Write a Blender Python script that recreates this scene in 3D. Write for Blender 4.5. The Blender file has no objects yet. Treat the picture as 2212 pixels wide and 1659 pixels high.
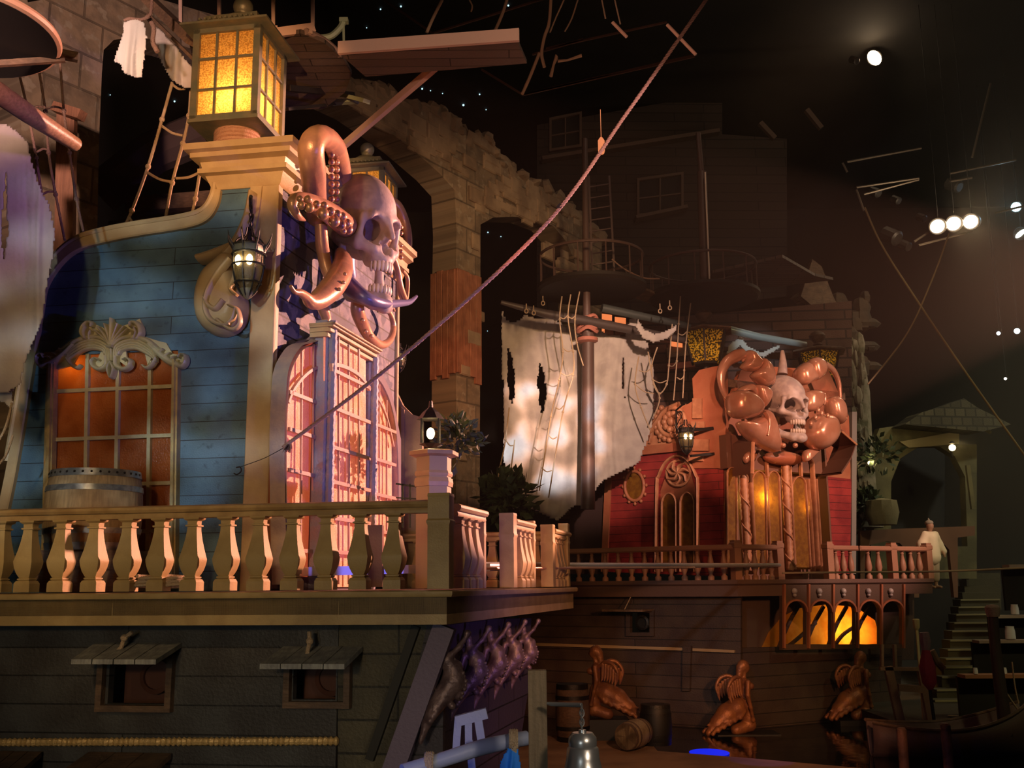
import bpy, math, random
import numpy as np
from mathutils import Vector, Matrix
from mathutils.geometry import tessellate_polygon
random.seed(7); rng = np.random.default_rng(7)
R = math.radians
SC = bpy.context.scene
COL = SC.collection
# ------------------------------------------------------------------ camera
F = 2250.0; CX, CY = 1106.0, 829.5
PITCH = math.atan(435.0/F); ROLL = 0.009
HCAM = 3.2
YS = 1.35   # depth scale of the survey
cam = bpy.data.cameras.new('camera'); camo = bpy.data.objects.new('camera', cam); COL.objects.link(camo)
cam.sensor_fit = 'HORIZONTAL'; cam.sensor_width = 36.0; cam.lens = F/2212.0*36.0
cam.clip_start = 0.05; cam.clip_end = 200
CAMROT = Matrix.Rotation(R(90)+PITCH, 3, 'X') @ Matrix.Rotation(-ROLL, 3, 'Z')
camo.matrix_world = Matrix.Translation((0, 0, HCAM)) @ CAMROT.to_4x4()
SC.camera = camo
CAM = Vector((0, 0, HCAM))
# ------------------------------------------------------------------ view, world
SC.view_settings.view_transform = 'Standard'; SC.view_settings.look = 'None'
SC.view_settings.gamma = 1.0; SC.view_settings.use_curve_mapping = False
SC.view_settings.exposure = 0.0
SC.cycles.max_bounces = 5; SC.cycles.diffuse_bounces = 3; SC.cycles.glossy_bounces = 3
SC.cycles.transmission_bounces = 3; SC.cycles.volume_bounces = 0; SC.cycles.transparent_max_bounces = 8
SC.cycles.sample_clamp_indirect = 3.0; SC.cycles.use_denoising = True
SC.cycles.caustics_reflective = False; SC.cycles.caustics_refractive = False
W = bpy.data.worlds.new('world'); SC.world = W; W.use_nodes = True
W.node_tree.nodes['Background'].inputs[0].default_value = (0.9, 0.62, 0.42, 1)
W.node_tree.nodes['Background'].inputs[1].default_value = 0.0085

def ray(px, py):
    d = CAMROT @ Vector(((px-CX)/F, -(py-CY)/F, -1.0))
    return d
def P(px, py, Y):
    Y = Y*YS; d = ray(px, py); return CAM + d*(Y/d.y)
def Pz(px, py, z):
    d = ray(px, py); return CAM + d*((z-HCAM)/d.z)
def pxm(Y, py=1262):          # pixels per metre at world depth Y on row py
    d = ray(1106, py); s = Y/d.y
    return F/s

def pxn(Y, py=1262): return pxm(Y*YS, py)
# ------------------------------------------------------------------ lights
def spot(name, loc, tgt, energy, color, size=30, blend=0.5, radius=0.15, gobo=None, gcol=None, contrast=(0.4, 0.6), stretch=(1,1,1), vol=1.0):
    L = bpy.data.lights.new(name, 'SPOT'); o = bpy.data.objects.new(name, L); COL.objects.link(o)
    o.location = loc; d = Vector(tgt)-Vector(loc); o.rotation_euler = d.to_track_quat('-Z', 'Y').to_euler()
    L.energy = energy; L.color = color; L.spot_size = R(size); L.spot_blend = blend; L.shadow_soft_size = radius
    try: L.cycles.use_multiple_importance_sampling = False
    except Exception: pass
    if gobo:
        L.use_nodes = True; nt = L.node_tree; em = nt.nodes['Emission']
        tc = nt.nodes.new('ShaderNodeTexCoord'); mp = nt.nodes.new('ShaderNodeMapping'); mp.inputs['Scale'].default_value = stretch
        nz = nt.nodes.new('ShaderNodeTexNoise'); nz.inputs['Scale'].default_value = gobo; nz.inputs['Detail'].default_value = 1.0
        rp = nt.nodes.new('ShaderNodeValToRGB'); rp.color_ramp.elements[0].position = contrast[0]; rp.color_ramp.elements[1].position = contrast[1]
        if gcol:
            rp.color_ramp.elements[0].color = (*gcol[0], 1); rp.color_ramp.elements[1].color = (*gcol[1], 1)
            if len(gcol) > 2:
                e = rp.color_ramp.elements.new((contrast[0]+contrast[1])/2); e.color = (*gcol[2], 1)
        nt.links.new(tc.outputs['Normal'], mp.inputs['Vector']); nt.links.new(mp.outputs[0], nz.inputs['Vector'])
        nt.links.new(nz.outputs['Fac'], rp.inputs[0]); nt.links.new(rp.outputs[0], em.inputs['Color'])
    return o
def point(name, loc, energy, color, radius=0.05):
    L = bpy.data.lights.new(name, 'POINT'); o = bpy.data.objects.new(name, L); COL.objects.link(o)
    o.location = loc; L.energy = energy; L.color = color; L.shadow_soft_size = radius
    return o
# stage lighting: warm key from an unseen hall-side spot, low blue, frontal amber, red wash on the far ship; unseen spots added for single pieces
spot('key_warm_right', (14.5, 22.0, 9.8), (-1.1, 13.0, 6.3), 46000, (1, .43, .30), 21.5, .15, .10)
spot('skull_pink', (6.5, 6.5, 9.5), (-1.5, 13.6, 7.0), 2200, (1, .55, .50), 15, .5, .15)
spot('blue_low_right', (7.5, 6.5, 2.6), (-1.0, 12.4, 5.8), 1500, (.22, .18, 1), 34, .7, .2)
spot('front_warm', (-3.5, -4.0, 8.5), (-4.0, 11.0, 5.9), 3000, (1, .66, .32), 32, .6, .3, gobo=11.0, contrast=(.42, .62), gcol=((.22, .2, .18), (1, .95, .9)), stretch=(1, 1.5, 1))
spot('rail_amber', (-2.5, -5.0, 4.6), (-2.6, 9.6, 3.9), 950, (1, .66, .30), 34, .7, .3)
spot('front_dapple', (-5.0, -3.0, 6.0), (-4.4, 11.6, 5.6), 3800, (.60, .80, .95), 20, .6, .15, gobo=12.0, contrast=(.48, .60), stretch=(1, 1.8, 1))
spot('capital_warm', (-1.0, -2.0, 5.0), (-3.2, 11.6, 8.9), 8000, (1, .50, .22), 12, .5, .1)
spot('rag_light', (-2.0, 0.0, 6.0), P(290, 105, 8.6), 1500, (1, .85, .65), 4.5, .4)
spot('left_sail_pink', (1.0, 2.0, 6.0), (-6.9, 11.3, 7.6), 2200, (1, .62, .62), 15, .5, .2, gobo=4.0, contrast=(.4, .6), gcol=((.35, .25, 1), (1, .62, .5)))
spot('left_pillar', (-4.0, 1.0, 7.0), (-7.4, 16, 11.5), 8000, (1, .60, .48), 26, .7, .2)
spot('red_ship_front', (2.0, 3.0, 9.5), P(1640, 880, 18.5), 14000, (1, .42, .24), 12.5, .5, .2)
spot('red_ship_right', (17, 12.0, 11.0), (8.5, 25.5, 6.0), 12500, (1, .56, .44), 24, .5, .2)
spot('arch_wash', (4.0, 9.5, 9.0), (-.5, 24, 9.5), 4200, (1, .58, .28), 36, .7, .4)
spot('pillar_red', (1.0, 6.0, 6.0), (-1.3, 23, 7.6), 2600, (1, .25, .12), 9, .4, .2)
spot('sail_wash', (4.0, 4.0, 9.5), (2.6, 24, 7.8), 15000, (1, .62, .48), 15, .5, .15)
spot('sail_dapple', (4.0, 4.0, 7.0), P(1185, 930, 18.9), 30000, (1, 1, 1), 9, .5, .1, gobo=26.0, contrast=(.44, .58), gcol=((.12, .06, .04), (.75, .85, 1), (1, .55, .38)))
spot('lower_dim', (-3.0, -3.0, 2.8), (-2.5, 9.4, 2.2), 380, (.75, .85, .88), 50, .7, 1.0)
spot('dock_warm', (3.0, 4.0, 6.0), (2.0, 16, .3), 2400, (1, .45, .22), 40, .7, .3)
spot('statue_warm', (6.0, 10.0, 4.5), (4.5, 23, 1.2), 2400, (1, .42, .16), 30, .7, .3)
spot('pool_blue', (5.2, 12.0, 9.0), (4.1, 18.6, 0.0), 700, (.03, .03, 1), 6, .3, .05)
spot('house_olive', (14, 8, 14.0), (14, 30, 3.0), 3400, (1, .88, .55), 60, .8, .5, gobo=14.0, contrast=(.42, .6), gcol=((.25, .22, .15), (1, .95, .7)))
spot('rig_warm', (1, 6, 4.0), (3.0, 22, 13.0), 1100, (1, .52, .34), 46, .8, .3)
spot('platform_edge', (2.0, 3.0, 7.0), (-.9, 12.2, 9.7), 1400, (1, .62, .42), 18, .5, .1)
spot('wall_wash', (6, 18, 20.0), (6, 48, 9.0), 500, (1, .7, .5), 120, .9, .5)
for x_, n_ in ((2025, 489), (2060, 483), (2097, 479)): point('lamp_glow', P(x_, n_, 21.6), 60, (1, .72, .45), .1)
point('lamp_glow', P(1889, 125, 23.6), 40, (1, .72, .45), .1); point('lamp_glow', P(2195, 447, 23.6), 25, (.5, .8, 1), .1)
spot('gangway_light', (-1.5, 4, 7.5), (2.5, 19, 3.4), 1500, (.9, .92, 1), 10, .6, .2)
spot('bell_light', (3.0, 1.5, 4.5), (.5, 6.0, 2.2), 340, (1, .8, .6), 30, .6, .3)
spot('blue_pole_light', (-3.0, 3.0, 3.0), (-.7, 7.0, 1.8), 220, (.12, .18, 1), 20, .7, .2)
spot('yard_light', (7.0, 9, 11), P(1660, 738, 21.6), 5000, (.8, .95, 1), 6, .6, .1)
spot('purple_side', (6.5, 3.0, 2.2), (.3, 12.0, 2.9), 800, (.52, .30, 1), 22, .6, .15)
spot('gallery_tan', (3, 6, 7), P(888, 980, 11.5), 900, (1, .62, .36), 5, .5, .1)
spot('person_light', (15.5, 19, 8.5), P(2022, 1190, 20.2), 900, (1, .80, .50), 6, .6, .1)
spot('haze_wash', (24, 24, 19.0), (17, 34, 4.0), 5000, (.95, .9, .62), 70, .9, .5)
# ------------------------------------------------------------------ materials
def M(name, col, rough=0.6, metal=0.0, col2=None, ns=4.0, mixr=(0.4, 0.6), bump=0.0, bs=30.0, bd=4.0, emit=None, es=0.0,
      planks=None, uv=False, col3=None, ns3=20, r3=(0.55, 0.62), grain=False, trans=0.0, stretch=None, spec=0.5, alpha=None, coat=0.0, sheen=0.0):
    m = bpy.data.materials.new(name); m.use_nodes = True; nt = m.node_tree; N = nt.nodes; Lk = nt.links
    b = N['Principled BSDF']; b.inputs['Roughness'].default_value = rough; b.inputs['Metallic'].default_value = metal
    b.inputs['Specular IOR Level'].default_value = spec
    if coat: b.inputs['Coat Weight'].default_value = coat
    tc = N.new('ShaderNodeTexCoord'); vec = tc.outputs['UV' if uv else 'Object']
    mp = N.new('ShaderNodeMapping'); Lk.new(vec, mp.inputs['Vector'])
    if stretch: mp.inputs['Scale'].default_value = stretch
    cur = None; c0 = (*col, 1)
    def noise(scale, detail=4.0, v=None):
        n = N.new('ShaderNodeTexNoise'); n.inputs['Scale'].default_value = scale; n.inputs['Detail'].default_value = detail
        Lk.new(v or mp.outputs[0], n.inputs['Vector']); return n
    def ramp(fac, a, bb, ca, cb):
        r = N.new('ShaderNodeValToRGB'); r.color_ramp.elements[0].position = a; r.color_ramp.elements[1].position = bb
        r.color_ramp.elements[0].color = ca; r.color_ramp.elements[1].color = cb
        Lk.new(fac, r.inputs[0]); return r
    def mix(fac, a, bb, mode='MIX'):
        x = N.new('ShaderNodeMix'); x.data_type = 'RGBA'; x.blend_type = mode
        if hasattr(fac, 'default_value') or hasattr(fac, 'links'): Lk.new(fac, x.inputs[0])
        else: x.inputs[0].default_value = fac
        for i, v in ((6, a), (7, bb)):
            if isinstance(v, tuple): x.inputs[i].default_value = v
            else: Lk.new(v, x.inputs[i])
        return x.outputs[2]
    cur = c0
    if col2:
        n = noise(ns); cur = ramp(n.outputs['Fac'], mixr[0], mixr[1], c0, (*col2, 1)).outputs[0]
    if col3:
        n = noise(ns3, 8); f = ramp(n.outputs['Fac'], r3[0], r3[1], (0,0,0,1), (1,1,1,1)).outputs[0]
        cur = mix(f, cur, (*col3, 1))
    heights = []
    if planks:
        br = N.new('ShaderNodeTexBrick'); br.inputs['Scale'].default_value = 1.0
        br.inputs['Brick Width'].default_value = planks.get('w', 2.0); br.inputs['Row Height'].default_value = planks.get('h', 0.2)
        br.inputs['Mortar Size'].default_value = planks.get('g', 0.006); br.inputs['Mortar Smooth'].default_value = 0.2
        br.offset = planks.get('off', 0.37); br.offset_frequency = 2
        br.inputs['Color1'].default_value = (1,1,1,1); v = planks.get('var', 0.75); br.inputs['Color2'].default_value = (v, v, v, 1)
        d = planks.get('dark', 0.12); br.inputs['Mortar'].default_value = (d, d, d, 1)
        Lk.new(mp.outputs[0], br.inputs['Vector'])
        cur = mix(1.0, cur, br.outputs['Color'], 'MULTIPLY')
        inv = N.new('ShaderNodeMath'); inv.operation = 'SUBTRACT'; inv.inputs[0].default_value = 1.0; Lk.new(br.outputs['Fac'], inv.inputs[1])
        heights.append((inv.outputs[0], planks.get('b', 0.6)))
    if grain:
        mp2 = N.new('ShaderNodeMapping'); Lk.new(vec, mp2.inputs['Vector']); mp2.inputs['Scale'].default_value = grain if isinstance(grain, tuple) else (1, 14, 14)
        n = noise(3.0, 6, mp2.outputs[0]); g = ramp(n.outputs['Fac'], 0.3, 0.7, (0.6, 0.6, 0.6, 1), (1, 1, 1, 1)).outputs[0]
        cur = mix(1.0, cur, g, 'MULTIPLY'); heights.append((n.outputs['Fac'], 0.3))
    if bump:
        n = noise(bs, bd); heights.append((n.outputs['Fac'], 1.0))
    if heights:
        prev = None
        for h, w in heights:
            bp = N.new('ShaderNodeBump'); bp.inputs['Strength'].default_value = min(1.0, w*(bump if bump else 0.5)); bp.inputs['Distance'].default_value = 0.02
            Lk.new(h, bp.inputs['Height'])
            if prev: Lk.new(prev, bp.inputs['Normal'])
            prev = bp.outputs[0]
        Lk.new(prev, b.inputs['Normal'])
    if isinstance(cur, tuple): b.inputs['Base Color'].default_value = cur
    else: Lk.new(cur, b.inputs['Base Color'])
    if emit:
        b.inputs['Emission Color'].default_value = (*emit, 1); b.inputs['Emission Strength'].default_value = es
    if trans:
        tr = N.new('ShaderNodeBsdfTranslucent'); ms = N.new('ShaderNodeMixShader'); ms.inputs[0].default_value = trans
        if isinstance(cur, tuple): tr.inputs[0].default_value = cur
        else: Lk.new(cur, tr.inputs[0])
        Lk.new(b.outputs[0], ms.inputs[1]); Lk.new(tr.outputs[0], ms.inputs[2]); Lk.new(ms.outputs[0], N['Material Output'].inputs[0])
    return m

# ------------------------------------------------------------------ objects
def tag(o, label=None, cat=None, group=None, kind=None):
    if label: o['label'] = label
    if cat: o['category'] = cat
    if group: o['group'] = group
    if kind: o['kind'] = kind
    return o
def thing(name, loc, label, cat, group=None):
    o = bpy.data.objects.new(name, None); COL.objects.link(o); o.location = loc; o.empty_display_size = 0.1
    return tag(o, label, cat, group)
def wloc(o):
    v = Vector((0, 0, 0))
    while o: v += o.location; o = o.parent
    return v
def copy_tree(o, parent=None):
    c = o.copy(); COL.objects.link(c); c.parent = parent
    for ch in list(o.children): copy_tree(ch, c)
    return c

class Pl:
    """vertical plane through p0; az = heading of u (0 = +Y, 90 = +X); n = u x v faces the viewer's side"""
    def __init__(s, p0, az, tilt=0):
        s.p0 = Vector(p0); a = R(az); s.u = Vector((math.sin(a), math.cos(a), 0)); s.v = Vector((0, 0, 1)); s.n = s.u.cross(s.v)
        if tilt:
            q = Matrix.Rotation(R(tilt), 3, s.u); s.v = q @ s.v; s.n = q @ s.n
    def off(s, d):
        q = Pl.__new__(Pl); q.p0 = s.p0+s.n*d; q.u = s.u; q.v = s.v; q.n = s.n; return q
    def hit(s, px, py):
        d = ray(px, py); t = (s.p0-CAM).dot(s.n)/d.dot(s.n); return CAM+d*t
    def uv(s, px, py):
        w = s.hit(px, py)-s.p0; return (w.dot(s.u), w.dot(s.v))
    def W(s, u, v, o=0.0): return s.p0+s.u*u+s.v*v+s.n*o
    def rot(s): return Matrix((s.u, s.v, s.n)).transposed()

def circ(n, r=1.0, ph=0.0): return [(r*math.cos(2*math.pi*i/n+ph), r*math.sin(2*math.pi*i/n+ph)) for i in range(n)]
def smooth(pts, n=6, closed=False):
    """Catmull-Rom through points (tuples or Vectors)"""
    A = [np.array(p, float) for p in pts]; out = []
    m = len(A); rng_ = range(m if closed else m-1)
    for i in rng_:
        if closed: p0, p1, p2, p3 = A[(i-1) % m], A[i], A[(i+1) % m], A[(i+2) % m]
        else: p0, p1, p2, p3 = A[max(i-1, 0)], A[i], A[i+1], A[min(i+2, m-1)]
        for k in range(n):
            t = k/n; out.append(0.5*((2*p1)+(-p0+p2)*t+(2*p0-5*p1+4*p2-p3)*t*t+(-p0+3*p1-3*p2+p3)*t**3))
    if not closed: out.append(A[-1])
    return [tuple(p) for p in out]

class MB:
    def __init__(s): s.v = []; s.f = []; s.uvs = {}
    def add(s, vs, fs, uv=None):
        b = len(s.v); s.v += [Vector(x) for x in vs]; s.f += [tuple(i+b for i in f) for f in fs]
        if uv:
            for i, c in enumerate(uv): s.uvs[b+i] = c
        return s
    def box(s, c, size, rot=None):
        x, y, z = [a/2 for a in size]; c = Vector(c)
        vs = [Vector((i*x, j*y, k*z)) for k in (-1, 1) for j in (-1, 1) for i in (-1, 1)]
        if rot is not None: vs = [rot @ v for v in vs]
        return s.add([c+v for v in vs], [(0,2,3,1),(4,5,7,6),(0,1,5,4),(2,6,7,3),(0,4,6,2),(1,3,7,5)])
    def pbox(s, pl, u0, u1, v0, v1, o0, o1, bev=0.0):
        """box in plane coordinates"""
        b = min(bev, abs(u1-u0)/2.2, abs(v1-v0)/2.2)
        if b <= 0:
            vs = [pl.W(u, v, o) for o in (o0, o1) for v in (v0, v1) for u in (u0, u1)]
            uv = [(u, v) for o in (o0, o1) for v in (v0, v1) for u in (u0, u1)]
            return s.add(vs, [(0,2,3,1),(4,5,7,6),(0,1,5,4),(2,6,7,3),(0,4,6,2),(1,3,7,5)], uv)
        rings = [(0, o0), (0, o1-b), (b, o1)]; vs = []; uv = []
        for e, o in rings:
            for (u, v) in ((u0+e, v0+e), (u1-e, v0+e), (u1-e, v1-e), (u0+e, v1-e)): vs.append(pl.W(u, v, o)); uv.append((u, v))
        fs = [(3,2,1,0), (8,9,10,11)]
        for r in (0, 4):
            for i in range(4): j = (i+1) % 4; fs.append((r+i, r+j, r+4+j, r+4+i))
        return s.add(vs, fs, uv)
    def bar(s, a, b, w, h=None, up=(0, 0, 1)):
        a = Vector(a); b = Vector(b); h = h or w; d = (b-a); L = d.length; d.normalize(); up = Vector(up)
        if abs(d.dot(up)) > .98: up = Vector((0, 1, 0))
        x = d.cross(up).normalized(); z = x.cross(d)
        vs = [p+x*(i*w/2)+z*(k*h/2) for p in (a, b) for k in (-1, 1) for i in (-1, 1)]
        return s.add(vs, [(0,1,3,2),(4,6,7,5),(0,4,5,1),(2,3,7,6),(0,2,6,4),(1,5,7,3)])
    def tube(s, path, r, n=10, caps=True, flat=None, closed=False):
        P_ = [Vector(p) for p in path]; m = len(P_)
        rr = [r]*m if not isinstance(r, (list, tuple)) else ([float(np.interp(i/(m-1), np.linspace(0, 1, len(r)), r)) for i in range(m)])
        T = [(P_[min(i+1, m-1)]-P_[max(i-1, 0)]).normalized() for i in range(m)]
        if closed: T[0] = T[-1] = (P_[1]-P_[-2]).normalized()
        t0 = T[0]; ref = Vector((0, 0, 1)) if abs(t0.z) < .9 else Vector((1, 0, 0))
        if flat is not None: ref = Vector(flat[0])
        X = t0.cross(ref).normalized(); vs = []; fs = []
        for i in range(m):
            if i:
                X = X-T[i]*X.dot(T[i]); X = X.normalized() if X.length > 1e-6 else T[i].orthogonal().normalized()
            if flat is not None: X = T[i].cross(ref); X = X.normalized() if X.length > 1e-6 else T[i].orthogonal().normalized()
            Y = T[i].cross(X)
            k = flat[1] if flat is not None else 1.0
            for j in range(n):
                a = 2*math.pi*j/n; vs.append(P_[i]+X*(math.cos(a)*rr[i])+Y*(math.sin(a)*rr[i]*k))
        for i in range(m-1):
            for j in range(n): k2 = (j+1) % n; fs.append((i*n+j, i*n+k2, (i+1)*n+k2, (i+1)*n+j))
        if caps and not closed: fs.append(tuple(range(n-1, -1, -1))); fs.append(tuple((m-1)*n+j for j in range(n)))
        return s.add(vs, fs)
    def lathe(s, prof, c, n=24, axis=None, ph=0.0, az=None, sx=1.0):
        """prof: (radius, height) list bottom->top"""
        c = Vector(c); vs = []; fs = []
        rot = Matrix.Identity(3)
        if axis is not None: rot = Vector((0, 0, 1)).rotation_difference(Vector(axis)).to_matrix()
        if az is not None: rot = Matrix.Rotation(-R(az), 3, 'Z')
        for r, h in prof:
            for j in range(n):
                a = 2*math.pi*j/n+ph; vs.append(c+rot @ Vector((r*math.cos(a)*sx, r*math.sin(a), h)))
        m = len(prof)
        for i in range(m-1):
            for j in range(n): k = (j+1) % n; fs.append((i*n+j, i*n+k, (i+1)*n+k, (i+1)*n+j))
        fs.append(tuple(range(n-1, -1, -1))); fs.append(tuple((m-1)*n+j for j in range(n)))
        return s.add(vs, fs)
    def ball(s, c, r, n=14, m=9, rot=None):
        c = Vector(c); r = (r, r, r) if not isinstance(r, (tuple, list)) else r; vs = [Vector((0, 0, -1))]; fs = []
        for i in range(1, m):
            t = math.pi*i/m
            for j in range(n): a = 2*math.pi*j/n; vs.append(Vector((math.sin(t)*math.cos(a), math.sin(t)*math.sin(a), -math.cos(t))))
        vs.append(Vector((0, 0, 1)))
        for j in range(n): k = (j+1) % n; fs.append((0, 1+k, 1+j)); fs.append((len(vs)-1, 1+(m-2)*n+j, 1+(m-2)*n+k))
        for i in range(m-2):
            for j in range(n): k = (j+1) % n; fs.append((1+i*n+j, 1+i*n+k, 1+(i+1)*n+k, 1+(i+1)*n+j))
        vs = [Vector((v.x*r[0], v.y*r[1], v.z*r[2])) for v in vs]
        if rot is not None: vs = [rot @ v for v in vs]
        return s.add([c+v for v in vs], fs)
    def sheet(s, outline, pl, o, uvspace=False): return s.prism(outline, pl, o-.01, o, uvspace=uvspace, fo=True)
    def prism(s, outline, pl, o0, o1, holes=(), uvspace=False, bev=0.0, fo=False):
        """outline in px (or uv when uvspace) on plane pl, extruded from o0 to o1 along n"""
        loops = [[(p if uvspace else pl.uv(*p)) for p in outline]]+[[(p if uvspace else pl.uv(*p)) for p in h] for h in holes]
        def area(l): return sum(l[i][0]*l[(i+1) % len(l)][1]-l[(i+1) % len(l)][0]*l[i][1] for i in range(len(l)))
        loops = [l if (area(l) > 0) == (k == 0) else l[::-1] for k, l in enumerate(loops)]
        tri = tessellate_polygon([[Vector((a, b, 0)) for a, b in l] for l in loops])
        flat = [p for l in loops for p in l]; n = len(flat)
        vs = [pl.W(a, b, o0) for a, b in flat]+[pl.W(a, b, o1) for a, b in flat]; uv = flat+flat
        fs = []
        for t in tri:
            a, b, c = [flat[i] for i in t]
            ccw = (b[0]-a[0])*(c[1]-a[1])-(c[0]-a[0])*(b[1]-a[1]) > 0
            t = t if ccw else t[::-1]
            fs.append(tuple(i+n for i in t))
            if not fo: fs.append(tuple(t[::-1]))
        if fo: return s.add([v for v in vs[n:]], [tuple(i-n for i in f) for f in fs], uv[n:])
        b0 = 0
        for l in loops:
            m = len(l)
            for i in range(m): j = (i+1) % m; fs.append((b0+i, b0+j, b0+j+n, b0+i+n))
            b0 += m
        return s.add(vs, fs, uv)
    def ribbon(s, path, w, pl, o0, o1, n=6, sm=True, prof=None):
        """band of pixel width w (number or list) following a px path on plane pl; prof: list of (across -1..1, height 0..1)"""
        pts = smooth(path, n) if sm else path
        q = [np.array(pl.uv(*p[:2])) for p in pts]; m = len(q)
        sc = pxm(pl.hit(*path[len(path)//2][:2]).y, path[len(path)//2][1])
        ww = [w/sc]*m if not isinstance(w, (list, tuple)) else [float(np.interp(i/(m-1), np.linspace(0, 1, len(w)), w))/sc for i in range(m)]
        prof = prof or [(-1, 0), (-1, 1), (1, 1), (1, 0)]
        vs = []; fs = []; uv = []; k = len(prof)
        for i in range(m):
            t = q[min(i+1, m-1)]-q[max(i-1, 0)]; t = t/(np.linalg.norm(t)+1e-9); nn = np.array([-t[1], t[0]])
            for (a, h) in prof:
                c = q[i]+nn*(a*ww[i]/2); vs.append(pl.W(c[0], c[1], o0+(o1-o0)*h)); uv.append((c[0], c[1]))
        for i in range(m-1):
            for j in range(k): j2 = (j+1) % k; fs.append((i*k+j, i*k+j2, (i+1)*k+j2, (i+1)*k+j))
        fs.append(tuple(range(k-1, -1, -1))); fs.append(tuple((m-1)*k+j for j in range(k)))
        return s.add(vs, fs, uv)
    def build(s, name, mat, parent=None, sm=35, label=None):
        o0 = wloc(parent) if parent else Vector((0, 0, 0))
        me = bpy.data.meshes.new(name); me.from_pydata([tuple(v-o0) for v in s.v], [], s.f); me.update()
        if s.uvs:
            L = me.uv_layers.new(name='UVMap'); buf = np.zeros((len(me.loops), 2), np.float32)
            vi = np.zeros(len(me.loops), np.int32); me.loops.foreach_get('vertex_index', vi)
            tab = np.zeros((len(s.v), 2), np.float32)
            for k, c in s.uvs.items(): tab[k] = c
            L.data.foreach_set('uv', tab[vi].ravel())
        if sm:
            me.shade_smooth()
            try: me.set_sharp_from_angle(angle=R(sm))
            except Exception: pass
        if mat: me.materials.append(mat)
        o = bpy.data.objects.new(name, me); COL.objects.link(o)
        if parent: o.parent = parent
        if label: o['label'] = label
        return o
ROUND = [(-1, 0), (-.8, .55), (-.45, .9), (0, 1), (.45, .9), (.8, .55), (1, 0)]
MOULD = [(-1, 0), (-1, .7), (-.75, 1), (-.5, .75), (-.3, .35), (.2, .35), (.45, .8), (.8, 1), (1, .7), (1, 0)]

def cornice(mb, path, prof, closed=False):
    """path: world xy points; prof: (out, z) closed polygon; out = to the right of travel"""
    m = len(path); k = len(prof); vs = []; fs = []
    Q = [Vector((p[0], p[1])) for p in path]
    for i in range(m):
        if closed: a = (Q[i]-Q[i-1]).normalized(); b = (Q[(i+1) % m]-Q[i]).normalized()
        else:
            a = (Q[i]-Q[i-1]).normalized() if i else (Q[1]-Q[0]).normalized()
            b = (Q[i+1]-Q[i]).normalized() if i < m-1 else a
        na = Vector((a.y, -a.x)); nb = Vector((b.y, -b.x)); nn = (na+nb).normalized(); sc = 1/max(.35, nn.dot(na))
        for (o, z) in prof: vs.append((Q[i].x+nn.x*o*sc, Q[i].y+nn.y*o*sc, z))
    for i in range(m if closed else m-1):
        i2 = (i+1) % m
        for j in range(k): j2 = (j+1) % k; fs.append((i*k+j, i2*k+j, i2*k+j2, i*k+j2))
    if not closed: fs.append(tuple(range(k))); fs.append(tuple((m-1)*k+j for j in range(k-1, -1, -1)))
    mb.add(vs, fs); return mb

# ------------------------------------------------------------------ implicit shapes
def Ell(c, r, rot=None):
    c = np.array(c, float); r = np.array(r, float)
    def f(p):
        q = p-c
        if rot is not None: q = q @ np.array(rot)
        k = np.linalg.norm(q/r, axis=-1); k2 = np.linalg.norm(q/(r*r), axis=-1)+1e-9
        return k*(k-1)/k2
    return f
def Cap(a, b, ra, rb=None):
    a = np.array(a, float); b = np.array(b, float); rb = ra if rb is None else rb
    def f(p):
        d = b-a; t = np.clip(((p-a) @ d)/(d @ d+1e-12), 0, 1)
        return np.linalg.norm(p-(a+t[..., None]*d), axis=-1)-(ra+(rb-ra)*t)
    return f
def Chain(pts, rs): return [Cap(pts[i], pts[i+1], rs[i], rs[i+1]) for i in range(len(pts)-1)]
def sdf(adds, subs=(), k=0.03, ks=0.015):
    def f(p):
        d = None
        for a in adds:
            v = a(p)
            if d is None: d = v
            else:
                h = np.clip(0.5+0.5*(v-d)/k, 0, 1); d = d*h+v*(1-h)-k*h*(1-h)
        for a in subs:
            v = -a(p); h = np.clip(0.5+0.5*(v-d)/ks, 0, 1)
            d = v*h+d*(1-h)+ks*h*(1-h)
        return d
    return f
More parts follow.
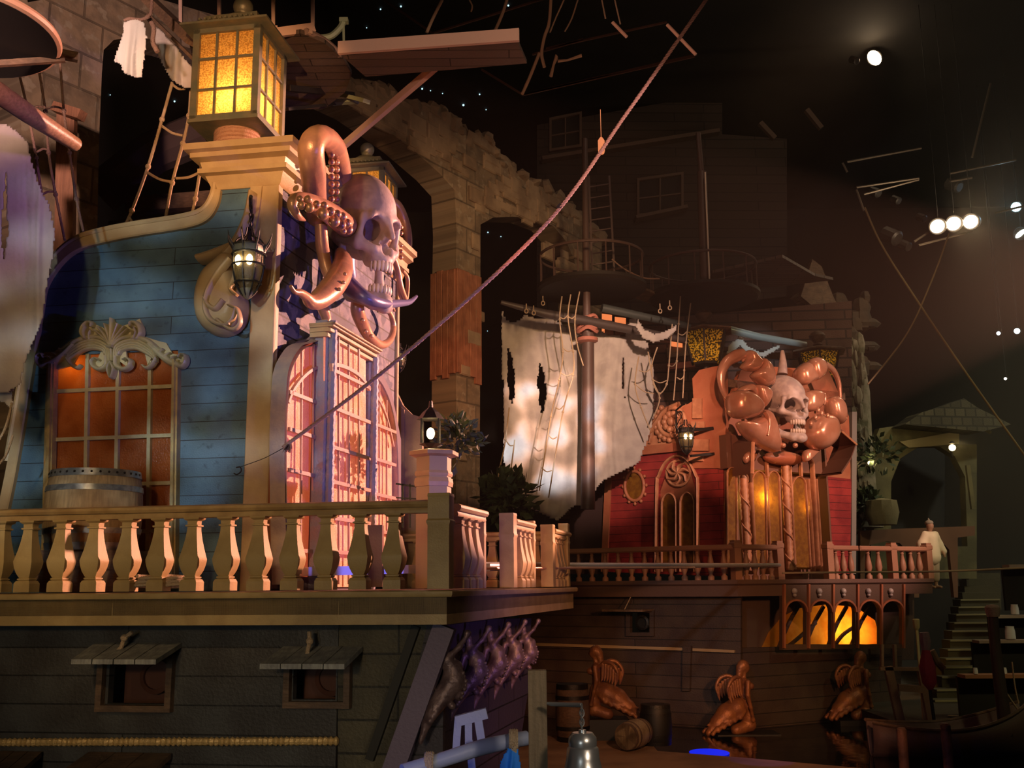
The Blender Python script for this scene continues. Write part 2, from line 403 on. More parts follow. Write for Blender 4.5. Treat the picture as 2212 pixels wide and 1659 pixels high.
def nets(f, lo, hi, h):
    lo = np.array(lo, float); hi = np.array(hi, float); n = np.ceil((hi-lo)/h).astype(int)+1
    ax = [lo[i]+h*np.arange(n[i]) for i in range(3)]
    G = np.stack(np.meshgrid(*ax, indexing='ij'), -1); V = f(G.reshape(-1, 3)).reshape(n)
    S = V < 0; c = n-1
    acc = np.zeros((*c, 3)); cnt = np.zeros(c)
    idx = np.indices(tuple(c)).astype(float)
    for axis in range(3):
        o = [a for a in range(3) if a != axis]
        for i in (0, 1):
            for j in (0, 1):
                s0 = [None]*3; s1 = [None]*3
                s0[axis] = slice(0, c[axis]); s1[axis] = slice(1, c[axis]+1)
                for oo, d in ((o[0], i), (o[1], j)): s0[oo] = slice(d, d+c[oo]); s1[oo] = slice(d, d+c[oo])
                a = V[tuple(s0)]; b = V[tuple(s1)]; x = (a < 0) != (b < 0)
                t = np.where(x, a/np.where(x, a-b, 1), 0)
                pos = np.zeros((*c, 3)); pos[..., axis] = t; pos[..., o[0]] = i; pos[..., o[1]] = j
                acc += pos*x[..., None]; cnt += x
    m = cnt > 0; vid = -np.ones(c, int); vid[m] = np.arange(m.sum())
    cells = np.argwhere(m); verts = lo+h*(cells+acc[m]/cnt[m][:, None])
    quads = []
    for axis in range(3):
        o = [a for a in range(3) if a != axis]
        s0 = [slice(1, c[0]), slice(1, c[1]), slice(1, c[2])]; s0[axis] = slice(0, c[axis])
        s1 = list(s0); s1[axis] = slice(1, c[axis]+1)
        a = S[tuple(s0)]; b = S[tuple(s1)]; E = np.argwhere(a != b)
        if not len(E): continue
        ins = a[tuple(E.T)]
        base = E.copy()
        for oo in o: base[:, oo] += 1
        def g(d0, d1):
            q = base.copy(); q[:, o[0]] -= d0; q[:, o[1]] -= d1; return vid[tuple(q.T)]
        q = np.stack([g(1, 1), g(0, 1), g(0, 0), g(1, 0)], 1)
        flip = ins if axis != 1 else ~ins
        q[~flip] = q[~flip][:, ::-1]
        quads.append(q)
    return verts, np.concatenate(quads)
def nets_mb(f, lo, hi, h, xf):
    v, q = nets(f, lo, hi, h); mb = MB(); mb.add([xf @ Vector(p) for p in v], [tuple(int(i) for i in r) for r in q]); return mb
def place(origin, az_face, scale, pitch=0.0, roll=0.0):
    """local shape faces -Y, z up -> world: az_face = heading (0=+Y) that it looks at"""
    r = Matrix.Rotation(-R(az_face)+math.pi, 4, 'Z') @ Matrix.Rotation(R(pitch), 4, 'X') @ Matrix.Rotation(R(roll), 4, 'Y')
    return Matrix.Translation(origin) @ r @ Matrix.Scale(scale, 4)
# ------------------------------------------------------------------ shared materials
mBlue = M('blue_planks', (0.05, 0.105, 0.16), .5, planks=dict(w=3.4, h=.21, g=.005, var=.82, dark=.1), uv=True, col2=(0.085, 0.17, 0.24), ns=1.6, col3=(0.03, 0.06, 0.09), ns3=9, r3=(.6, .75), bump=.25, bs=60)
mStern = M('weathered_stern_planks', (0.19, 0.165, 0.20), .6, planks=dict(w=1.9, h=.21, g=.011, var=.7, dark=.08), uv=True, col2=(0.12, 0.125, 0.19), ns=2.2, col3=(0.05, 0.055, 0.11), ns3=3.6, r3=(.47, .53), bump=.4, bs=50)
mCream = M('cream_painted_trim', (0.50, 0.36, 0.19), .42, col2=(0.42, 0.29, 0.15), ns=3, bump=.12, bs=40)
mCreamD = M('cream_baluster_paint', (0.46, 0.33, 0.14), .45, col2=(0.39, 0.27, 0.11), ns=5, bump=.12, bs=60)
mRailTop = M('varnished_rail_wood', (0.40, 0.27, 0.12), .35, col2=(0.30, 0.19, 0.08), ns=6, bump=.1)
mOldWood = M('old_brown_wood', (0.20, 0.12, 0.07), .65, col2=(0.13, 0.08, 0.05), ns=5, bump=.35, bs=25, grain=True)
mDarkWood = M('dark_hull_wood', (0.085, 0.085, 0.08), .55, planks=dict(w=9.0, h=.27, g=.008, var=.7, dark=.15), uv=True, col2=(0.055, 0.05, 0.045), ns=2, bump=.4, bs=30)
mOlive = M('olive_stern_wood', (0.13, 0.11, 0.06), .6, planks=dict(w=1.6, h=.3, g=.012, var=.6, dark=.15), uv=True, col2=(0.07, 0.06, 0.035), ns=2, bump=.4)
mGrey = M('grey_lid_wood', (0.42, 0.42, 0.38), .6, col2=(0.30, 0.30, 0.28), ns=7, bump=.3, grain=(14, 2, 2))
mBlack = M('matte_black', (0.012, 0.011, 0.010), .8)
mIron = M('black_iron', (0.03, 0.028, 0.025), .45, metal=.6, bump=.3, bs=60)
mRope = M('tan_rope', (0.52, 0.38, 0.24), .8, bump=1.0, bs=90, stretch=(1, 1, 1))
mRopeD = M('brown_rope', (0.30, 0.18, 0.13), .8, bump=1.0, bs=80)
mGold = M('antique_gold', (0.46, 0.35, 0.15), .42, metal=.35, col2=(0.34, 0.27, 0.13), ns=9, bump=.2, bs=50)
mCrest = M('pale_gold_carving', (0.46, 0.40, 0.24), .38, metal=.15, col2=(0.40, 0.34, 0.20), ns=9, bump=.15, bs=50)
mBronze = M('copper_tentacle_skin', (0.70, 0.38, 0.22), .34, metal=.35, col2=(0.52, 0.28, 0.18), ns=4, bump=.12, bs=40)
mBone = M('aged_bone', (0.50, 0.41, 0.36), .5, col2=(0.36, 0.29, 0.27), ns=5, bump=.25, bs=18)
mTooth = M('ivory_teeth', (0.56, 0.46, 0.38), .4)
mAmberW = M('amber_window_glass', (0.50, 0.14, 0.03), .25, col2=(0.38, 0.09, 0.015), ns=3, bump=.5, bs=45, trans=.45, coat=.3)
mRipple = M('rippled_stern_glass', (0.95, 0.62, 0.42), .28, col2=(0.85, 0.45, 0.28), ns=3, bump=1.0, bs=75, bd=2, coat=.2, emit=(1, .15, .05), es=.34)  # emission puts the spotlit brightness into the glass; no lamp behind it
mLampGlass = M('amber_crackle_glass', (0.90, 0.50, 0.12), .3, col2=(0.50, 0.22, 0.04), ns=55, mixr=(.42, .6), bump=.8, bs=60, trans=.55)
mPatina = M('green_grey_lantern_metal', (0.22, 0.20, 0.13), .45, metal=.3, col2=(0.16, 0.17, 0.12), ns=6, bump=.2)
mBulb = M('warm_bulb', (1, .8, .45), .4, emit=(1, .72, .32), es=22)
mStoneC = M('painted_stone', (0.30, 0.22, 0.14), .85, planks=dict(w=.95, h=.62, g=.022, var=.6, dark=.45, b=1.0), uv=True, col2=(0.20, 0.15, 0.10), ns=3, col3=(0.33, 0.27, 0.19), ns3=5, bump=.8, bs=8)
mBarrel = M('oak_barrel_staves', (0.48, 0.36, 0.20), .6, col2=(0.36, 0.26, 0.14), ns=5, bump=.2, grain=(14, 14, 1))
mHoop = M('galvanised_hoop', (0.42, 0.45, 0.46), .35, metal=.7, col2=(0.25, 0.27, 0.28), ns=12)
mSilver = M('silver_grey_pole', (0.45, 0.45, 0.46), .3, metal=.5)
mCloth = M('ragged_sailcloth', (0.62, 0.56, 0.50), .9, col2=(0.52, 0.46, 0.42), ns=3, bump=.3, bs=40, trans=.25)
mWhiteCloth = M('white_cloth', (0.85, 0.80, 0.74), .9, bump=.2, trans=.2)

# ------------------------------------------------------------------ LEFT (blue) ship : planes
C0 = P(965, 1272, 7.0); DZ = C0.z
AZS, AZT = 99.2, 13.4
pD = Pl(C0, AZS); pE = Pl(C0, AZT)
K = P(577, 1080, 8.6); K.z = DZ
pS = Pl(K, AZS); pT = Pl(K, AZT)
def isx(pl, px, py): return pl.uv(px, py)[0]
uTend = isx(pT, 855, 900)

ship = thing('galleon', (K.x, K.y, DZ), 'blue-planked pirate galleon with cream trim, balcony deck and amber windows', 'pirate ship')
tLeft = -2.62
# tower side (blue planks) with window opening outline
side = [(2, 1290), (20, 1005), (50, 830), (76, 665), (92, 607), (128, 553), (172, 521), (235, 503), (300, 491), (395, 476), (440, 461), (460, 432), (468, 404), (577, 404), (577, 1290)]
win = [(112, 1262), (123, 768), (385, 756), (378, 1262)]
mb = MB(); mb.prism(side, pS, -.12, 0, holes=[win]); mb.build('side_wall', mBlue, ship, 0)
topv = pS.uv(577, 404)[1]
mb = MB(); mb.prism([(0, -.02), (uTend, -.02), (uTend, topv), (0, topv)], pT, -.12, 0, uvspace=True); mb.build('stern_wall', mStern, ship, 0)
# back and far walls keep light from leaking
b = MB(); b.pbox(pS.off(-2.9), -2.3, -.05, -.02, topv*.55, -.06, 0); b.pbox(Pl(pS.W(-2.75, 0), AZT), 0, 2.8, -.02, topv*.5, -.06, 0); b.build('inner_bulkhead', mBlack, ship, 0)
# curved side trim
edge = [(20, 1005), (50, 830), (76, 665), (92, 607), (128, 553), (172, 521), (235, 503), (300, 491), (395, 476), (440, 461), (460, 432), (466, 404)]
e2 = [(10+x*.995 if y > 620 else x+5, y+9) for x, y in edge]
mb = MB(); mb.ribbon([(8, 1120)]+e2, [24, 24, 24, 26, 24, 20], pS, 0, .07, prof=[(-1, 0), (-1, .8), (-.8, 1), (.8, 1), (1, .8), (1, 0)])
mb.build('edge_trim', mCream, ship, 30)
mb = MB(); q = smooth([(x-6 if y > 560 else x-3, y-9) for x, y in edge], 6); mb.tube([pS.off(.05).hit(*a) for a in q], .035, 8)
mb.build('edge_bead', mCream, ship)
# corner posts
mb = MB(); k1 = isx(pS, 536, 900); mb.pbox(pS, k1, .03, -.02, topv, 0, .06, .01)
mb.ribbon([(560, 408), (553, 470), (535, 530), (512, 575)], [26, 24, 30, 30], pS, .0, .09); mb.build('corner_board', mCream, ship, 30)
mb = MB(); mb.pbox(pT, -.06, .07, -.02, topv, 0, .03, .01); mb.build('stern_corner_bead', mCream, ship, 30); mb = MB(); mb.pbox(pT, uTend-.07, uTend+.01, -.02, topv, 0, .04, .01); mb.build('stern_corner_bead', mCream, ship, 30)
# cornice (capital + stern cornice)
kl = pS.uv(468, 404)[0]
Aa = pS.W(kl, 0); Bb = pT.W(uTend+.05, 0)
z0 = DZ+topv
# outward is to the right of travel: travel from left to right-back => n outward? use negative offsets
def corn(path, prof, mb): return cornice(mb, path, [(o, z) for o, z in prof], False)
z1 = pS.uv(563, 321)[1]+DZ; H_ = z1-z0
prof = [(-.1, z0), (.02, z0), (.05, z0+.06*H_), (.10, z0+.30*H_), (.17, z0+.33*H_), (.17, z0+.45*H_), (.13, z0+.47*H_), (.15, z0+.62*H_), (.24, z0+.68*H_), (.24, z0+.80*H_), (.30, z0+.84*H_), (.30, z0+1.0*H_), (-.1, z0+1.0*H_)]
mb = MB(); back = pS.W(kl, 0)+Vector((-pS.n.x*.5, -pS.n.y*.5, 0))
corn([(back.x, back.y), (Aa.x, Aa.y), (K.x, K.y), (Bb.x, Bb.y)], prof, mb); mb.build('cornice', mCream, ship, 30)
mb = MB(); c1 = K+pT.u*uTend; c2 = back; c3 = c1-pS.u*.9
vs = [(Aa.x, Aa.y), (K.x, K.y), (c1.x, c1.y), (c3.x, c3.y), (back.x, back.y)]
n_ = len(vs); mb.add([(x, y, z1-.08) for x, y in vs]+[(x, y, z1-.01) for x, y in vs], [tuple(range(n_-1, -1, -1)), tuple(range(n_, 2*n_))]+[(i, (i+1) % n_, n_+(i+1) % n_, n_+i) for i in range(n_)])
mb.build('tower_top', mOldWood, ship, 0)

# deck slab with ledge and fascia
tE = pE.uv(1238, 1270)[0]
dl = pD.W(-5.6, 0); dr = pD.W(0, 0); de = pE.W(tE, 0); db = de-pD.u*7.0
def poly_slab(mb, pts, z0, z1, uvs=True):
    n = len(pts); vs = [(p[0], p[1], z) for z in (z0, z1) for p in pts]
    mb.add(vs, [tuple(range(n-1, -1, -1)), tuple(range(n, 2*n))]+[(i, (i+1) % n, n+(i+1) % n, n+i) for i in range(n)], [(p[0], p[1]) for p in pts]*2)
    return mb
zf = [pD.uv(700, y)[1]+DZ for y in (1277, 1291, 1299, 1350)]
mb = MB(); poly_slab(mb, [(dl.x, dl.y), (dr.x, dr.y), (de.x, de.y), (db.x, db.y)], DZ-.22, DZ-.01); mb.build('deck', mOldWood, ship, 0)
mb = MB(); cornice(mb, [(dl.x, dl.y), (dr.x, dr.y), (de.x, de.y)], [(-.05, zf[1]), (.06, zf[1]), (.07, zf[1]+.02), (.07, zf[0]-.01), (.05, zf[0]), (-.05, zf[0])]); mb.build('deck_ledge', mCreamD, ship, 30)
mb = MB(); cornice(mb, [(dl.x, dl.y), (dr.x, dr.y), (de.x, de.y)], [(-.08, zf[3]), (.0, zf[3]), (.0, zf[2]+.03), (-.04, zf[1]), (-.08, zf[1])])
for u in (-1.0, -3.2): mb.pbox(pD, u-.004, u+.004, zf[3]-DZ, zf[2]-DZ, -.01, .002)
mb.build('deck_fascia', mCreamD, ship, 30)

# hull below the deck
pH = pD.off(-.55)
uh = pH.uv(935, 1350)[0]
def plate(mb, pl, u0, u1, v0, v1, o0, o1, holes):
    us = sorted({u0, u1, *[h[0] for h in holes], *[h[1] for h in holes]}); vs = sorted({v0, v1, *[h[2] for h in holes], *[h[3] for h in holes]})
    us = [u for u in us if u0 <= u <= u1]; vs = [v for v in vs if v0 <= v <= v1]
    for a, b in zip(us, us[1:]):
        for c, d in zip(vs, vs[1:]):
            if not any(h[0] <= (a+b)/2 <= h[1] and h[2] <= (c+d)/2 <= h[3] for h in holes): mb.pbox(pl, a, b, c, d, o0, o1)
def rect(pl, x0, y0, x1, y1): a = pl.uv(x0, y1); b = pl.uv(x1, y0); return (a[0], b[0], a[1], b[1])
mb = MB(); plate(mb, pH, -6.5, pH.uv(728, 1500)[0], pH.uv(400, 1760)[1], pH.uv(400, 1335)[1], -.1, 0, [rect(pH, 232, 1425, 368, 1520), rect(pH, 632, 1440, 726, 1511)]); mb.build('hull_planking', mDarkWood, ship, 0)
mb = MB(); mb.prism([(728, 1335), (932, 1335), (840, 1760), (728, 1760)], pH, -.1, -.02); mb.build('quarter_planking', mOlive, ship, 0)
mb = MB(); ga, gb = pH.off(.03).hit(-90, 1604), pH.off(.03).hit(730, 1601); mb.tube([ga.lerp(gb, i/240) for i in range(241)], [.034+.006*math.sin(i*1.9)+.003*(i % 3) for i in range(241)], 8); mb.build('gilded_moulding', M('bright_gilt', (.78, .52, .2), .4, metal=.3, bump=.6, bs=40), ship)
mb = MB(); a = pH.off(.16).hit(962, 1352); b_ = pH.off(.16).hit(842, 1690); mb.bar(a, b_, .20, .12, up=pH.n); mb.build('transom_post', M('purple_grey_timber', (.17, .13, .20), .6, bump=.3), ship)
mb = MB(); a = pH.off(.0).hit(900, 1352); b_ = pH.off(.0).hit(800, 1640); mb.bar(a, b_, .08, .1, up=pH.n); mb.build('transom_board', mOlive, ship)
# transom under the deck end
pTr = Pl(pH.hit(940, 1352), AZT)
mb = MB(); mb.prism([(950, 1340), (1148, 1335), (1140, 1500), (1100, 1760), (946, 1760)], pTr, -.1, 0); mb.prism([(925, 1335), (958, 1335), (955, 1760), (835, 1760)], pH, -.1, -.01); mb.build('transom', M('dark_transom', (.05, .04, .055), .6, bump=.3, planks=dict(w=1.2, h=.25, g=.01), uv=True), ship, 0)
# gunports : lid, frame, rope
mPortIn = M('gunport_red_brown', (0.10, 0.035, 0.02), .7)
for (lid, hole, rp) in (([(153, 1424), (205, 1388), (395, 1381), (338, 1423)], [(232, 1425), (368, 1425), (366, 1518), (234, 1522)], [(285, 1366), (268, 1378), (262, 1398), (250, 1410)]),
                    ([(560, 1434), (612, 1396), (785, 1398), (745, 1432)], [(632, 1440), (748, 1440), (745, 1508), (636, 1514)], [(668, 1364), (669, 1385), (664, 1410), (660, 1422)])):
    A_, B_, C_, D_ = [Vector(pH.hit(*q)) for q in lid]
    z = A_.z; hin = pH.hit(*lid[1]); 
    # horizontal lid hinged on the hull, reaching toward the viewer
    u0 = pH.uv(*lid[1])[0]; u1 = pH.uv(lid[2][0], lid[2][1])[0]; v = pH.uv(*lid[1])[1]
    o1 = pH.off(.62); ua = o1.uv(*lid[0])[0]; ub = o1.uv(*lid[3])[0]; vb = o1.uv(*lid[0])[1]
    L = MB(); nb = 4
    for i in range(nb):
        f0, f1 = i/nb+.006, (i+1)/nb-.006
        q = [pH.W(u0+(u1-u0)*f0, v, 0), pH.W(u0+(u1-u0)*f1, v, 0), o1.W(ua+(ub-ua)*f1, vb), o1.W(ua+(ub-ua)*f0, vb)]
        L.add([p for p in q]+[p-Vector((0, 0, .045)) for p in q], [(3, 2, 1, 0), (4, 5, 6, 7), (0, 1, 5, 4), (1, 2, 6, 5), (2, 3, 7, 6), (3, 0, 4, 7)])
    lo = L.build('gunport_lid', mGrey, ship, 0)
    fr = MB(); hh = [pH.uv(*q) for q in hole]; x0, x1 = hh[0][0], hh[1][0]; y0, y1 = hh[3][1], hh[0][1]
    fr.prism([(x0-.06, y0-.06), (x1+.06, y0-.06), (x1+.06, y1+.05), (x0-.06, y1+.05)], pH, 0, .08, holes=[[(x0, y0), (x1, y0), (x1, y1), (x0, y1)]], uvspace=True)
    fo = fr.build('gunport_frame', mOldWood, ship, 0)
    inn = MB(); inn.pbox(pH, x0-.05, x1+.05, y0-.05, y1+.05, -.5, -.45); inn.lathe([(.0, 0), (.16, 0), (.17, .05), (.12, .07), (.12, .03), (0, .03)], pH.W((x0+x1)/2, (y0+y1)/2+.02, -.4), 20, axis=pH.n); inn.build('gun_muzzle', mPortIn, fo)
    rb = MB(); rb.tube([pH.off(.25).hit(*q) for q in rp], .02, 8); rb.ball(pH.off(.25).hit(*rp[1]), .035); rb.build('lid_rope', mRope, lo)
L = MB()
for (q) in ([(-60, 1668), (0, 1622), (92, 1618), (40, 1668)], [(110, 1680), (190, 1624), (372, 1620), (310, 1680)]):
    o1 = pH.off(.05); o2 = pH.off(.7)
    a1 = o1.hit(*q[1]); a2 = o1.hit(*q[2]); a2.z = a1.z; b1 = o2.hit(*q[0]); b2 = o2.hit(*q[3]); b2.z = b1.z
    for i in range(3):
        f0, f1 = i/3+.008, (i+1)/3-.008; w = [a1.lerp(a2, f0), a1.lerp(a2, f1), b1.lerp(b2, f1), b1.lerp(b2, f0)]
        L.add(w+[p-Vector((0, 0, .05)) for p in w], [(3, 2, 1, 0), (4, 5, 6, 7), (0, 1, 5, 4), (1, 2, 6, 5), (2, 3, 7, 6), (3, 0, 4, 7)])
    L.build('lower_gunport_lid', mOldWood, ship, 0); L = MB()

# side window: frame, glazing bars, panes
pw = pS
mb = MB()
mb.prism([(97, 1262), (110, 790), (126, 790), (116, 1262)], pw, 0, .09); mb.prism([(106, 1262), (118, 790), (124, 790), (114, 1262)], pw, .09, .13)
mb.prism([(372, 1262), (379, 780), (392, 780), (386, 1262)], pw, 0, .09); mb.prism([(378, 1262), (383, 780), (388, 780), (383, 1262)], pw, .09, .13)
mb.prism([(97, 1262), (386, 1262), (386, 1272), (97, 1272)], pw, 0, .12)
wf = mb.build('window_frame', mGold, ship, 30)
mb = MB()
for x0, x1 in ((190, 182), (256, 248), (325, 318)): mb.ribbon([(x0, 765), (x1, 1262)], 8, pw, -.03, .02, sm=False)
for y0, y1 in ((846, 834), (950, 940), (1050, 1043), (1150, 1146)): mb.ribbon([(118, y0), (380, y1)], 8, pw, -.03, .018, sm=False)
mb.build('glazing_bars', mCrest, wf, 0)
mb = MB(); mb.sheet([(105, 1270), (115, 760), (395, 748), (388, 1270)], pw, -.035); mb.build('amber_panes', mAmberW, wf, 0)
point('cabin_light', pw.off(-.22).hit(178, 800), 5, (1, .55, .12), .05); point('cabin_light', pw.off(-.7).hit(110, 960), 7, (1, .35, .1), .1)

# acanthus crest over the side window
def strokes(mb, lst, pl, off=0.0, n=6):
    for path, w, h in lst: mb.ribbon(path, w, pl, off, off+h, n=n, prof=ROUND)
def crest(): 
    mb = MB(); S = []
    back = [(92, 778), (100, 762), (118, 762), (136, 752), (158, 735), (186, 725), (184, 712), (200, 698), (232, 712), (247, 690), (262, 708), (290, 698), (305, 690), (314, 712), (308, 726), (345, 738), (362, 742), (375, 765), (400, 770), (404, 782), (380, 790), (355, 772), (340, 755), (325, 745), (330, 775), (322, 790), (315, 760), (290, 745), (275, 758), (280, 795), (262, 782), (246, 760), (232, 800), (205, 795), (222, 760), (200, 752), (172, 768), (160, 790), (138, 796), (105, 803)]
    mb.prism(back, pS, .0, .035)
    cx, cy = 246, 752
    for tx, ty, w in ((246, 690, 15), (232, 702, 10), (218, 709, 9), (211, 716, 8), (262, 702, 10), (275, 707, 9), (283, 713, 8)):
        S.append(([(cx, cy), ((cx*.6+tx*.4), (cy*.5+ty*.5)), (tx, ty)], [5, w, w*.9, 5], .1))
    # left and right big scrolls
    for sg in (1, -1):
        def X(x): return 246+(x-246)*sg
        dy = 4 if sg == 1 else -3
        def T_(pts): return [(X(x), y+dy*(x-246)/150.0*(-1 if sg == 1 else 1)*0+ (0)) for x, y in pts]
        for k in range(4):
            S.append((T_([(240-3*k, 782-5*k), (238-4*k, 752+2*k), (215-3*k, 738+5*k), (190-k, 738+6*k), (165-2*k, 752+7*k), (150, 775+3*k)]), [6, 8, 9, 9, 7, 4], .075))
        S.append((T_([(235, 772), (236, 790), (222, 799), (208, 794), (204, 783), (212, 776), (220, 780)]), [8, 11, 11, 8, 6, 4], .11))
        S.append((T_([(246, 752), (225, 733), (198, 730), (170, 738), (145, 757), (135, 755)]), [6, 9, 12, 12, 9, 3], .09))
        S.append((T_([(165, 745), (148, 762), (128, 778), (108, 788), (94, 792), (86, 782), (88, 770), (97, 767), (101, 775)]), [9, 15, 18, 17, 12, 9, 8, 6, 4], .10))
        S.append((T_([(190, 735), (183, 722), (186, 708), (196, 699), (204, 701), (204, 709)]), [7, 12, 13, 10, 8, 5], .11))
        S.append((T_([(194, 736), (190, 722), (194, 710)]), [4, 6, 3], .13)); S.append((T_([(200, 736), (200, 724), (204, 716)]), [4, 6, 3], .10))
        S.append((T_([(150, 775), (160, 790), (172, 796), (180, 790)]), [6, 10, 8, 4], .09))
        for j in range(3): S.append((T_([(150-12*j, 770+8*j), (142-14*j, 762+6*j), (134-15*j, 756+8*j)]), [5, 8, 3], .085))
    S.append(([(240, 751), (252, 751)], 9, .13))
    S.append(([(246, 756), (247, 782)], 6, .09))
    S.append(([(246, 784), (240, 800), (246, 818), (252, 800), (246, 784)], 5, .11))
    strokes(mb, S, pS.off(.03)); return mb
cr = crest().build('window_crest', mCrest, ship, 50, label='pale gold acanthus carving')

# teardrop scroll bracket
def pillow(mb, poly, pl, th, n=5, uvspace=False, both=False):
    pts = [np.array(p if uvspace else pl.uv(*p)) for p in smooth(poly, 4, True)]; c = sum(pts)/len(pts); m = len(pts)
    area = sum(pts[i][0]*pts[(i+1) % m][1]-pts[(i+1) % m][0]*pts[i][1] for i in range(m))
    if area < 0: pts = pts[::-1]
    vs = []; uv = []; fs = []
    i0 = -n if both else 0
    for i in range(i0, n+1):
        a = math.pi/2*i/n; sc = 1-(1-math.cos(a))*(.6 if both else .42); o = th*math.sin(a)
        for p in pts: q = c+(p-c)*sc; vs.append(pl.W(q[0], q[1], o)); uv.append((q[0], q[1]))
    for i in range(n-i0):
        for j in range(m): k = (j+1) % m; fs.append((i*m+j, i*m+k, (i+1)*m+k, (i+1)*m+j))
    fs.append(tuple((n-i0)*m+j for j in range(m))); fs.append(tuple(range(m-1, -1, -1))); mb.add(vs, fs, uv); return mb
mb = MB()
pillow(mb, [(478, 565), (452, 590), (436, 630), (432, 672), (440, 705), (462, 724), (490, 729), (516, 720), (534, 700), (541, 668), (533, 630), (522, 600), (520, 560), (500, 548)], pS.off(.02), .34)
pb = pS.off(.34)
strokes(mb, [([(500, 560), (475, 590), (452, 630), (446, 665), (456, 690), (478, 702), (500, 702)], [16, 18, 16, 14, 12, 9, 5], .09),
             ([(486, 650), (470, 668), (455, 662), (445, 645)], [12, 14, 10, 4], .10), ([(512, 668), (505, 690), (492, 702)], [6, 9, 5], .08),
             ([(515, 560), (510, 600), (500, 625), (515, 640)], [10, 12, 10, 6], .08), ([(470, 690), (500, 712), (520, 700), (515, 670), (495, 660)], [7, 9, 9, 8, 5], .07)], pb)
mb.ribbon([(556, 425), (546, 480), (524, 530), (500, 560)], [16, 24, 30, 34], pS, .03, .24, prof=ROUND)
mb.ribbon([(512, 538), (485, 552), (458, 562), (440, 566)], [10, 24, 26, 20], pS, .05, .24, prof=ROUND)
mb.build('scroll_bracket', mCream, ship, 50, label='carved teardrop scroll of cream leaves')
# ------------------------------------------------------------------ stern bay window on the right face
bay = [(0.02, isx(pT, 600, 1000)), ]
def onT(off): return pT.off(off)
uL0, uL1 = pT.uv(606, 1000)[0], onT(.18).uv(700, 1000)[0]
uC0, uC1 = onT(.34).uv(700, 1000)[0], onT(.34).uv(790, 1000)[0]
uR1 = pT.uv(843, 1000)[0]
def zT(off, px, py): return onT(off).uv(px, py)[1]
bayo = MB()
zb = zT(.34, 745, 1262)
# left panel (glass), curved head
gl = [(616, 1240), (612, 1010), (616, 880), (622, 800), (636, 758), (690, 735), (694, 1250)]
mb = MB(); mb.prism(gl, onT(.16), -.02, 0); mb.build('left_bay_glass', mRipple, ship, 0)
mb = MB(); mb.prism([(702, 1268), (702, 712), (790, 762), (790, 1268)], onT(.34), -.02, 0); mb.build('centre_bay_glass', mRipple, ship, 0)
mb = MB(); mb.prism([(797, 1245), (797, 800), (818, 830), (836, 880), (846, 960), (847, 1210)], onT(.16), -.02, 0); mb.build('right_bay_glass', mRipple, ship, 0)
# timber box behind
mb = MB(); mb.prism([(604, 1262), (602, 830), (612, 770), (640, 738), (690, 722), (800, 790), (830, 850), (850, 950), (850, 1262)], pT, 0, .12); 
mb.pbox(pT, uC0+.02, uC1-.02, -.02, zT(.3, 745, 730), .1, .30); mb.build('bay_carcase', M('bay_dark_purple_wood', (.10, .06, .09), .6, bump=.2), ship, 0)
# outer scrolled frame
mF = M('pink_grey_frame_paint', (0.42, 0.31, 0.26), .45, bump=.25, bs=35, col2=(.34, .26, .25), ns=8)
mb = MB(); mb.ribbon([(608, 1262), (604, 1100), (603, 950), (607, 850), (613, 800), (632, 762), (648, 748), (672, 742), (692, 722)], [11, 11, 13, 15, 17, 14, 12, 11, 8], onT(.16), -.1, .08, prof=MOULD)
mb.build('bay_outer_frame', mF, ship, 40); mb = MB()
mb.ribbon([(797, 812), (818, 835), (838, 885), (849, 960), (852, 1100), (851, 1262)], [6, 8, 9, 9, 9, 9], onT(.16), -.1, .06, prof=MOULD)
mb.build('bay_outer_frame', mF, ship, 40)
# columns
mC = M('blue_grey_column_paint', (0.22, 0.24, 0.34), .45, bump=.6, bs=40, col2=(.28, .24, .30), ns=10)
for px, top in ((697, 690), (792, 770)):
    mb = MB(); pl = onT(.30); u = pl.uv(px, 1000)[0]; v1 = pl.uv(px, top)[1]; w = .085
    mb.pbox(pl, u-w, u+w, -.02, v1, -.1, .06, .02)
    c = [pl.W(u, -.02+(v1+.02)*i/60, .09) for i in range(61)]
    mb.tube(c, [.05+.012*(i % 2) for i in range(61)], 8); mb.build('bay_column', mC, ship, 40)
# head moulding of the centre light
pl = onT(.36); u0 = pl.uv(703, 740)[0]; u1 = pl.uv(803, 760)[0]; vt = pl.uv(706, 699)[1]; vb = pl.uv(706, 728)[1]; dv = (vt-vb)
mb = MB()
for f0, f1, o in ((0, .28, .03), (.28, .36, .0), (.36, .62, .07), (.62, .70, .04), (.70, .86, .11), (.86, 1, .14)): mb.pbox(pl, u0-o*.3, u1+o*.3, vb+dv*f0, vb+dv*f1, -.2, o, .005)
mb.build('bay_head_moulding', mCream, ship, 30)
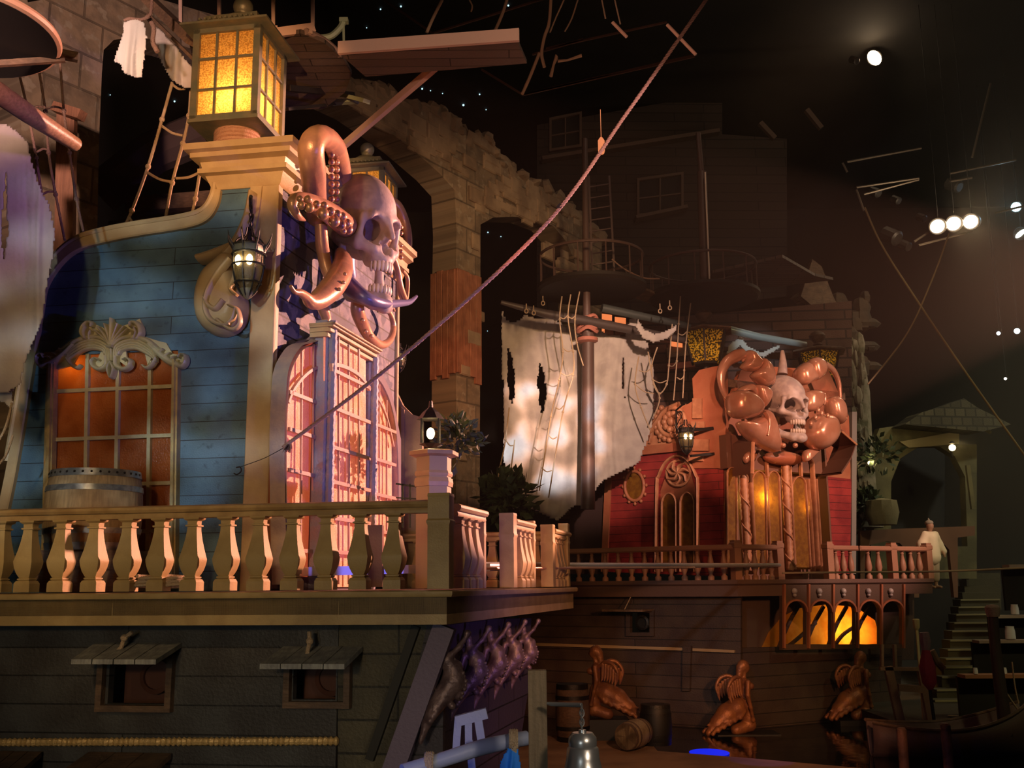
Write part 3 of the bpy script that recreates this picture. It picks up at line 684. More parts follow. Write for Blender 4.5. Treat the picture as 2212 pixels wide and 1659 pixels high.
# glazing bars (real bars standing proud)
mPB = M('pink_cream_glazing_bar', (.42, .26, .21), .4)
mb = MB(); A = onT(.16)
for x in (642, 668): mb.ribbon([(x, 745 if x > 650 else 760), (x-3, 1240)], 4.5, A, .045, .068, sm=False)
for x, y in ((640, 858), (640, 936), (640, 1022), (640, 1105), (640, 1190)):
    v = A.uv(x, y)[1]; mb.pbox(A, A.uv(612, y)[0], A.uv(694, y)[0], v-.022, v+.022, .05, .085)
mb.ribbon([(610, 870), (620, 845), (640, 818), (665, 798), (692, 790)], 7, A, .045, .085, n=8); mb.build('left_glazing_bars', mPB, ship, 30)
mb = MB(); A = onT(.34)
for x in (722, 744, 766): mb.ribbon([(x, 725 if x < 740 else 745), (x, 1262)], 4.5, A, .045, .068, sm=False)
for x, y in ((745, 818), (745, 896), (745, 978), (745, 1050), (745, 1125), (745, 1195)):
    v = A.uv(x, y)[1]; mb.pbox(A, A.uv(704, y)[0], A.uv(788, y)[0], v-.022, v+.022, .05, .085)
mb.ribbon([(704, 790), (722, 790), (745, 799), (768, 815), (788, 842)], 8, A, .045, .085, n=8); mb.build('centre_glazing_bars', mPB, ship, 30)
mb = MB(); A = onT(.16)
for x in (812, 828): mb.ribbon([(x, 830 if x < 820 else 865), (x, 1245)], 3.5, A, .04, .06, sm=False)
for x, y in ((822, 925), (822, 998), (822, 1072), (822, 1150)):
    v = A.uv(x, y)[1]; mb.pbox(A, A.uv(798, y)[0], A.uv(846, y)[0], v-.022, v+.022, .045, .075)
mb.ribbon([(798, 850), (812, 868), (828, 905), (842, 965)], 5, A, .04, .07, n=8); mb.build('right_glazing_bars', mPB, ship, 30)
# ruined low wing behind the stern (cream curved wall, far right)
pW = Pl(K+pT.u*(uTend+.5), AZS)
mb = MB(); mb.prism([(845, 1290), (845, 830), (858, 850), (870, 875), (890, 895), (912, 902), (912, 1290)], pW, -.1, 0); mb.prism([(868, 1290), (868, 880), (875, 886), (875, 1290)], pW, 0, .05)
mb.build('quarter_gallery_wall', M('gallery_tan_plaster', (.45, .34, .20), .7, bump=.3, col2=(.36, .27, .16), ns=3), ship, 0)

# ------------------------------------------------------------------ railings
def baluster_mb(c, h, w, az, n=4):
    pr = [(.56, 0), (.56, .12), (.48, .155), (.36, .165), (.43, .175), (.43, .19), (.34, .20), (.40, .22), (.52, .28), (.60, .345), (.64, .40), (.65, .432), (.61, .47), (.50, .58), (.40, .70), (.33, .82), (.32, .875), (.42, .88), (.42, .90), (.32, .905), (.33, .955), (.42, .965), (.50, .98), (.52, 1.0)]
    mb = MB(); k = math.sqrt(2) if n == 4 else 1
    mb.lathe([(r*w*k, z*h) for r, z in pr], c, n, ph=math.pi/4 if n == 4 else 0, az=az); return mb
RH = pD.uv(700, 1083)[1]   # rail top height above deck
bh = pD.uv(700, 1112)[1]
railprof = [(-.02, 0), (.05, 0), (.055, .02), (.045, .05), (.07, .055), (.085, .08), (.08, .105), (.05, .12), (-.05, .12), (-.08, .105), (-.085, .08), (-.07, .055), (-.045, .05), (-.055, .02), (-.05, 0)]
def rail(name, pl, segs, posts, bals, label, o=-.12, rh=RH, mt=mCreamD, toprail=mRailTop, bw=.148, sc=1.0, loc=None, cat='balustrade', bottom=False):
    t = thing(name, pl.W((segs[0][0]), 0, o), label, cat)
    for a, b in segs:
        A = pl.W(a, 0, o); B = pl.W(b, 0, o); mb = MB()
        z = pl.p0.z+rh-.12*sc
        cornice(mb, [(A.x, A.y), (B.x, B.y)], [(x*sc, z+y*sc) for x, y in railprof[1:]]); mb.build('top_rail', toprail, t, 40)
        if bottom: mb = MB(); mb.pbox(pl, a, b, 0, .05*sc, o-.05*sc, o+.05*sc); mb.build('bottom_rail', mt, t, 0)
    az = math.degrees(math.atan2(pl.u.x, pl.u.y))
    for (u, w, h) in posts:
        mb = MB(); c = pl.W(u, 0, o); R4 = math.sqrt(2)
        pr = [(.5, 0), (.5, .66*h), (.55, .69*h), (.55, .71*h), (.5, .73*h), (.5, .96*h), (.52, .97*h), (.5, h)]
        mb.lathe([(r*w*R4, z) for r, z in pr], c, 4, ph=math.pi/4, az=az-90); mb.build('newel_post', mt, t, 30)
    proto = None
    for u in bals:
        c = pl.W(u, 0, o)
        if proto is None:
            proto = baluster_mb(c, rh-.12*sc, bw, az-90).build('baluster', mt, t, 25); proto.data.transform(Matrix.Translation(-(c-wloc(t)))); proto.location = c-wloc(t)
        else:
            q = proto.copy(); COL.objects.link(q); q.parent = t; q.location = c-wloc(t)
    return t
def U(pl, px, y=1180, o=-.12): return pl.off(o).uv(px, y)[0]
bx = [-62, 5, 64, 135, 206, 277, 347, 418, 490, 561, 633, 706, 779, 852]
rail('balustrade', pD, [(-5.5, U(pD, 930))], [(U(pD, 952), .20, pD.uv(952, 1064)[1])], [U(pD, x) for x in bx], 'long cream balustrade of square balusters along the near deck edge')
def UE(px, o=-.12): return pE.off(o).uv(px, 1200)[0]
rail('balustrade', pE, [(UE(978), UE(1040))], [(UE(1040), .08, RH-.02)], [UE(990), UE(1005), UE(1021)], 'short balustrade turning back from the tall corner post', toprail=mCreamD, bw=.15)
rail('balustrade', pE, [(UE(1104), UE(1146))], [(UE(1098), .17, RH+.05), (UE(1147), .10, RH+.03)], [UE(1117), UE(1127), UE(1137)], 'middle short balustrade, pink lit, between two gangway gaps', toprail=mCreamD, bw=.15)
rail('balustrade', pE, [(UE(1190), UE(1224))], [(UE(1184), .17, RH+.04), (UE(1219), .14, RH+.12)], [UE(1195), UE(1202), UE(1209)], 'last short balustrade at the far tip of the near deck', toprail=mCreamD, bw=.15)
pB = Pl(pE.W(tE-.35, 0, 0), AZS)
rail('balustrade', pB, [(U(pB, 870), U(pB, 1210))], [], [U(pB, x) for x in (905, 960, 1064, 1158)], 'cream balustrade along the far deck edge, seen through the gangway gaps', toprail=mCreamD)

# gangplank / boarding beam
a = P(640, 1234, 8.3); b2 = P(1045, 1222, 9.5); c = P(1690, 1219, 18.6)
t = thing('gangplank', a, 'silver grey gangplank bridging from near deck to red ship rail', 'gangplank')
mb = MB(); mb.bar(P(655, 1235, 8.9), P(1045, 1226, 9.9), .30, .10); mb.tube([P(1020, 1224, 9.8), P(1300, 1222, 13.0), P(1690, 1220.5, 18.2)], [.058, .05, .045], 12); mb.build('plank', mSilver, t)
mb = MB(); mb.tube([P(1000, 1228, 9.3), P(1500, 1226, 14.5)], .018, 8); mb.build('side_rail', M('copper_edge', (.6, .35, .25), .3, metal=.6), t)

# ------------------------------------------------------------------ tower lanterns
def box_lantern(loc, s, az, label, group=None, ebulb=26, hh=1.30):
    t = thing('ship_lantern', loc, label, 'lantern', group)
    r = Matrix.Rotation(-R(az), 3, 'Z'); L = Vector(loc); w = .42*s; z0 = .10*s; h = hh*s
    def q(x, y, z): return L+r @ Vector((x, y, z))
    mb = MB()
    for sx in (-1, 1):
        for sy in (-1, 1): mb.box(q(sx*w, sy*w, z0+h/2), (.09*s, .09*s, h), r)
    for z, th in ((z0+.03*s, .09*s), (z0+h-.03*s, .08*s)):
        for sgn in (-1, 1): mb.box(q(0, sgn*w, z), (2*w+.09*s, .09*s, th), r); mb.box(q(sgn*w, 0, z), (.09*s, 2*w+.09*s, th), r)
    mb.box(q(0, 0, z0), (2*w+.12*s, 2*w+.12*s, .05*s), r)
    mb.build('lantern_frame', mPatina, t, 30)
    mb = MB()
    for i in (1, 2):
        f = -w+2*w*i/3; g = z0+h*i/3
        for sgn in (-1, 1):
            mb.box(q(f, sgn*(w+.015*s), z0+h/2), (.03*s, .03*s, h), r); mb.box(q(sgn*(w+.015*s), f, z0+h/2), (.03*s, .03*s, h), r)
            mb.box(q(0, sgn*(w+.015*s), g), (2*w, .03*s, .03*s), r); mb.box(q(sgn*(w+.015*s), 0, g), (.03*s, 2*w, .03*s), r)
    mb.build('glazing_bars', mPatina, t, 0)
    mb = MB()
    for sgn in (-1, 1): mb.add([q(-w, sgn*w, z0), q(w, sgn*w, z0), q(w, sgn*w, z0+h), q(-w, sgn*w, z0+h)], [(0, 1, 2, 3)]); mb.add([q(sgn*w, -w, z0), q(sgn*w, w, z0), q(sgn*w, w, z0+h), q(sgn*w, -w, z0+h)], [(0, 1, 2, 3)])
    mb.build('crackle_glass', mLampGlass, t, 0)
    mb = MB(); k = math.sqrt(2); zt = z0+h
    mb.lathe([(w*k*.9, zt-.01), (.60*s*k, zt), (.60*s*k, zt+.03*s), (.56*s*k, zt+.05*s), (.42*s*k, zt+.14*s), (.38*s*k, zt+.15*s), (.36*s*k, zt+.24*s), (.2*s, zt+.26*s)], L, 4, ph=math.pi/4, az=az)
    mb.lathe([(.30*s, zt+.22*s), (.30*s, zt+.25*s), (.26*s, zt+.31*s), (.18*s, zt+.37*s), (.10*s, zt+.40*s), (.07*s, zt+.41*s)], L, 24)
    for i in range(11):
        for sgn in (-1,):
            mb.box(q(-.36*s+.072*s*i, sgn*.47*s, zt+.10*s), (.03*s, .12*s, .03*s), r)
    mb.build('lantern_roof', mPatina, t, 35)
    mb = MB(); mb.lathe([(.06*s, zt+.38*s), (.10*s, zt+.44*s)], L, 16); mb.ball(q(0, 0, zt+.54*s), .135*s, 20, 12); mb.build('ball_finial', mPatina, t)
    mb = MB(); mb.ball(q(.12*s, -.2*s, z0+.2*s), .05*s); mb.build('lamp_bulb', mBulb, t)
    point('lantern_light', q(.1*s, -.12*s, z0+.3*s), ebulb*1.25, (1, .72, .34), .06)
    # rope coil base
    mb = MB(); coil = []
    for i in range(6*20+1): a_ = 2*math.pi*i/20; coil.append(L+Vector((math.cos(a_)*.28*s, math.sin(a_)*.28*s, -.22*s+.30*s*i/120)))
    mb.tube(coil, .031*s, 6); mb.lathe([(.26*s, -.24*s), (.26*s, .1*s)], L, 20); mb.build('rope_coil', M('copper_brown_rope', (.50, .27, .17), .6, bump=.8, bs=70), t)
    return t
Lz = z1
lk = pS.off(-.38).uv(492, 290)[0]
box_lantern(pS.W(lk+.14, 0, -.36)+Vector((0, 0, Lz-DZ+.30)), .93, AZS-90, 'big amber paned lantern on the near corner of the blue stern tower')
bl = pT.W(uTend-.32, 0, -.42)
box_lantern(bl+Vector((0, 0, Lz-DZ+.22)), .85, AZS-90, 'smaller looking amber lantern behind the octopus skull', ebulb=20, hh=1.02)
# ------------------------------------------------------------------ skulls
def skull_fn():
    A = [Ell((0, .13, .72), (.30, .40, .30)), Ell((0, -.06, .68), (.25, .25, .24)), Cap((-.16, -.26, .60), (.16, -.26, .60), .05),
         Ell((0, -.17, .40), (.16, .16, .18)), Cap((-.13, -.27, .37), (-.24, -.15, .41), .05, .045), Cap((.13, -.27, .37), (.24, -.15, .41), .05, .045),
         Cap((-.24, -.15, .41), (-.29, .08, .46), .04, .028), Cap((.24, -.15, .41), (.29, .08, .46), .04, .028),
         Ell((0, -.22, .30), (.13, .13, .075)), Cap((0, -.31, .57), (0, -.38, .46), .045, .03),
         Cap((-.24, -.15, .42), (-.23, -.2, .60), .035), Cap((.24, -.15, .42), (.23, -.2, .60), .035), Ell((0, .05, .48), (.17, .2, .14))]
    S = [Ell((-.125, -.33, .50), (.092, .30, .112)), Ell((.125, -.33, .50), (.092, .30, .112)), Ell((0, .0, .56), (.19, .24, .15)), Ell((-.028, -.40, .385), (.038, .22, .062)), Ell((.028, -.40, .385), (.038, .22, .062)),
         Ell((-.36, -.08, .54), (.12, .17, .11)), Ell((.36, -.08, .54), (.12, .17, .11)), Ell((0, -.05, .22), (.10, .2, .06))]
    return sdf(A, S, .05, .02)
def jaw_fn(dz=0.0):
    A = []
    for s in (-1, 1):
        A += Chain([(s*.25, .06, .42), (s*.235, .02, .20-dz), (s*.20, -.04, .13-dz), (s*.10, -.25, .06-dz), (0, -.31, .045-dz)], [.035, .055, .06, .055, .06])
    A += [Ell((0, -.22, .11-dz), (.125, .12, .045)), Ell((0, -.33, .05-dz), (.08, .05, .05))]
    return sdf(A, [Ell((0, -.06, .10-dz), (.10, .17, .12))], .04, .02)
SK = {}
def skull(t, origin, az, scale, pitch=0, roll=0, dz=.05, h=.014, sx=1.0):
    X = place(origin, az, scale, pitch, roll) @ Matrix.Diagonal((sx, sx, 1, 1))
    nets_mb(skull_fn(), (-.42, -.52, .12), (.42, .58, 1.08), h, X).build('skull', mBone, t, 0).data.shade_smooth()
    nets_mb(jaw_fn(dz), (-.36, -.44, -.10-dz), (.36, .16, .52), h, X).build('jaw', mBone, t, 0).data.shade_smooth()
    for up in (1, 0):
        mb = MB(); n = 10
        for i in range(n):
            a = R(-82+164*i/(n-1)); x = .118*math.sin(a); y = -.215-.122*math.cos(a)+.0
            z = .245 if up else .155-dz
            r = Matrix.Rotation(a, 3, 'Z')
            q = MB(); q.ball((x, y, z), (.023, .018, .048 if up else .038), 8, 6, r); mb.add([X @ v for v in q.v], q.f)
        mb.build('upper_teeth' if up else 'lower_teeth', mTooth, t, 60)
so = pT.off(.62).hit(790, 640)
oct_ = thing('skull_sculpture', so, 'giant skull wrapped in copper octopus tentacles on the stern of the blue ship', 'sculpture')
skull(oct_, so+Vector((-.08, .25, -.02)), 129, 1.72, pitch=3, sx=.76, dz=.085)
def tent(path, rs, off, suck=None, sr=None, n=7, t=None, mat=None, name='tentacle'):
    offs = off if isinstance(off, (list, tuple)) else [off]*len(path)
    pts = smooth([tuple(pT.off(o).hit(x, y)) for (x, y), o in zip(path, offs)], n)
    sc = pxn(10.2, 520); r = [a/sc for a in (rs if isinstance(rs, (list, tuple)) else [rs])]
    mb = MB(); mb.tube(pts, r if len(r) > 1 else r[0], 16); o = mb.build(name, mat or mBronze, oct_, 60)
    if suck:
        for (x, y, rr, of) in suck:
            m = MB(); c = pT.off(of).hit(x, y); k = rr/sc
            m.ball(c, k*1.15, 12, 8); m.build('sucker', mBronze, o, 60)
    return o
tent([(686, 470), (680, 420), (676, 370), (672, 320), (686, 296), (708, 300), (727, 325), (737, 370), (740, 420), (742, 470)], [20, 21, 23, 23, 21, 20, 20, 20, 22, 24], [.25, .45, .6, .7, .7, .6, .45, .3, .2, .1],
     [(716+dx, 318+i*16, 5.5, .52-.02*i) for i in range(10) for dx in (0, 11)])
tent([(659, 476), (645, 468), (634, 452), (632, 437), (643, 430), (662, 434), (690, 447), (715, 462), (740, 482), (765, 500)], [1.5, 6, 8, 9, 11, 14, 17, 20, 22, 24], [.75, .8, .8, .8, .8, .75, .65, .55, .45, .35],
     [(648, 430, 5, .95), (665, 431, 6, 1.0), (651, 444, 6, 1.0), (668, 449, 7, 1.05), (684, 442, 6, .95), (700, 444, 6, .95), (697, 462, 9, 1.05), (714, 457, 7, .95), (728, 463, 7, .9), (740, 468, 7, .85), (722, 478, 9, .95), (737, 486, 8, .9), (750, 482, 7, .85), (752, 496, 8, .8), (742, 499, 5, .8)])
tent([(693, 485), (696, 530), (704, 575), (718, 612)], [12, 13, 12, 10], [.3, .3, .35, .4])
tent([(735, 545), (741, 565), (735, 592), (716, 622), (690, 646), (672, 652), (660, 640), (648, 632), (636, 630), (628, 618)], [10, 18, 22, 22, 18, 12, 8, 6, 4, 3], [.3, .5, .65, .7, .7, .7, .72, .75, .75, .75],
     [(745, 592, 3, .85), (742, 610, 3, .85), (733, 625, 3, .85), (722, 640, 3, .8)])
tent([(838, 430), (858, 445), (872, 475), (880, 510), (880, 548), (872, 572)], [12, 13, 13, 12, 10, 7], [-.1, .0, .05, .1, .1, .1],
     [(845+min(i, 3)*7, 452+i*13, 5, .25) for i in range(9)])
tent([(846, 545), (858, 580), (866, 620), (878, 650)], [6, 7, 7, 5], .25)
tent([(870, 585), (880, 600), (880, 630), (876, 650), (866, 640), (862, 615), (866, 595)], [4, 5, 5, 5, 5, 4, 3], .2)
tent([(775, 640), (772, 670), (785, 705), (802, 732), (824, 745), (842, 735), (850, 710), (846, 685), (838, 668), (846, 662), (852, 672)], [13, 14, 13, 11, 9, 8, 7, 6, 5, 4, 3], [.4, .4, .35, .35, .3, .25, .2, .2, .2, .2, .2],
     [(783, 692, 4, .62), (790, 716, 4, .6), (802, 726, 4, .55)])
mBlueSkin = M('dusky_blue_tentacle', (.16, .15, .30), .35, metal=.2, bump=.1)
tent([(735, 590), (760, 622), (792, 645), (830, 656), (862, 655), (885, 652), (900, 640)], [14, 17, 13, 9, 8, 6, 3], [.45, .6, .8, .9, .85, .8, .8], mat=mBlueSkin)
tent([(690, 655), (700, 672), (705, 690), (700, 705)], [9, 11, 9, 6], .3)
tent([(745, 470), (750, 520), (745, 560), (752, 600)], [22, 24, 22, 18], .15, mat=mBlueSkin)

# ------------------------------------------------------------------ sconce lanterns
def sconce(loc, s, az, label, bracket=True, e=3.0, chain=True, group=None, br=1.0):
    t = thing('wall_lantern', loc, label, 'lantern', group)
    L = Vector(loc); f = Vector((math.sin(R(az)), math.cos(R(az)), 0)); rt = Vector((f.y, -f.x, 0))
    def q(x, y, z): return L+rt*x*s+f*y*s+Vector((0, 0, z*s))
    mb = MB()
    for i in range(8):
        a = 2*math.pi*i/8; c, sn = math.cos(a), math.sin(a)
        mb.tube([q(c*r, sn*r, z) for r, z in smooth([(.05, -.52), (.14, -.42), (.22, -.22), (.25, 0), (.25, .16)], 3)], .014*s, 5)
        mb.tube([q(c*r, sn*r, z) for r, z in smooth([(.24, .20), (.27, .28), (.34, .40), (.36, .50)], 3)], [.022*s, .016*s, .004*s], 5)
        mb.tube([q(c*r, sn*r, z) for r, z in smooth([(.25, .30), (.18, .40), (.08, .46), (.05, .60)], 3)], .012*s, 5)
    for z, r in ((.16, .26), (.30, .255), (-.02, .255), (-.30, .2)):
        mb.tube([q(math.cos(a)*r, math.sin(a)*r, z) for a in [2*math.pi*k/16 for k in range(17)]], .018*s, 5)
    mb.build('cage', mIron, t)
    mb = MB(); mb.lathe([(.245*s, .15*s), (.26*s, .17*s), (.26*s, .29*s), (.245*s, .31*s)], L, 8); mb.lathe([(.02*s, -.56*s), (.07*s, -.52*s), (.11*s, -.46*s), (.13*s, -.40*s), (.06*s, -.36*s)], L, 12); mb.build('crown_band', mPatina if br > 1 else mIron, t)
    mb = MB(); mb.lathe([(.10*s, -.40*s), (.19*s, -.22*s), (.225*s, 0), (.23*s, .15*s)], L, 12); mb.build('smoked_glass', M('smoked_lantern_glass', (.13, .10, .05), .3, trans=.35, bump=.5, bs=50), t)
    for dx in (-.09, .09):
        mb = MB(); mb.ball(q(dx, .20, .02), (.05*s, .05*s, .085*s)); mb.build('bulb', mBulb, t)
    point('lantern_light', q(0, .30, .03), e*.6, (1, .7, .32), .04)
    if chain:
        mb = MB()
        for i in range(7): mb.tube([q((0.02 if i % 2 else 0)*math.cos(a), .02*math.sin(a), .60+.07*i+.035*math.sin(a)) for a in [2*math.pi*k/8 for k in range(9)]], .008*s, 4)
        mb.build('chain', mIron, t)
    if bracket:
        mb = MB(); mb.tube([q(*p) for p in smooth([(0, .02, 1.12), (.05, -.10, 1.10), (.16, -.42, .98)], 4)], .03*s, 6)
        mb.tube([q(.16, -.42, z) for z in (.98, .6, .2)], .03*s, 6)
        mb.tube([q(*p) for p in smooth([(.16, -.42, .45), (.12, -.25, .62), (.04, -.18, .78), (.06, -.25, .92), (.14, -.34, .88), (.1, -.3, .78)], 5)], .016*s, 5)
        mb.build('bracket', mIron, t)
    return t
sconce(pS.off(.42).hit(537, 572), .72, 187, 'ornate black iron lantern hanging at the corner of the blue wall', e=2.5, br=2)
sconce(P(862, 775, 11.9), .42, 170, 'small lit iron lantern past the stern wall of the blue ship', e=1.2)
# ------------------------------------------------------------------ RIGHT (red) ship
KR = P(1562, 1245, 19.0); DR = HCAM+.07; KR.z = DR
rS = Pl(KR, 122.0); rT = Pl(KR, 60.0)
mRed = M('red_planks', (0.36, 0.035, 0.03), .5, planks=dict(w=8.2, h=.20, g=.008, var=.8, dark=.25), uv=True, col2=(0.24, 0.02, 0.02), ns=2, bump=.25)
mOrange = M('terracotta_paint', (0.42, 0.15, 0.07), .5, col2=(0.36, 0.11, 0.05), ns=2, bump=.2)
mOrangeL = M('terracotta_gold_trim', (0.52, 0.24, 0.12), .42, col2=(0.42, 0.18, 0.09), ns=6, bump=.2, bs=40)
mRHull = M('dark_red_brown_hull', (0.085, 0.055, 0.04), .6, planks=dict(w=7.4, h=.27, g=.012, var=.7, dark=.25), uv=True, col2=(0.06, 0.035, 0.03), ns=1.5, bump=.4)
mAmberR = M('gold_gothic_glass', (0.42, 0.19, 0.02), .35, col2=(0.30, 0.12, 0.015), ns=8, bump=.6, bs=50, trans=.5, emit=(.5, .16, .0), es=.0)
rs = thing('red_galleon', (KR.x, KR.y, DR), 'red-walled pirate galleon with terracotta tower, gothic amber windows and arcaded stern', 'pirate ship')
mb = MB(); mb.prism([(1300, 1235), (1314, 980), (1485, 962), (1562, 985), (1562, 1245)], rS, -.15, 0, holes=[[(1424, 1225), (1424, 1060), (1440, 1015), (1468, 1005), (1492, 1015), (1503, 1060), (1503, 1225)]]); mb.build('side_wall', mRed, rs, 0)
mb = MB(); mb.prism([(1486, 965), (1468, 905), (1476, 880), (1500, 866), (1497, 818), (1512, 800), (1540, 793), (1566, 790), (1570, 1012), (1500, 1012)], rS, -.2, .05); mb.build('tower_parapet', mOrange, rs, 0)
mb = MB()
for (x0, x1, y0, y1) in ((1500, 1520, 862, 905), (1497, 1526, 912, 925), (1500, 1535, 950, 975), (1492, 1522, 985, 997)): mb = MB(); mb.prism([(x0, y1), (x0, y0), (x1, y0), (x1, y1)], rS, .05, .14); mb.build('parapet_moulding', mOrangeL, rs, 0)
mb = MB(); mb.prism([(1308, 992), (1312, 972), (1484, 956), (1492, 968), (1484, 974)], rS, 0, .14); mb.prism([(1300, 1235), (1311, 985), (1324, 984), (1313, 1235)], rS, 0, .06); mb.build('eaves_beam', mOrange, rs, 0)
# volute and medallion
mb = MB(); Q = rS.off(.02)
mb.ribbon([(1335, 946), (1326, 950), (1320, 942), (1326, 933), (1336, 934), (1342, 944), (1334, 957), (1318, 956)][::-1]+[], [9, 8, 7, 7, 6, 5], Q, 0, .14, prof=ROUND)
mb.ribbon([(1320, 945), (1325, 960), (1345, 966), (1375, 958), (1400, 940), (1422, 912), (1440, 888), (1470, 872)], [8, 11, 12, 14, 15, 15, 13, 9], Q, 0, .2, prof=ROUND)
mb.prism([(1342, 968), (1375, 955), (1402, 935), (1425, 905), (1445, 885), (1482, 872), (1486, 962)], rS, -.1, .02)
for k in range(5): mb.ribbon([(1360+22*k, 964-3*k), (1366+22*k, 950-8*k), (1358+24*k, 940-10*k)], [5, 9, 3], Q, 0, .10, prof=ROUND)
mb.build('volute_gable', mOrangeL, rs, 40)
mb = MB(); C = rS.uv(1455, 912); r1 = .36
mb.tube([rS.W(C[0]+math.cos(a)*r1, C[1]+math.sin(a)*r1, .12) for a in [2*math.pi*i/28 for i in range(29)]], .06, 8)
for i in range(10): a = 2*math.pi*i/10; mb.ball(rS.W(C[0]+math.cos(a)*.2, C[1]+math.sin(a)*.2, .12), .09, 8, 6)
mb.ball(rS.W(C[0], C[1], .14), .12, 12, 8)
for i in range(9): a = 2.2+2.6*i/9; mb.ball(rS.W(C[0]+math.cos(a)*.47, C[1]+math.sin(a)*.47, .10), .08, 8, 6)
mb.build('rosette_medallion', mOrangeL, rs, 60)
# oval window
mb = MB(); C = rS.uv(1372, 1050)
mb.tube([rS.W(C[0]+math.cos(a)*.27, C[1]+math.sin(a)*.38, .05) for a in [2*math.pi*i/24 for i in range(25)]], .045, 8)
for i in range(12): a = 2*math.pi*i/12; mb.ball(rS.W(C[0]+math.cos(a)*.33, C[1]+math.sin(a)*.46, .04), .05, 6, 5)
ov = mb.build('oval_window_frame', mOrange, rs, 60)
mb = MB(); mb.sheet([(C[0]+math.cos(a)*.26, C[1]+math.sin(a)*.37) for a in [2*math.pi*i/24 for i in range(24)]], rS, .03, uvspace=True); mb.build('oval_pane', mAmberR, ov, 0)
# gothic window in the side
def lancet(mbF, mbG, pl, x0, x1, yt, yb, w=4.5, o=0.0, d=.08, x0b=None, x1b=None):
    x0b = x0 if x0b is None else x0b; x1b = x1 if x1b is None else x1b
    xm = (x0+x1)/2; hw = (x1-x0)/2; yy = yt+hw*1.1
    arc = [(x0b, yb), (x0, yy+20), (x0+hw*.08, yy-hw*.1), (x0+hw*.45, yt+hw*.28), (xm, yt), (x1-hw*.45, yt+hw*.28), (x1-hw*.08, yy-hw*.1), (x1, yy+20), (x1b, yb)]
    mbF.ribbon(arc, w, pl, o, o+d, n=5, prof=ROUND)
    if mbG: mbG.sheet(smooth(arc, 4), pl, o)
F_, G_ = MB(), MB()
lancet(F_, None, rS, 1420, 1508, 985, 1235, 6, .0, .12, 1418, 1508)
lancet(F_, G_, rS, 1430, 1461, 1066, 1235, 4, .0, .07); lancet(F_, G_, rS, 1470, 1500, 1064, 1235, 4, .0, .07)
C = rS.uv(1466, 1022)
F_.tube([rS.W(C[0]+math.cos(a)*.32, C[1]+math.sin(a)*.32, .03) for a in [2*math.pi*i/24 for i in range(25)]], .035, 6)
for i in range(7): a = 2*math.pi*i/7+.3; F_.ribbon([rS and (1466, 1022), (1466+14*math.cos(a), 1022+14*math.sin(a)), (1466+25*math.cos(a+.5), 1022+25*math.sin(a+.5))], [5, 9, 3], rS, .0, .12, prof=ROUND)
gf = F_.build('gothic_window_frame', mOrangeL, rs, 50); G_.build('gothic_panes', mAmberR, gf, 0)
mb = MB(); mb.prism([(1424, 1225), (1424, 1060), (1440, 1015), (1468, 1000), (1492, 1012), (1503, 1060), (1503, 1225)], rS, -.13, -.08); mb.build('tympanum_board', mOrange, rs, 0)
# stern face
mb = MB(); mb.prism([(1562, 1240), (1566, 1010), (1568, 900), (1600, 800), (1640, 790), (1790, 800), (1834, 900), (1838, 1035), (1836, 1240)], rT, -.15, 0); mb.build('stern_wall', mOrange, rs, 0)
mb = MB(); mb.prism([(1795, 1240), (1785, 1030), (1838, 1035), (1834, 1240)], rT, 0, .03); mb.build('red_stern_panel', mRed, rs, 0)
mb = MB(); mb.prism([(1836, 1240), (1838, 890), (1848, 890), (1846, 1240)], rT, -.15, .05); mb.build('grey_edge_board', M('grey_board', (.22, .20, .17), .7), rs, 0)
q0 = rT.off(.05); q_ = rT.off(.35); mb = MB(); mb.pbox(q0, q0.uv(1568, 980)[0], q0.uv(1776, 980)[0], 0, q0.uv(1650, 945)[1], -.05, 0)
mb.pbox(q_, q_.uv(1570, 980)[0], q_.uv(1774, 980)[0], q_.uv(1650, 1016)[1], q_.uv(1650, 945)[1], -.3, 0)
for x in (1568, 1772): mb.pbox(q0, q0.uv(x, 1100)[0]-.03, q0.uv(x, 1100)[0]+.03, 0, 3.6, 0, .3)
mb.build('bay_carcase', M('dark_bay_brown', (.16, .07, .04), .6), rs, 0)
F_, G_ = MB(), MB(); B = rT.off(.37)
lancet(F_, G_, B, 1624, 1652, 1018, 1228, 3.5, 0, .06, 1632, 1656); lancet(F_, G_, B, 1657, 1682, 1018, 1228, 3.5, 0, .06, 1664, 1688); lancet(F_, G_, B, 1710, 1740, 1030, 1230, 3.5, 0, .06, 1716, 1750)
lancet(F_, G_, B, 1570, 1590, 1010, 1220, 3, 0, .05)
lancet(F_, None, B, 1616, 1690, 965, 1228, 6, 0, .14, 1628, 1700); lancet(F_, None, B, 1702, 1752, 975, 1230, 6, 0, .14, 1712, 1764)
F_.ribbon([(1653, 985), (1655, 1030)], 5, B, 0, .08, sm=False); F_.ribbon([(1727, 1000), (1728, 1030)], 5, B, 0, .08, sm=False)
bf = F_.build('bay_window_frame', mOrangeL, rs, 50); G_.build('bay_panes', mAmberR, bf, 0)
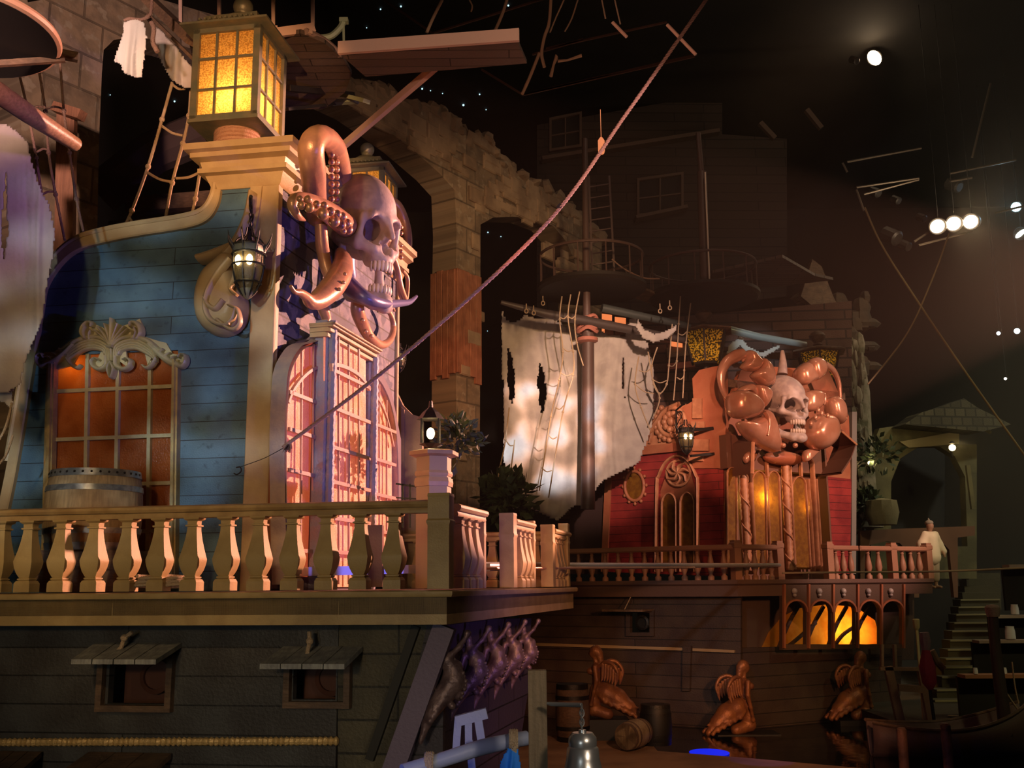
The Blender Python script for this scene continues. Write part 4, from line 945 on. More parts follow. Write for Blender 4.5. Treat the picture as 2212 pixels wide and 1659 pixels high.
for x0, x1, yt in ((1604, 1617, 975), (1697, 1707, 1005)):
    mb = MB(); pts = [B.off(.12).hit(x0+(x1-x0)*i/40, yt+(1232-yt)*i/40) for i in range(41)]; mb.tube(pts, [.085+.018*(i % 2) for i in range(41)], 10)
    tw = []
    for i in range(81):
        f = i/80; c = B.off(.12).hit(x0+(x1-x0)*f, yt+(1232-yt)*f); a = f*26; tw.append(c+Vector((math.cos(a), math.sin(a), 0))*.105)
    mb.tube(tw, .022, 5); mb.lathe([(.1, -.0), (.15, .04), (.12, .1), (.16, .16), (.16, .2)], B.off(.12).hit(x0, yt), 10); mb.build('carved_column', mOrangeL, rs, 50)
mb = MB()
for x in (1749, 1758, 1766): mb.ribbon([(x-6, 1035), (x, 1120), (x+7, 1235)], 5, B, -.05, .1, prof=ROUND)
mb.build('bay_pilaster', mOrangeL, rs, 50)
point('bay_light', B.off(-.14).hit(1642, 1075), 22, (1, .6, .1), .05); point('bay_light', B.off(-.14).hit(1730, 1095), 4, (1, .55, .1), .05)
# hood over the bay
mb = MB(); o2 = rT.off(1.1); o1 = rT.off(.3)
def hood(pts): 
    a = [o1.hit(*p) for p in pts]; d = rT.n*.75; b = [p+d for p in a]; mb.add(a+b+[p+Vector((0, 0, .06)) for p in a+b], [])
    n = len(a); base = len(mb.v)-4*n
    for i in range(n-1): mb.f += [(base+i, base+i+1, base+n+i+1, base+n+i), (base+2*n+i, base+3*n+i, base+3*n+i+1, base+2*n+i+1), (base+n+i, base+n+i+1, base+3*n+i+1, base+3*n+i)]
hood([(1578, 1030), (1580, 965), (1618, 938), (1640, 930)]); mHood = M('hood_shade_brown', (.12, .05, .03), .6); mb.build('bay_hood', mHood, rs, 0); mb = MB(); hood([(1745, 930), (1770, 940), (1802, 968), (1790, 1000), (1770, 1030)])  # hood shadow put into the dark brown, its lit rim into the edge tubes
mb.build('bay_hood', mHood, rs, 0)
mb = MB(); mb.tube([o1.hit(*p)+rT.n*.76 for p in ((1578, 1030), (1580, 965), (1618, 938))], .05, 6); mb.build('hood_edge', mOrangeL, rs)
mb = MB(); mb.tube([o1.hit(*p)+rT.n*.76 for p in ((1770, 940), (1802, 968))], .03, 6); mb.build('hood_edge', mOrangeL, rs)
# tower roof slab, deck, fascia
p1 = rS.hit(1500, 812); zt = p1.z
mb = MB(); kL = rS.uv(1505, 900)[0]; kR = rT.uv(1836, 1000)[0]; a = rS.W(kL, 0); b = KR; c = rT.W(kR, 0)
poly_slab(mb, [(a.x, a.y), (b.x, b.y), (c.x, c.y), (c.x-2.2, c.y+2.2), (a.x+.4, a.y+2.5)], zt-.3, zt-.1); mb.build('tower_top', mOldWood, rs, 0)
DC = P(1592, 1252, 17.6); DC.z = DR
qS = Pl(DC, 122.0); qT = Pl(DC, 62.0)
lf = qS.W(qS.uv(1180, 1255)[0], 0); rt_ = qT.W(qT.uv(2012, 1250)[0], 0)
mb = MB(); poly_slab(mb, [(lf.x, lf.y), (DC.x, DC.y), (rt_.x, rt_.y), (rt_.x-1.2, rt_.y+5), (lf.x+1.5, lf.y+5)], DR-.3, DR); mb.build('deck', mRHull, rs, 0)
mb = MB(); cornice(mb, [(lf.x, lf.y), (DC.x, DC.y), (rt_.x, rt_.y)], [(-.05, DR-.36), (.0, DR-.36), (.02, DR-.12), (.08, DR-.08), (.08, DR+.01), (-.05, DR+.01)]); mb.build('deck_fascia', M('dark_plum_fascia', (.13, .07, .05), .6, bump=.3), rs, 30)
# hull
hS = qS.off(-.35); hT = qT.off(-.5)
mb = MB(); mb.prism([(1120, 1278), (1600, 1278), (1600, 1600), (1540, 1625), (1440, 1620), (1120, 1620)], hS, -.1, 0, holes=[[(1362, 1322), (1408, 1322), (1408, 1368), (1362, 1368)]]); mb.build('hull_planking', mRHull, rs, 0)
mb = MB(); mb.prism([(1355, 1318), (1415, 1318), (1415, 1374), (1355, 1374)], hS, 0, .08, holes=[[(1364, 1324), (1406, 1324), (1406, 1366), (1364, 1366)]]); fo = mb.build('gunport_frame', mRHull, rs, 0)
mb = MB(); u0, v0 = hS.uv(1364, 1366); u1, v1 = hS.uv(1406, 1324); mb.pbox(hS, u0, u1, v0, v1, -.4, -.35); mb.lathe([(0, 0), (.16, 0), (.18, .3), (.13, .32), (.13, .25), (0, .25)], hS.W((u0+u1)/2, (v0+v1)/2, -.35), 14, axis=hS.n); mb.build('gun_muzzle', mIron, fo, 0)
mb = MB(); u0 = hS.uv(1325, 1316)[0]; u1 = hS.uv(1412, 1316)[0]; v = hS.uv(1370, 1320)[1]; mb.pbox(hS, u0, u1, v, v+.05, 0, .6); lo = mb.build('gunport_lid', mOldWood, rs, 0)
mb = MB(); mb.tube([hS.W((u0+u1)/2, v+.03, .5), hS.W((u0+u1)/2+.15, v+.6, .1)], .012, 5); mb.build('lid_rope', mRope, lo)
mb = MB(); mb.prism([(1140, 1388), (1478, 1399), (1478, 1405), (1140, 1394)], hS, 0, .06); mb.prism([(1498, 1400), (1588, 1404), (1588, 1410), (1498, 1406)], hS, 0, .06); mb.build('tan_moulding', M('tan_rail_strip', (.40, .28, .15), .6), rs, 0)
mb = MB(); mb.prism([(1478, 1395), (1496, 1395), (1493, 1492), (1477, 1492)], hS, 0, .10); mb.build('hull_timber', mRHull, rs, 0)
# stern lower gallery with five arches
mb = MB(); gy = 1262
cent = [1718, 1772, 1824, 1878, 1926]; hol = []
for c in cent:
    hw = 23; hol.append([(c-hw, 1392)]+[(c+hw*math.cos(a), 1322-25*math.sin(a)) for a in [math.pi-math.pi*i/10 for i in range(11)]]+[(c+hw, 1392)])
mb.prism([(1690, 1262), (1952, 1262), (1952, 1400), (1690, 1404)], qT.off(.02), -.1, 0, holes=hol); mb.build('arcade_panel', M('arcade_brown', (.10, .055, .035), .6, bump=.3), rs, 0)
mb = MB()
for c in cent: mb.ribbon([(c+24*math.cos(a), 1322-26*math.sin(a)) for a in [math.pi-math.pi*i/10 for i in range(11)]], 4, qT.off(.02), 0, .05, sm=False)
for c in (1692, 1745, 1798, 1851, 1902, 1950): mb.ribbon([(c, 1262), (c, 1400)], 5, qT.off(.02), 0, .06, sm=False)
mb.build('arch_mouldings', mOrange, rs, 30)
for c in cent:
    m = MB(); k = .09; o = qT.off(.06).hit(c-2, 1277); m.ball(o, (k*.8, k*.8, k*.8), 10, 7); m.ball(o-Vector((0, 0, .09)), (k*.55, k*.6, k*.5), 8, 6); m.build('skull_boss', mBone, rs, 60)
gal = qT.off(-.9)
mb = MB(); mb.sheet([(1640, 1410), (1660, 1366), (1688, 1333), (1725, 1314), (1790, 1305), (1850, 1312), (1890, 1340), (1905, 1395), (1760, 1403)], gal, 0)
mb.build('lit_fan_window', M('glowing_orange_glass', (1, .52, .10), .4, col2=(.85, .34, .04), ns=2.5, bump=.5, bs=30, trans=.75), rs, 0)
fan = [(1640, 1410), (1660, 1366), (1688, 1333), (1725, 1314), (1790, 1305), (1850, 1312), (1890, 1340), (1905, 1395), (1760, 1403)]
mb = MB(); mb.prism([(1590, 1255), (1975, 1255), (1975, 1425), (1590, 1425)], gal.off(-.03), -.04, 0, holes=[fan]); mb.build('gallery_wall', M('gallery_dark_brown', (.09, .05, .035), .7, bump=.3), rs, 0)
mb = MB()
for x in (1700, 1755, 1805, 1855): mb.ribbon([(x-22, 1405), (x, 1350), (x+22, 1310)], 7, gal, 0, .06, sm=True)
mb.ribbon([(1690, 1404), (1720, 1380), (1760, 1345)], 6, gal, 0, .07); mb.ribbon([(1800, 1395), (1820, 1370), (1850, 1350)], 6, gal, 0, .07)
mb.ribbon([(1640, 1408), (1905, 1398)], 8, gal, 0, .08, sm=False); mb.build('fan_window_tracery', mRHull, rs, 0)
for px in (1790, 1828): point('fan_light', gal.off(-.45).hit(px, 1365), 34 if px == 1790 else 26, (1, .55, .14) if px == 1790 else (1, .34, .06), .08)
mb = MB(); mb.prism([(1600, 1270), (1960, 1262), (1950, 1400), (1940, 1545), (1660, 1600), (1600, 1600)], qT.off(-2.0), -.1, 0)
mb.build('transom_planking', mRHull, rs, 0)
mb = MB(); mb.prism([(1598, 1400), (1950, 1390), (1945, 1500), (1935, 1532), (1650, 1598), (1598, 1600)], qT.off(-.45), -.1, 0); mb.build('lower_transom', mRHull, rs, 0)

# right ship railings
def URs(px, o=-.1): return qS.off(o).uv(px, 1220)[0]
def URt(px, o=-.1): return qT.off(o).uv(px, 1220)[0]
mRR = M('reddish_rail_paint', (.36, .17, .10), .5, bump=.15)
rh = .80
def small_rail(pl, uf, x0, x1, posts, bals, label):
    t = thing('balustrade', pl.W(uf(x0), 0, -.1), label, 'balustrade'); mb = MB(); mb.pbox(pl, uf(x0), uf(x1), rh-.12, rh, -.2, 0, .03); mb.build('top_rail', mRR, t, 30)
    for x in posts: mb = MB(); mb.lathe([(.13, 0), (.13, rh*.9), (.15, rh*.92), (.15, rh+.02), (.12, rh+.05), (.12, rh+.09)], pl.W(uf(x), 0, -.1), 4, ph=.78+.45); mb.build('newel_post', mRR, t, 30)
    pr = [(.075, 0), (.075, .09), (.04, .12), (.04, .15), (.085, .28), (.07, .42), (.035, .60), (.05, .62), (.035, .65), (.06, rh-.12)]
    p0 = None
    for x in bals:
        c = pl.W(uf(x), 0, -.1)-wloc(t)
        if p0 is None: m = MB(); m.lathe(pr, wloc(t), 12); p0 = m.build('baluster', mRR, t, 50); p0.location = c
        else: q = p0.copy(); COL.objects.link(q); q.parent = t; q.location = c
    return t
small_rail(qS, URs, 1225, 1590, [1590], [1250+i*28.5 for i in range(12)], 'long dim red-brown balustrade along the side of the red ship deck')
small_rail(qT, URt, 1593, 1684, [1682], [1612, 1630, 1648, 1665], 'short balustrade before the gothic bay of the red ship')
small_rail(qT, URt, 1786, 1852, [1790], [1806, 1822, 1838], 'short terracotta balustrade right of the bay windows')
small_rail(qT, URt, 1855, 1925, [1928], [1876, 1898], 'low balustrade between two square newels on the red stern')
small_rail(qT, URt, 1932, 2008, [2004], [1950, 1968, 1986], 'last balustrade on the red ship, beside the white-shirted person')

# lobster skull sculpture
B3 = rT.off(1.0)
ro = B3.hit(1702, 948)
lob = thing('skull_sculpture', ro, 'giant skull with spike and copper lobster claws on the stern of the red ship', 'sculpture')
skull(lob, ro+Vector((0, .1, 0)), 152, 1.60, pitch=3)
mLob = M('copper_lobster_shell', (0.62, 0.32, 0.21), .27, metal=.4, col2=(.50, .22, .13), ns=2, bump=.1, coat=.6)
psc = pxn(18.2, 880)
def seg(name, px, py, rx, ry, ang=0, o=1.0, rz=None, mat=None):
    m = MB(); c = rT.off(o).hit(px, py); X = rT.rot() @ Matrix.Rotation(R(ang), 3, 'Z')
    # frame: columns u, v, n
    m.ball(c, (rx/psc, ry/psc, (rz or min(rx, ry))/psc), 20, 14, X); return m.build(name, mat or mLob, lob, 70)
def rtube(name, pts, rs_, o, mat=None):
    m = MB(); m.tube(smooth([tuple(rT.off(o).hit(x, y)) for x, y in pts], 6), [r/psc for r in rs_], 14); return m.build(name, mat or mLob, lob, 60)
def shell(name, pts, o, th, mat=None):
    m = MB(); q = [(1520+x/6.506, 740+y/6.506) for x, y in pts]; pillow(m, q, rT.off(o), th, 6, both=True); ob = m.build(name, mat or mLob, lob, 0); ob.data.shade_smooth(); return ob
rtube('feeler', [(1574, 868), (1560, 838), (1558, 806), (1570, 782), (1590, 769), (1604, 764)], [3, 7, 10, 12, 14, 12], 1.0)
shell('arm_segment', [(590, 140), (640, 110), (720, 190), (800, 270), (790, 330), (730, 400), (650, 405), (545, 350), (600, 240)], 1.0, .24)
seg('arm_joint', 1606, 770, 6, 13, -15, 1.0)
shell('arm_segment', [(800, 220), (870, 260), (930, 370), (955, 470), (945, 560), (900, 615), (810, 600), (690, 470), (730, 400), (790, 330)], 1.05, .26)
seg('arm_joint', 1669, 819, 7, 15, -22, 1.0)
shell('arm_segment', [(480, 690), (540, 610), (640, 580), (700, 640), (720, 760), (700, 800), (600, 700)], 1.0, .22)
shell('arm_segment', [(700, 610), (780, 600), (870, 640), (912, 720), (890, 830), (820, 925), (760, 850), (720, 740)], 1.1, .26)
shell('claw', [(358, 800), (390, 700), (480, 675), (570, 685), (660, 730), (745, 810), (798, 900), (790, 965), (740, 1030), (600, 1072), (470, 1060), (385, 980), (358, 890)], 1.25, .36)
shell('claw', [(495, 1110), (600, 1105), (740, 1045), (820, 950), (885, 960), (945, 1060), (985, 1180), (1015, 1330), (1050, 1480), (1000, 1545), (860, 1500), (700, 1410), (580, 1290), (510, 1180)], 1.05, .34)
m = MB(); m.ribbon([(1520+x/6.506, 740+y/6.506) for x, y in ((845, 975), (890, 1060), (893, 1180), (872, 1310))], 7, rT.off(1.33), 0, .10, prof=ROUND); m.build('claw_ridge', mLob, lob, 60)
shell('arm_segment', [(1300, 400), (1390, 300), (1445, 285), (1520, 420), (1575, 520), (1500, 560), (1410, 605), (1330, 560)], .9, .26)
shell('arm_segment', [(1488, 260), (1575, 205), (1665, 255), (1695, 380), (1660, 475), (1570, 535), (1500, 430)], .95, .22)
seg('arm_joint', 1779, 793, 6, 14, 0, .9)
rtube('feeler', [(1782, 786), (1800, 800), (1812, 828), (1816, 868)], [7, 7, 6, 3], .9)
shell('arm_segment', [(1400, 740), (1440, 690), (1560, 668), (1645, 715), (1645, 830), (1600, 930), (1500, 975), (1400, 920)], 1.0, .26)
seg('arm_joint', 1780, 862, 7, 15, -5, 1.0)
shell('claw', [(1750, 790), (1850, 755), (1920, 830), (1952, 950), (1955, 1090), (1920, 1150), (1850, 1100), (1790, 1050), (1755, 950)], 1.1, .26)
shell('claw', [(1430, 1280), (1465, 1150), (1520, 1060), (1600, 1010), (1700, 1008), (1790, 1060), (1832, 1180), (1835, 1300), (1780, 1420), (1680, 1500), (1560, 1500), (1470, 1410)], 1.15, .40)
shell('claw_tip', [(1405, 1640), (1415, 1530), (1500, 1490), (1615, 1505), (1560, 1570), (1480, 1650), (1430, 1680)], 1.0, .14)
shell('claw_tip', [(560, 1640), (590, 1560), (680, 1500), (720, 1530), (660, 1600), (600, 1700)], .9, .10)
for x, y in ((1762, 902), (1775, 893), (1788, 898), (1752, 915), (1768, 886)): seg('shell_spine', x, y, 4, 6, 0, 1.5)
rtube('horn_spike', [(1690, 808), (1691, 785), (1690, 757)], [12, 9, 3.5], .6, mat=mBone)
seg('collar', 1692, 990, 60, 16, 0, .55, 20, mat=mOrange)
for x in (1692, 1718): seg('collar_knob', x, 962, 6, 6, 0, 1.3)

# tapered hexagonal lanterns of the red ship
mFil = M('gold_filigree_glass', (.60, .36, .04), .4, col2=(.03, .02, .01), ns=22, mixr=(.45, .52), bump=.5, trans=.5)
def hex_lantern(loc, s, label, e=6, wx=1.4):
    t = thing('ship_lantern', loc, label, 'lantern'); L = Vector(loc)
    mb = MB()
    for i in range(6):
        a = 2*math.pi*i/6+.3; mb.bar(L+Vector((math.cos(a)*.30*s*wx, math.sin(a)*.30*s*wx, 0)), L+Vector((math.cos(a)*.46*s*wx, math.sin(a)*.46*s*wx, .85*s)), .05*s)
    mb.lathe([(.1*s, -.12*s), (.34*s, -.06*s), (.34*s, .02*s)], L, 6, ph=.3); mb.build('lantern_frame', mIron, t, 0)
    mb = MB(); mb.lathe([(.28*s*wx, 0), (.44*s*wx, .85*s)], L, 6, ph=.3); mb.build('filigree_panes', mFil, t, 0)
    mb = MB(); mb.lathe([(.48*s*wx, .84*s), (.60*s*wx, .86*s), (.60*s*wx, .90*s), (.5*s*wx, .95*s), (.30*s*wx, 1.0*s), (.14*s, 1.05*s), (.08*s, 1.1*s)], L, 6, ph=.3); mb.build('lantern_roof', mOldWood, t, 30)
    mb = MB(); mb.lathe([(.06*s, 1.06*s), (.14*s, 1.12*s), (.10*s, 1.16*s), (.12*s, 1.2*s), (.22*s, 1.30*s), (.24*s, 1.38*s), (.18*s, 1.47*s), (.05*s, 1.53*s)], L, 16); mb.build('urn_finial', mOldWood, t)
    point('lantern_light', L+Vector((0, 0, .35*s)), e, (1, .75, .25), .08)
L1 = P(1525, 784, 19.2); hex_lantern(L1, .92, 'six-sided filigree lantern in shadow, nearer of the two over the red ship')
mb = MB(); mb.lathe([(.07, 0), (.07, L1.z-.1-zt+.2)], (L1.x, L1.y, zt-.2), 8); mb.build('lantern_stand', mIron, rs)
L2 = P(1772, 826, 21.5); hex_lantern(L2, .98, 'gold lit six-sided lantern above the lobster claws', e=9)
mb = MB(); mb.lathe([(.07, 0), (.07, L2.z-.1-zt+.2)], (L2.x, L2.y, zt-.2), 8); mb.build('lantern_stand', mIron, rs)
sconce(rS.off(.8).hit(1482, 946), .75, 170, 'black iron lantern on arms in front of the rosette gable', e=2.5, chain=False)
sconce(P(1833, 968, 21.2), .6, 190, 'small iron wall lantern right of the red stern panel', e=2, chain=False)

mb = MB(); mb.bar(rS.off(.8).hit(1470, 932), rS.off(.05).hit(1540, 925), .07, .07); mb.bar(rS.off(.7).hit(1492, 985), rS.off(.05).hit(1542, 980), .06, .06); mb.build('lantern_arms', mIron, rs, 0)
mb = MB(); mb.prism([(1228, 1240), (1232, 1092), (1262, 1075), (1290, 1040), (1296, 990), (1306, 990), (1303, 1240)], rS.off(-.1), -.3, 0); mb.build('side_bulwark', M('dark_red_black_wood', (.045, .022, .018), .7), rs, 0)
mb = MB(); mb.bar(rS.off(.1).hit(1312, 978), rS.off(.3).hit(1232, 1090), .10, .10); mb.build('stair_rail', mBlack, rs, 0)
# ------------------------------------------------------------------ the room
mRoom = M('black_painted_room', (0.020, 0.017, 0.013), .85, col2=(.014, .012, .010), ns=.6)
def struct(name, mb, mat, sm=0): o = mb.build(name, mat, None, sm); o['kind'] = 'structure'; return o
XL, XR, YB, ZC = -13.0, 30.0, 48.0, 21.0
mb = MB(); mb.box(((XL+XR)/2, YB+.1, ZC/2), (XR-XL, .2, ZC)); struct('wall_back', mb, mRoom)
mb = MB(); mb.box((XL-.1, 20, ZC/2), (.2, 58, ZC)); struct('wall_left', mb, mRoom)
mb = MB(); mb.box((XR+.1, 20, ZC/2), (.2, 58, ZC)); struct('wall_right', mb, mRoom)
mb = MB(); mb.box(((XL+XR)/2, -9.1, ZC/2), (XR-XL, .2, ZC)); struct('wall_front', mb, mRoom)
mb = MB(); mb.box(((XL+XR)/2, 20, ZC+.1), (XR-XL, 58, .2)); struct('ceiling', mb, mRoom)
mWater = M('dark_pool_water', (0.006, 0.007, 0.010), .06, bump=.35, bs=1.6, bd=3)
mb = MB(); mb.box(((XL+XR)/2, 20, -.05), (XR-XL, 58, .1)); o = struct('floor_water', mb, mWater)
# stone dock in front
mDock = M('sandy_dock_boards', (.40, .24, .13), .8, col2=(.28, .16, .09), ns=1.2, bump=.5, bs=12)
dz = .28
pts = [Pz(x, y, dz) for x, y in ((1120, 1585), (1290, 1596), (1400, 1597), (1420, 1622), (1600, 1636), (1960, 1668), (1900, 1800), (1100, 1800), (900, 1800), (900, 1640))]
mb = MB(); poly_slab(mb, [(p.x, p.y) for p in pts], .0, dz); struct('floor_dock', mb, mDock)

def simple(name, label, cat, mb, mat, group=None, sm=35): o = mb.build(name, mat, None, sm); return tag(o, label, cat, group)

# ------------------------------------------------------------------ colonnade of stone arches
MP = P(975, 900, 17.6); pA = Pl((MP.x, MP.y, 0), 34.3)
arc = thing('stone_arcade', pA.hit(975, 1080)*1.0, 'ruined stone arcade with ragged top running behind the ships', 'stone arches')
top = [(40, -80), (60, 5), (250, -30), (420, 20), (560, 60), (640, 110), (700, 150), (735, 160), (760, 190), (800, 182), (832, 190), (850, 212), (878, 222), (905, 232), (920, 240), (948, 238), (962, 255), (990, 262), (1002, 290), (1022, 298), (1040, 290), (1062, 312), (1072, 345), (1095, 348), (1108, 372), (1140, 380), (1160, 400), (1195, 412), (1215, 440), (1238, 448), (1262, 475), (1285, 500), (1300, 520), (1300, 1200)]
bot = [(1252, 1200), (1252, 640), (1240, 560), (1222, 520), (1195, 488), (1150, 470), (1105, 468), (1065, 470), (1038, 485), (1036, 1200), (985, 1200), (985, 585), (986, 500), (982, 411), (950, 375), (924, 352), (883, 316), (832, 278), (778, 240), (720, 212), (640, 190), (500, 130), (380, 95), (300, 80), (246, 86), (224, 108), (220, 160), (214, 300), (210, 500), (200, 1200), (60, 1200)]
mb = MB(); mb.prism(top+bot, pA, -.72, 0); mb.build('arcade_wall', mStoneC, arc, 0)
rr = random.Random(3)
mStoneL = M('rough_stone_blocks', (0.34, 0.25, 0.16), .9, col2=(0.20, 0.14, 0.09), ns=1.5, bump=.9, bs=6)
mb = MB()
def rock(c, s, q=0.18):
    m = MB(); m.ball(c, s, 7, 5, Matrix.Rotation(rr.uniform(-.5, .5), 3, 'Y') @ Matrix.Rotation(rr.uniform(-.4, .4), 3, 'X'))
    cc = Vector(c); mb.add([cc+(v-cc)*rr.uniform(1-q, 1+q) for v in m.v], m.f)
for i in range(6, len(top)-2):
    a, b = top[i], top[i+1]; k = max(1, int(math.hypot(b[0]-a[0], b[1]-a[1])/20))
    for j in range(k):
        f = (j+.5)/k; x, y = a[0]+(b[0]-a[0])*f, a[1]+(b[1]-a[1])*f
        for o in (-.55, -.12): rock(pA.off(o).hit(x, y+rr.uniform(2, 16)), (rr.uniform(.14, .30), .30, rr.uniform(.12, .30)))
mb.build('ragged_coping_stones', mStoneL, arc, 30)
mb = MB()
for i in range(170):      # relief blocks on the face of the wall
    x = rr.uniform(600, 1260)
    ty = float(np.interp(x, [p[0] for p in top[4:-1]], [p[1] for p in top[4:-1]])); 
    lowr = [(640, 190), (720, 212), (778, 240), (832, 278), (883, 316), (924, 352), (950, 375), (985, 420)]
    lo = float(np.interp(x, [p[0] for p in lowr], [p[1] for p in lowr])) if x < 985 else (1080 if x < 1036 else float(np.interp(x, [1036, 1065, 1105, 1140, 1172, 1200, 1260], [485, 470, 468, 485, 525, 600, 640])))
    if 985 < x < 1036 and rr.random() < .5: lo = 560
    y = rr.uniform(ty+10, lo-10)
    u, v = pA.uv(x, y); w, h = rr.uniform(.14, .34), rr.uniform(.10, .22)
    mb.pbox(pA, u-w, u+w, v-h, v+h, -.05, rr.uniform(.02, .09), .03)
o = mb.build('relief_stones', mStoneL, arc, 30)
mb = MB()
u0 = pA.uv(984, 700)[0]; u1 = pA.uv(1036, 700)[0]; va = pA.uv(1010, 805)[1]; vb = pA.uv(1010, 588)[1]
for i in range(4):
    a = u0+(u1-u0)*i/4; b = u0+(u1-u0)*(i+1)/4; mb.pbox(pA, a+.004, b-.004, va-rr.uniform(0, .25), vb-rr.uniform(0, .06), -.1, .05+.03*rr.random(), .01)
pAs = Pl(pA.W(u0, 0, 0), 34.3+90); 
for i in range(4):
    a = -.74+.74*i/4; mb.pbox(pAs, a+.004, a+.181, va-rr.uniform(0, .25), vb-rr.uniform(0, .06), -.02, .05, .01)
mb.build('timber_cladding', M('reddish_pillar_boards', (.42, .17, .09), .7, bump=.4, grain=(14, 14, 1), col2=(.32, .12, .06), ns=3), arc, 0)
# far backdrop : second arcade face behind left opening, faint diagonal cloth / wooden trestle
mb = MB(); mb.tube([P(215, 420, 17), P(330, 330, 17), P(440, 285, 17)], .5, 10); simple('draped_backcloth', 'dim brown gathered cloth swagged across the dark opening behind the blue ship', 'cloth', mb, M('dim_brown_cloth', (.10, .06, .05), .9, bump=.5, bs=8))
mb = MB(); mb.pbox(Pl(P(380, 440, 16), 100), -1.2, 1.0, -.1, .25, -.6, 0); mb.pbox(Pl(P(380, 455, 16), 100), -1.6, 1.3, -.28, -.12, -.6, 0)
simple('far_roof_ledge', 'dim reddish ledge of a far roof behind the rope ladder', 'ledge', mb, mOldWood)

# ------------------------------------------------------------------ cloth
def inside(p, poly):
    x, y = p; c = False; n = len(poly)
    for i in range(n):
        x1, y1 = poly[i]; x2, y2 = poly[(i+1) % n]
        if (y1 > y) != (y2 > y) and x < (x2-x1)*(y-y1)/(y2-y1+1e-9)+x1: c = not c
    return c
def cloth(name, label, outline, Y, mat, holes=(), amp=.10, folds=9, step=4, az=90, cat='sail', parent=None, seed=1):
    pl = Pl(P(outline[0][0], outline[0][1], Y), az); r_ = random.Random(seed)
    xs = [p[0] for p in outline]; ys = [p[1] for p in outline]; x0, x1, y0, y1 = min(xs), max(xs), min(ys), max(ys)
    nx = int((x1-x0)/step)+2; ny = int((y1-y0)/step)+2; idx = {}; vs = []; fs = []
    ph = [r_.uniform(0, 6) for _ in range(4)]
    def vid(i, j):
        if (i, j) not in idx:
            x = x0+i*step+r_.uniform(-.3, .3)*step; y = y0+j*step; f = (x-x0)/(x1-x0); g = (y-y0)/(y1-y0)
            w_ = f+.05*math.sin(f*9+ph[3])+.03*math.sin(g*5+f*7); o = amp*(.8*math.sin(w_*folds*6.28*.6+ph[0]+.8*math.sin(g*3+ph[1]))*(.3+.7*g)*(.6+.4*math.sin(f*5+ph[2]))+.35*math.sin(w_*folds*1.7*6.28+ph[2]+g*3)*(.3+.7*g)*max(0, math.sin(f*8+ph[0]))+.12*math.sin(w_*folds*4.1*6.28+g*4)*(.4+.6*math.sin(f*13+ph[1])))+amp*1.5*math.sin(g*3.1)
            idx[(i, j)] = len(vs); vs.append(pl.off(o).hit(x, y))
        return idx[(i, j)]
    for i in range(nx):
        for j in range(ny):
            c = (x0+(i+.5)*step, y0+(j+.5)*step)
            if inside(c, outline) and not any(inside(c, h) for h in holes): fs.append((vid(i, j+1), vid(i+1, j+1), vid(i+1, j), vid(i, j)))
    mb = MB(); mb.add(vs, fs); o = mb.build(name, mat, parent, 0); o.data.shade_smooth()
    md = o.modifiers.new('thickness', 'SOLIDIFY'); md.thickness = .012
    if not parent: tag(o, label, cat)
    return o
cloth('torn_sail', 'large torn pale sail hanging from the dark yard left of the red ship',
      [(1084, 668), (1092, 690), (1106, 697), (1122, 692), (1134, 680), (1160, 689), (1197, 690), (1218, 702), (1232, 705), (1258, 716), (1300, 716), (1318, 724), (1352, 727), (1360, 690), (1378, 690), (1384, 720), (1400, 745), (1412, 800), (1414, 880), (1404, 935), (1380, 1000), (1300, 1040), (1262, 1090), (1235, 1095), (1205, 1125), (1150, 1100), (1100, 1080), (1090, 1000), (1090, 900), (1084, 780)],
      18.9, mCloth, [[(1098, 752), (1108, 775), (1113, 830), (1108, 878), (1100, 860), (1095, 800)], [(1165, 782), (1176, 808), (1180, 850), (1172, 902), (1163, 860), (1161, 820)], [(1346, 770), (1350, 800), (1349, 850), (1352, 870), (1346, 840)]], .16, 7)
cloth('furled_sail_swag', 'short swag of white sail gathered on the yard beside the mast', [(1378, 690), (1392, 712), (1415, 722), (1440, 715), (1462, 702), (1462, 712), (1440, 732), (1412, 740), (1388, 730), (1374, 705)], 17.8, mCloth, (), .05, 2, 3)
cloth('furled_sail_swag', 'white sail swag under the silver yard above the lobster skull', [(1575, 745), (1600, 725), (1615, 748), (1645, 762), (1682, 745), (1684, 752), (1650, 772), (1612, 760), (1598, 745), (1585, 762), (1570, 765)], 21.8, mWhiteCloth, (), .05, 2, 3)
mPurpleCloth = M('grubby_left_sail', (.55, .48, .42), .9, col2=(.45, .38, .36), ns=2, bump=.3, trans=.2)
cloth('torn_sail', 'tall torn sail at the left edge below the diagonal boom', [(-30, 260), (10, 268), (34, 282), (60, 308), (66, 345), (80, 390), (104, 440), (118, 500), (112, 560), (100, 620), (92, 690), (74, 730), (50, 790), (44, 830), (10, 850), (-30, 850)],
      8.0, mPurpleCloth, [[(12, 372), (16, 400), (14, 450), (18, 500), (8, 560), (1, 520), (3, 460), (8, 410)]], .07, 4, 4, seed=4)
cloth('torn_sail', 'scrap of lit sail low on the left edge', [(-20, 800), (15, 810), (28, 835), (24, 860), (32, 880), (24, 884), (10, 870), (-20, 862)], 8.2, mWhiteCloth, (), .04, 2, 3)
cloth('white_rag', 'bright white gathered rag hanging from a rope at the top left', [(268, 48), (282, 42), (300, 42), (312, 50), (316, 80), (312, 120), (306, 168), (290, 166), (268, 158), (262, 140), (247, 132), (256, 100), (266, 70)], 8.6, mWhiteCloth, (), .06, 3, 2.5)
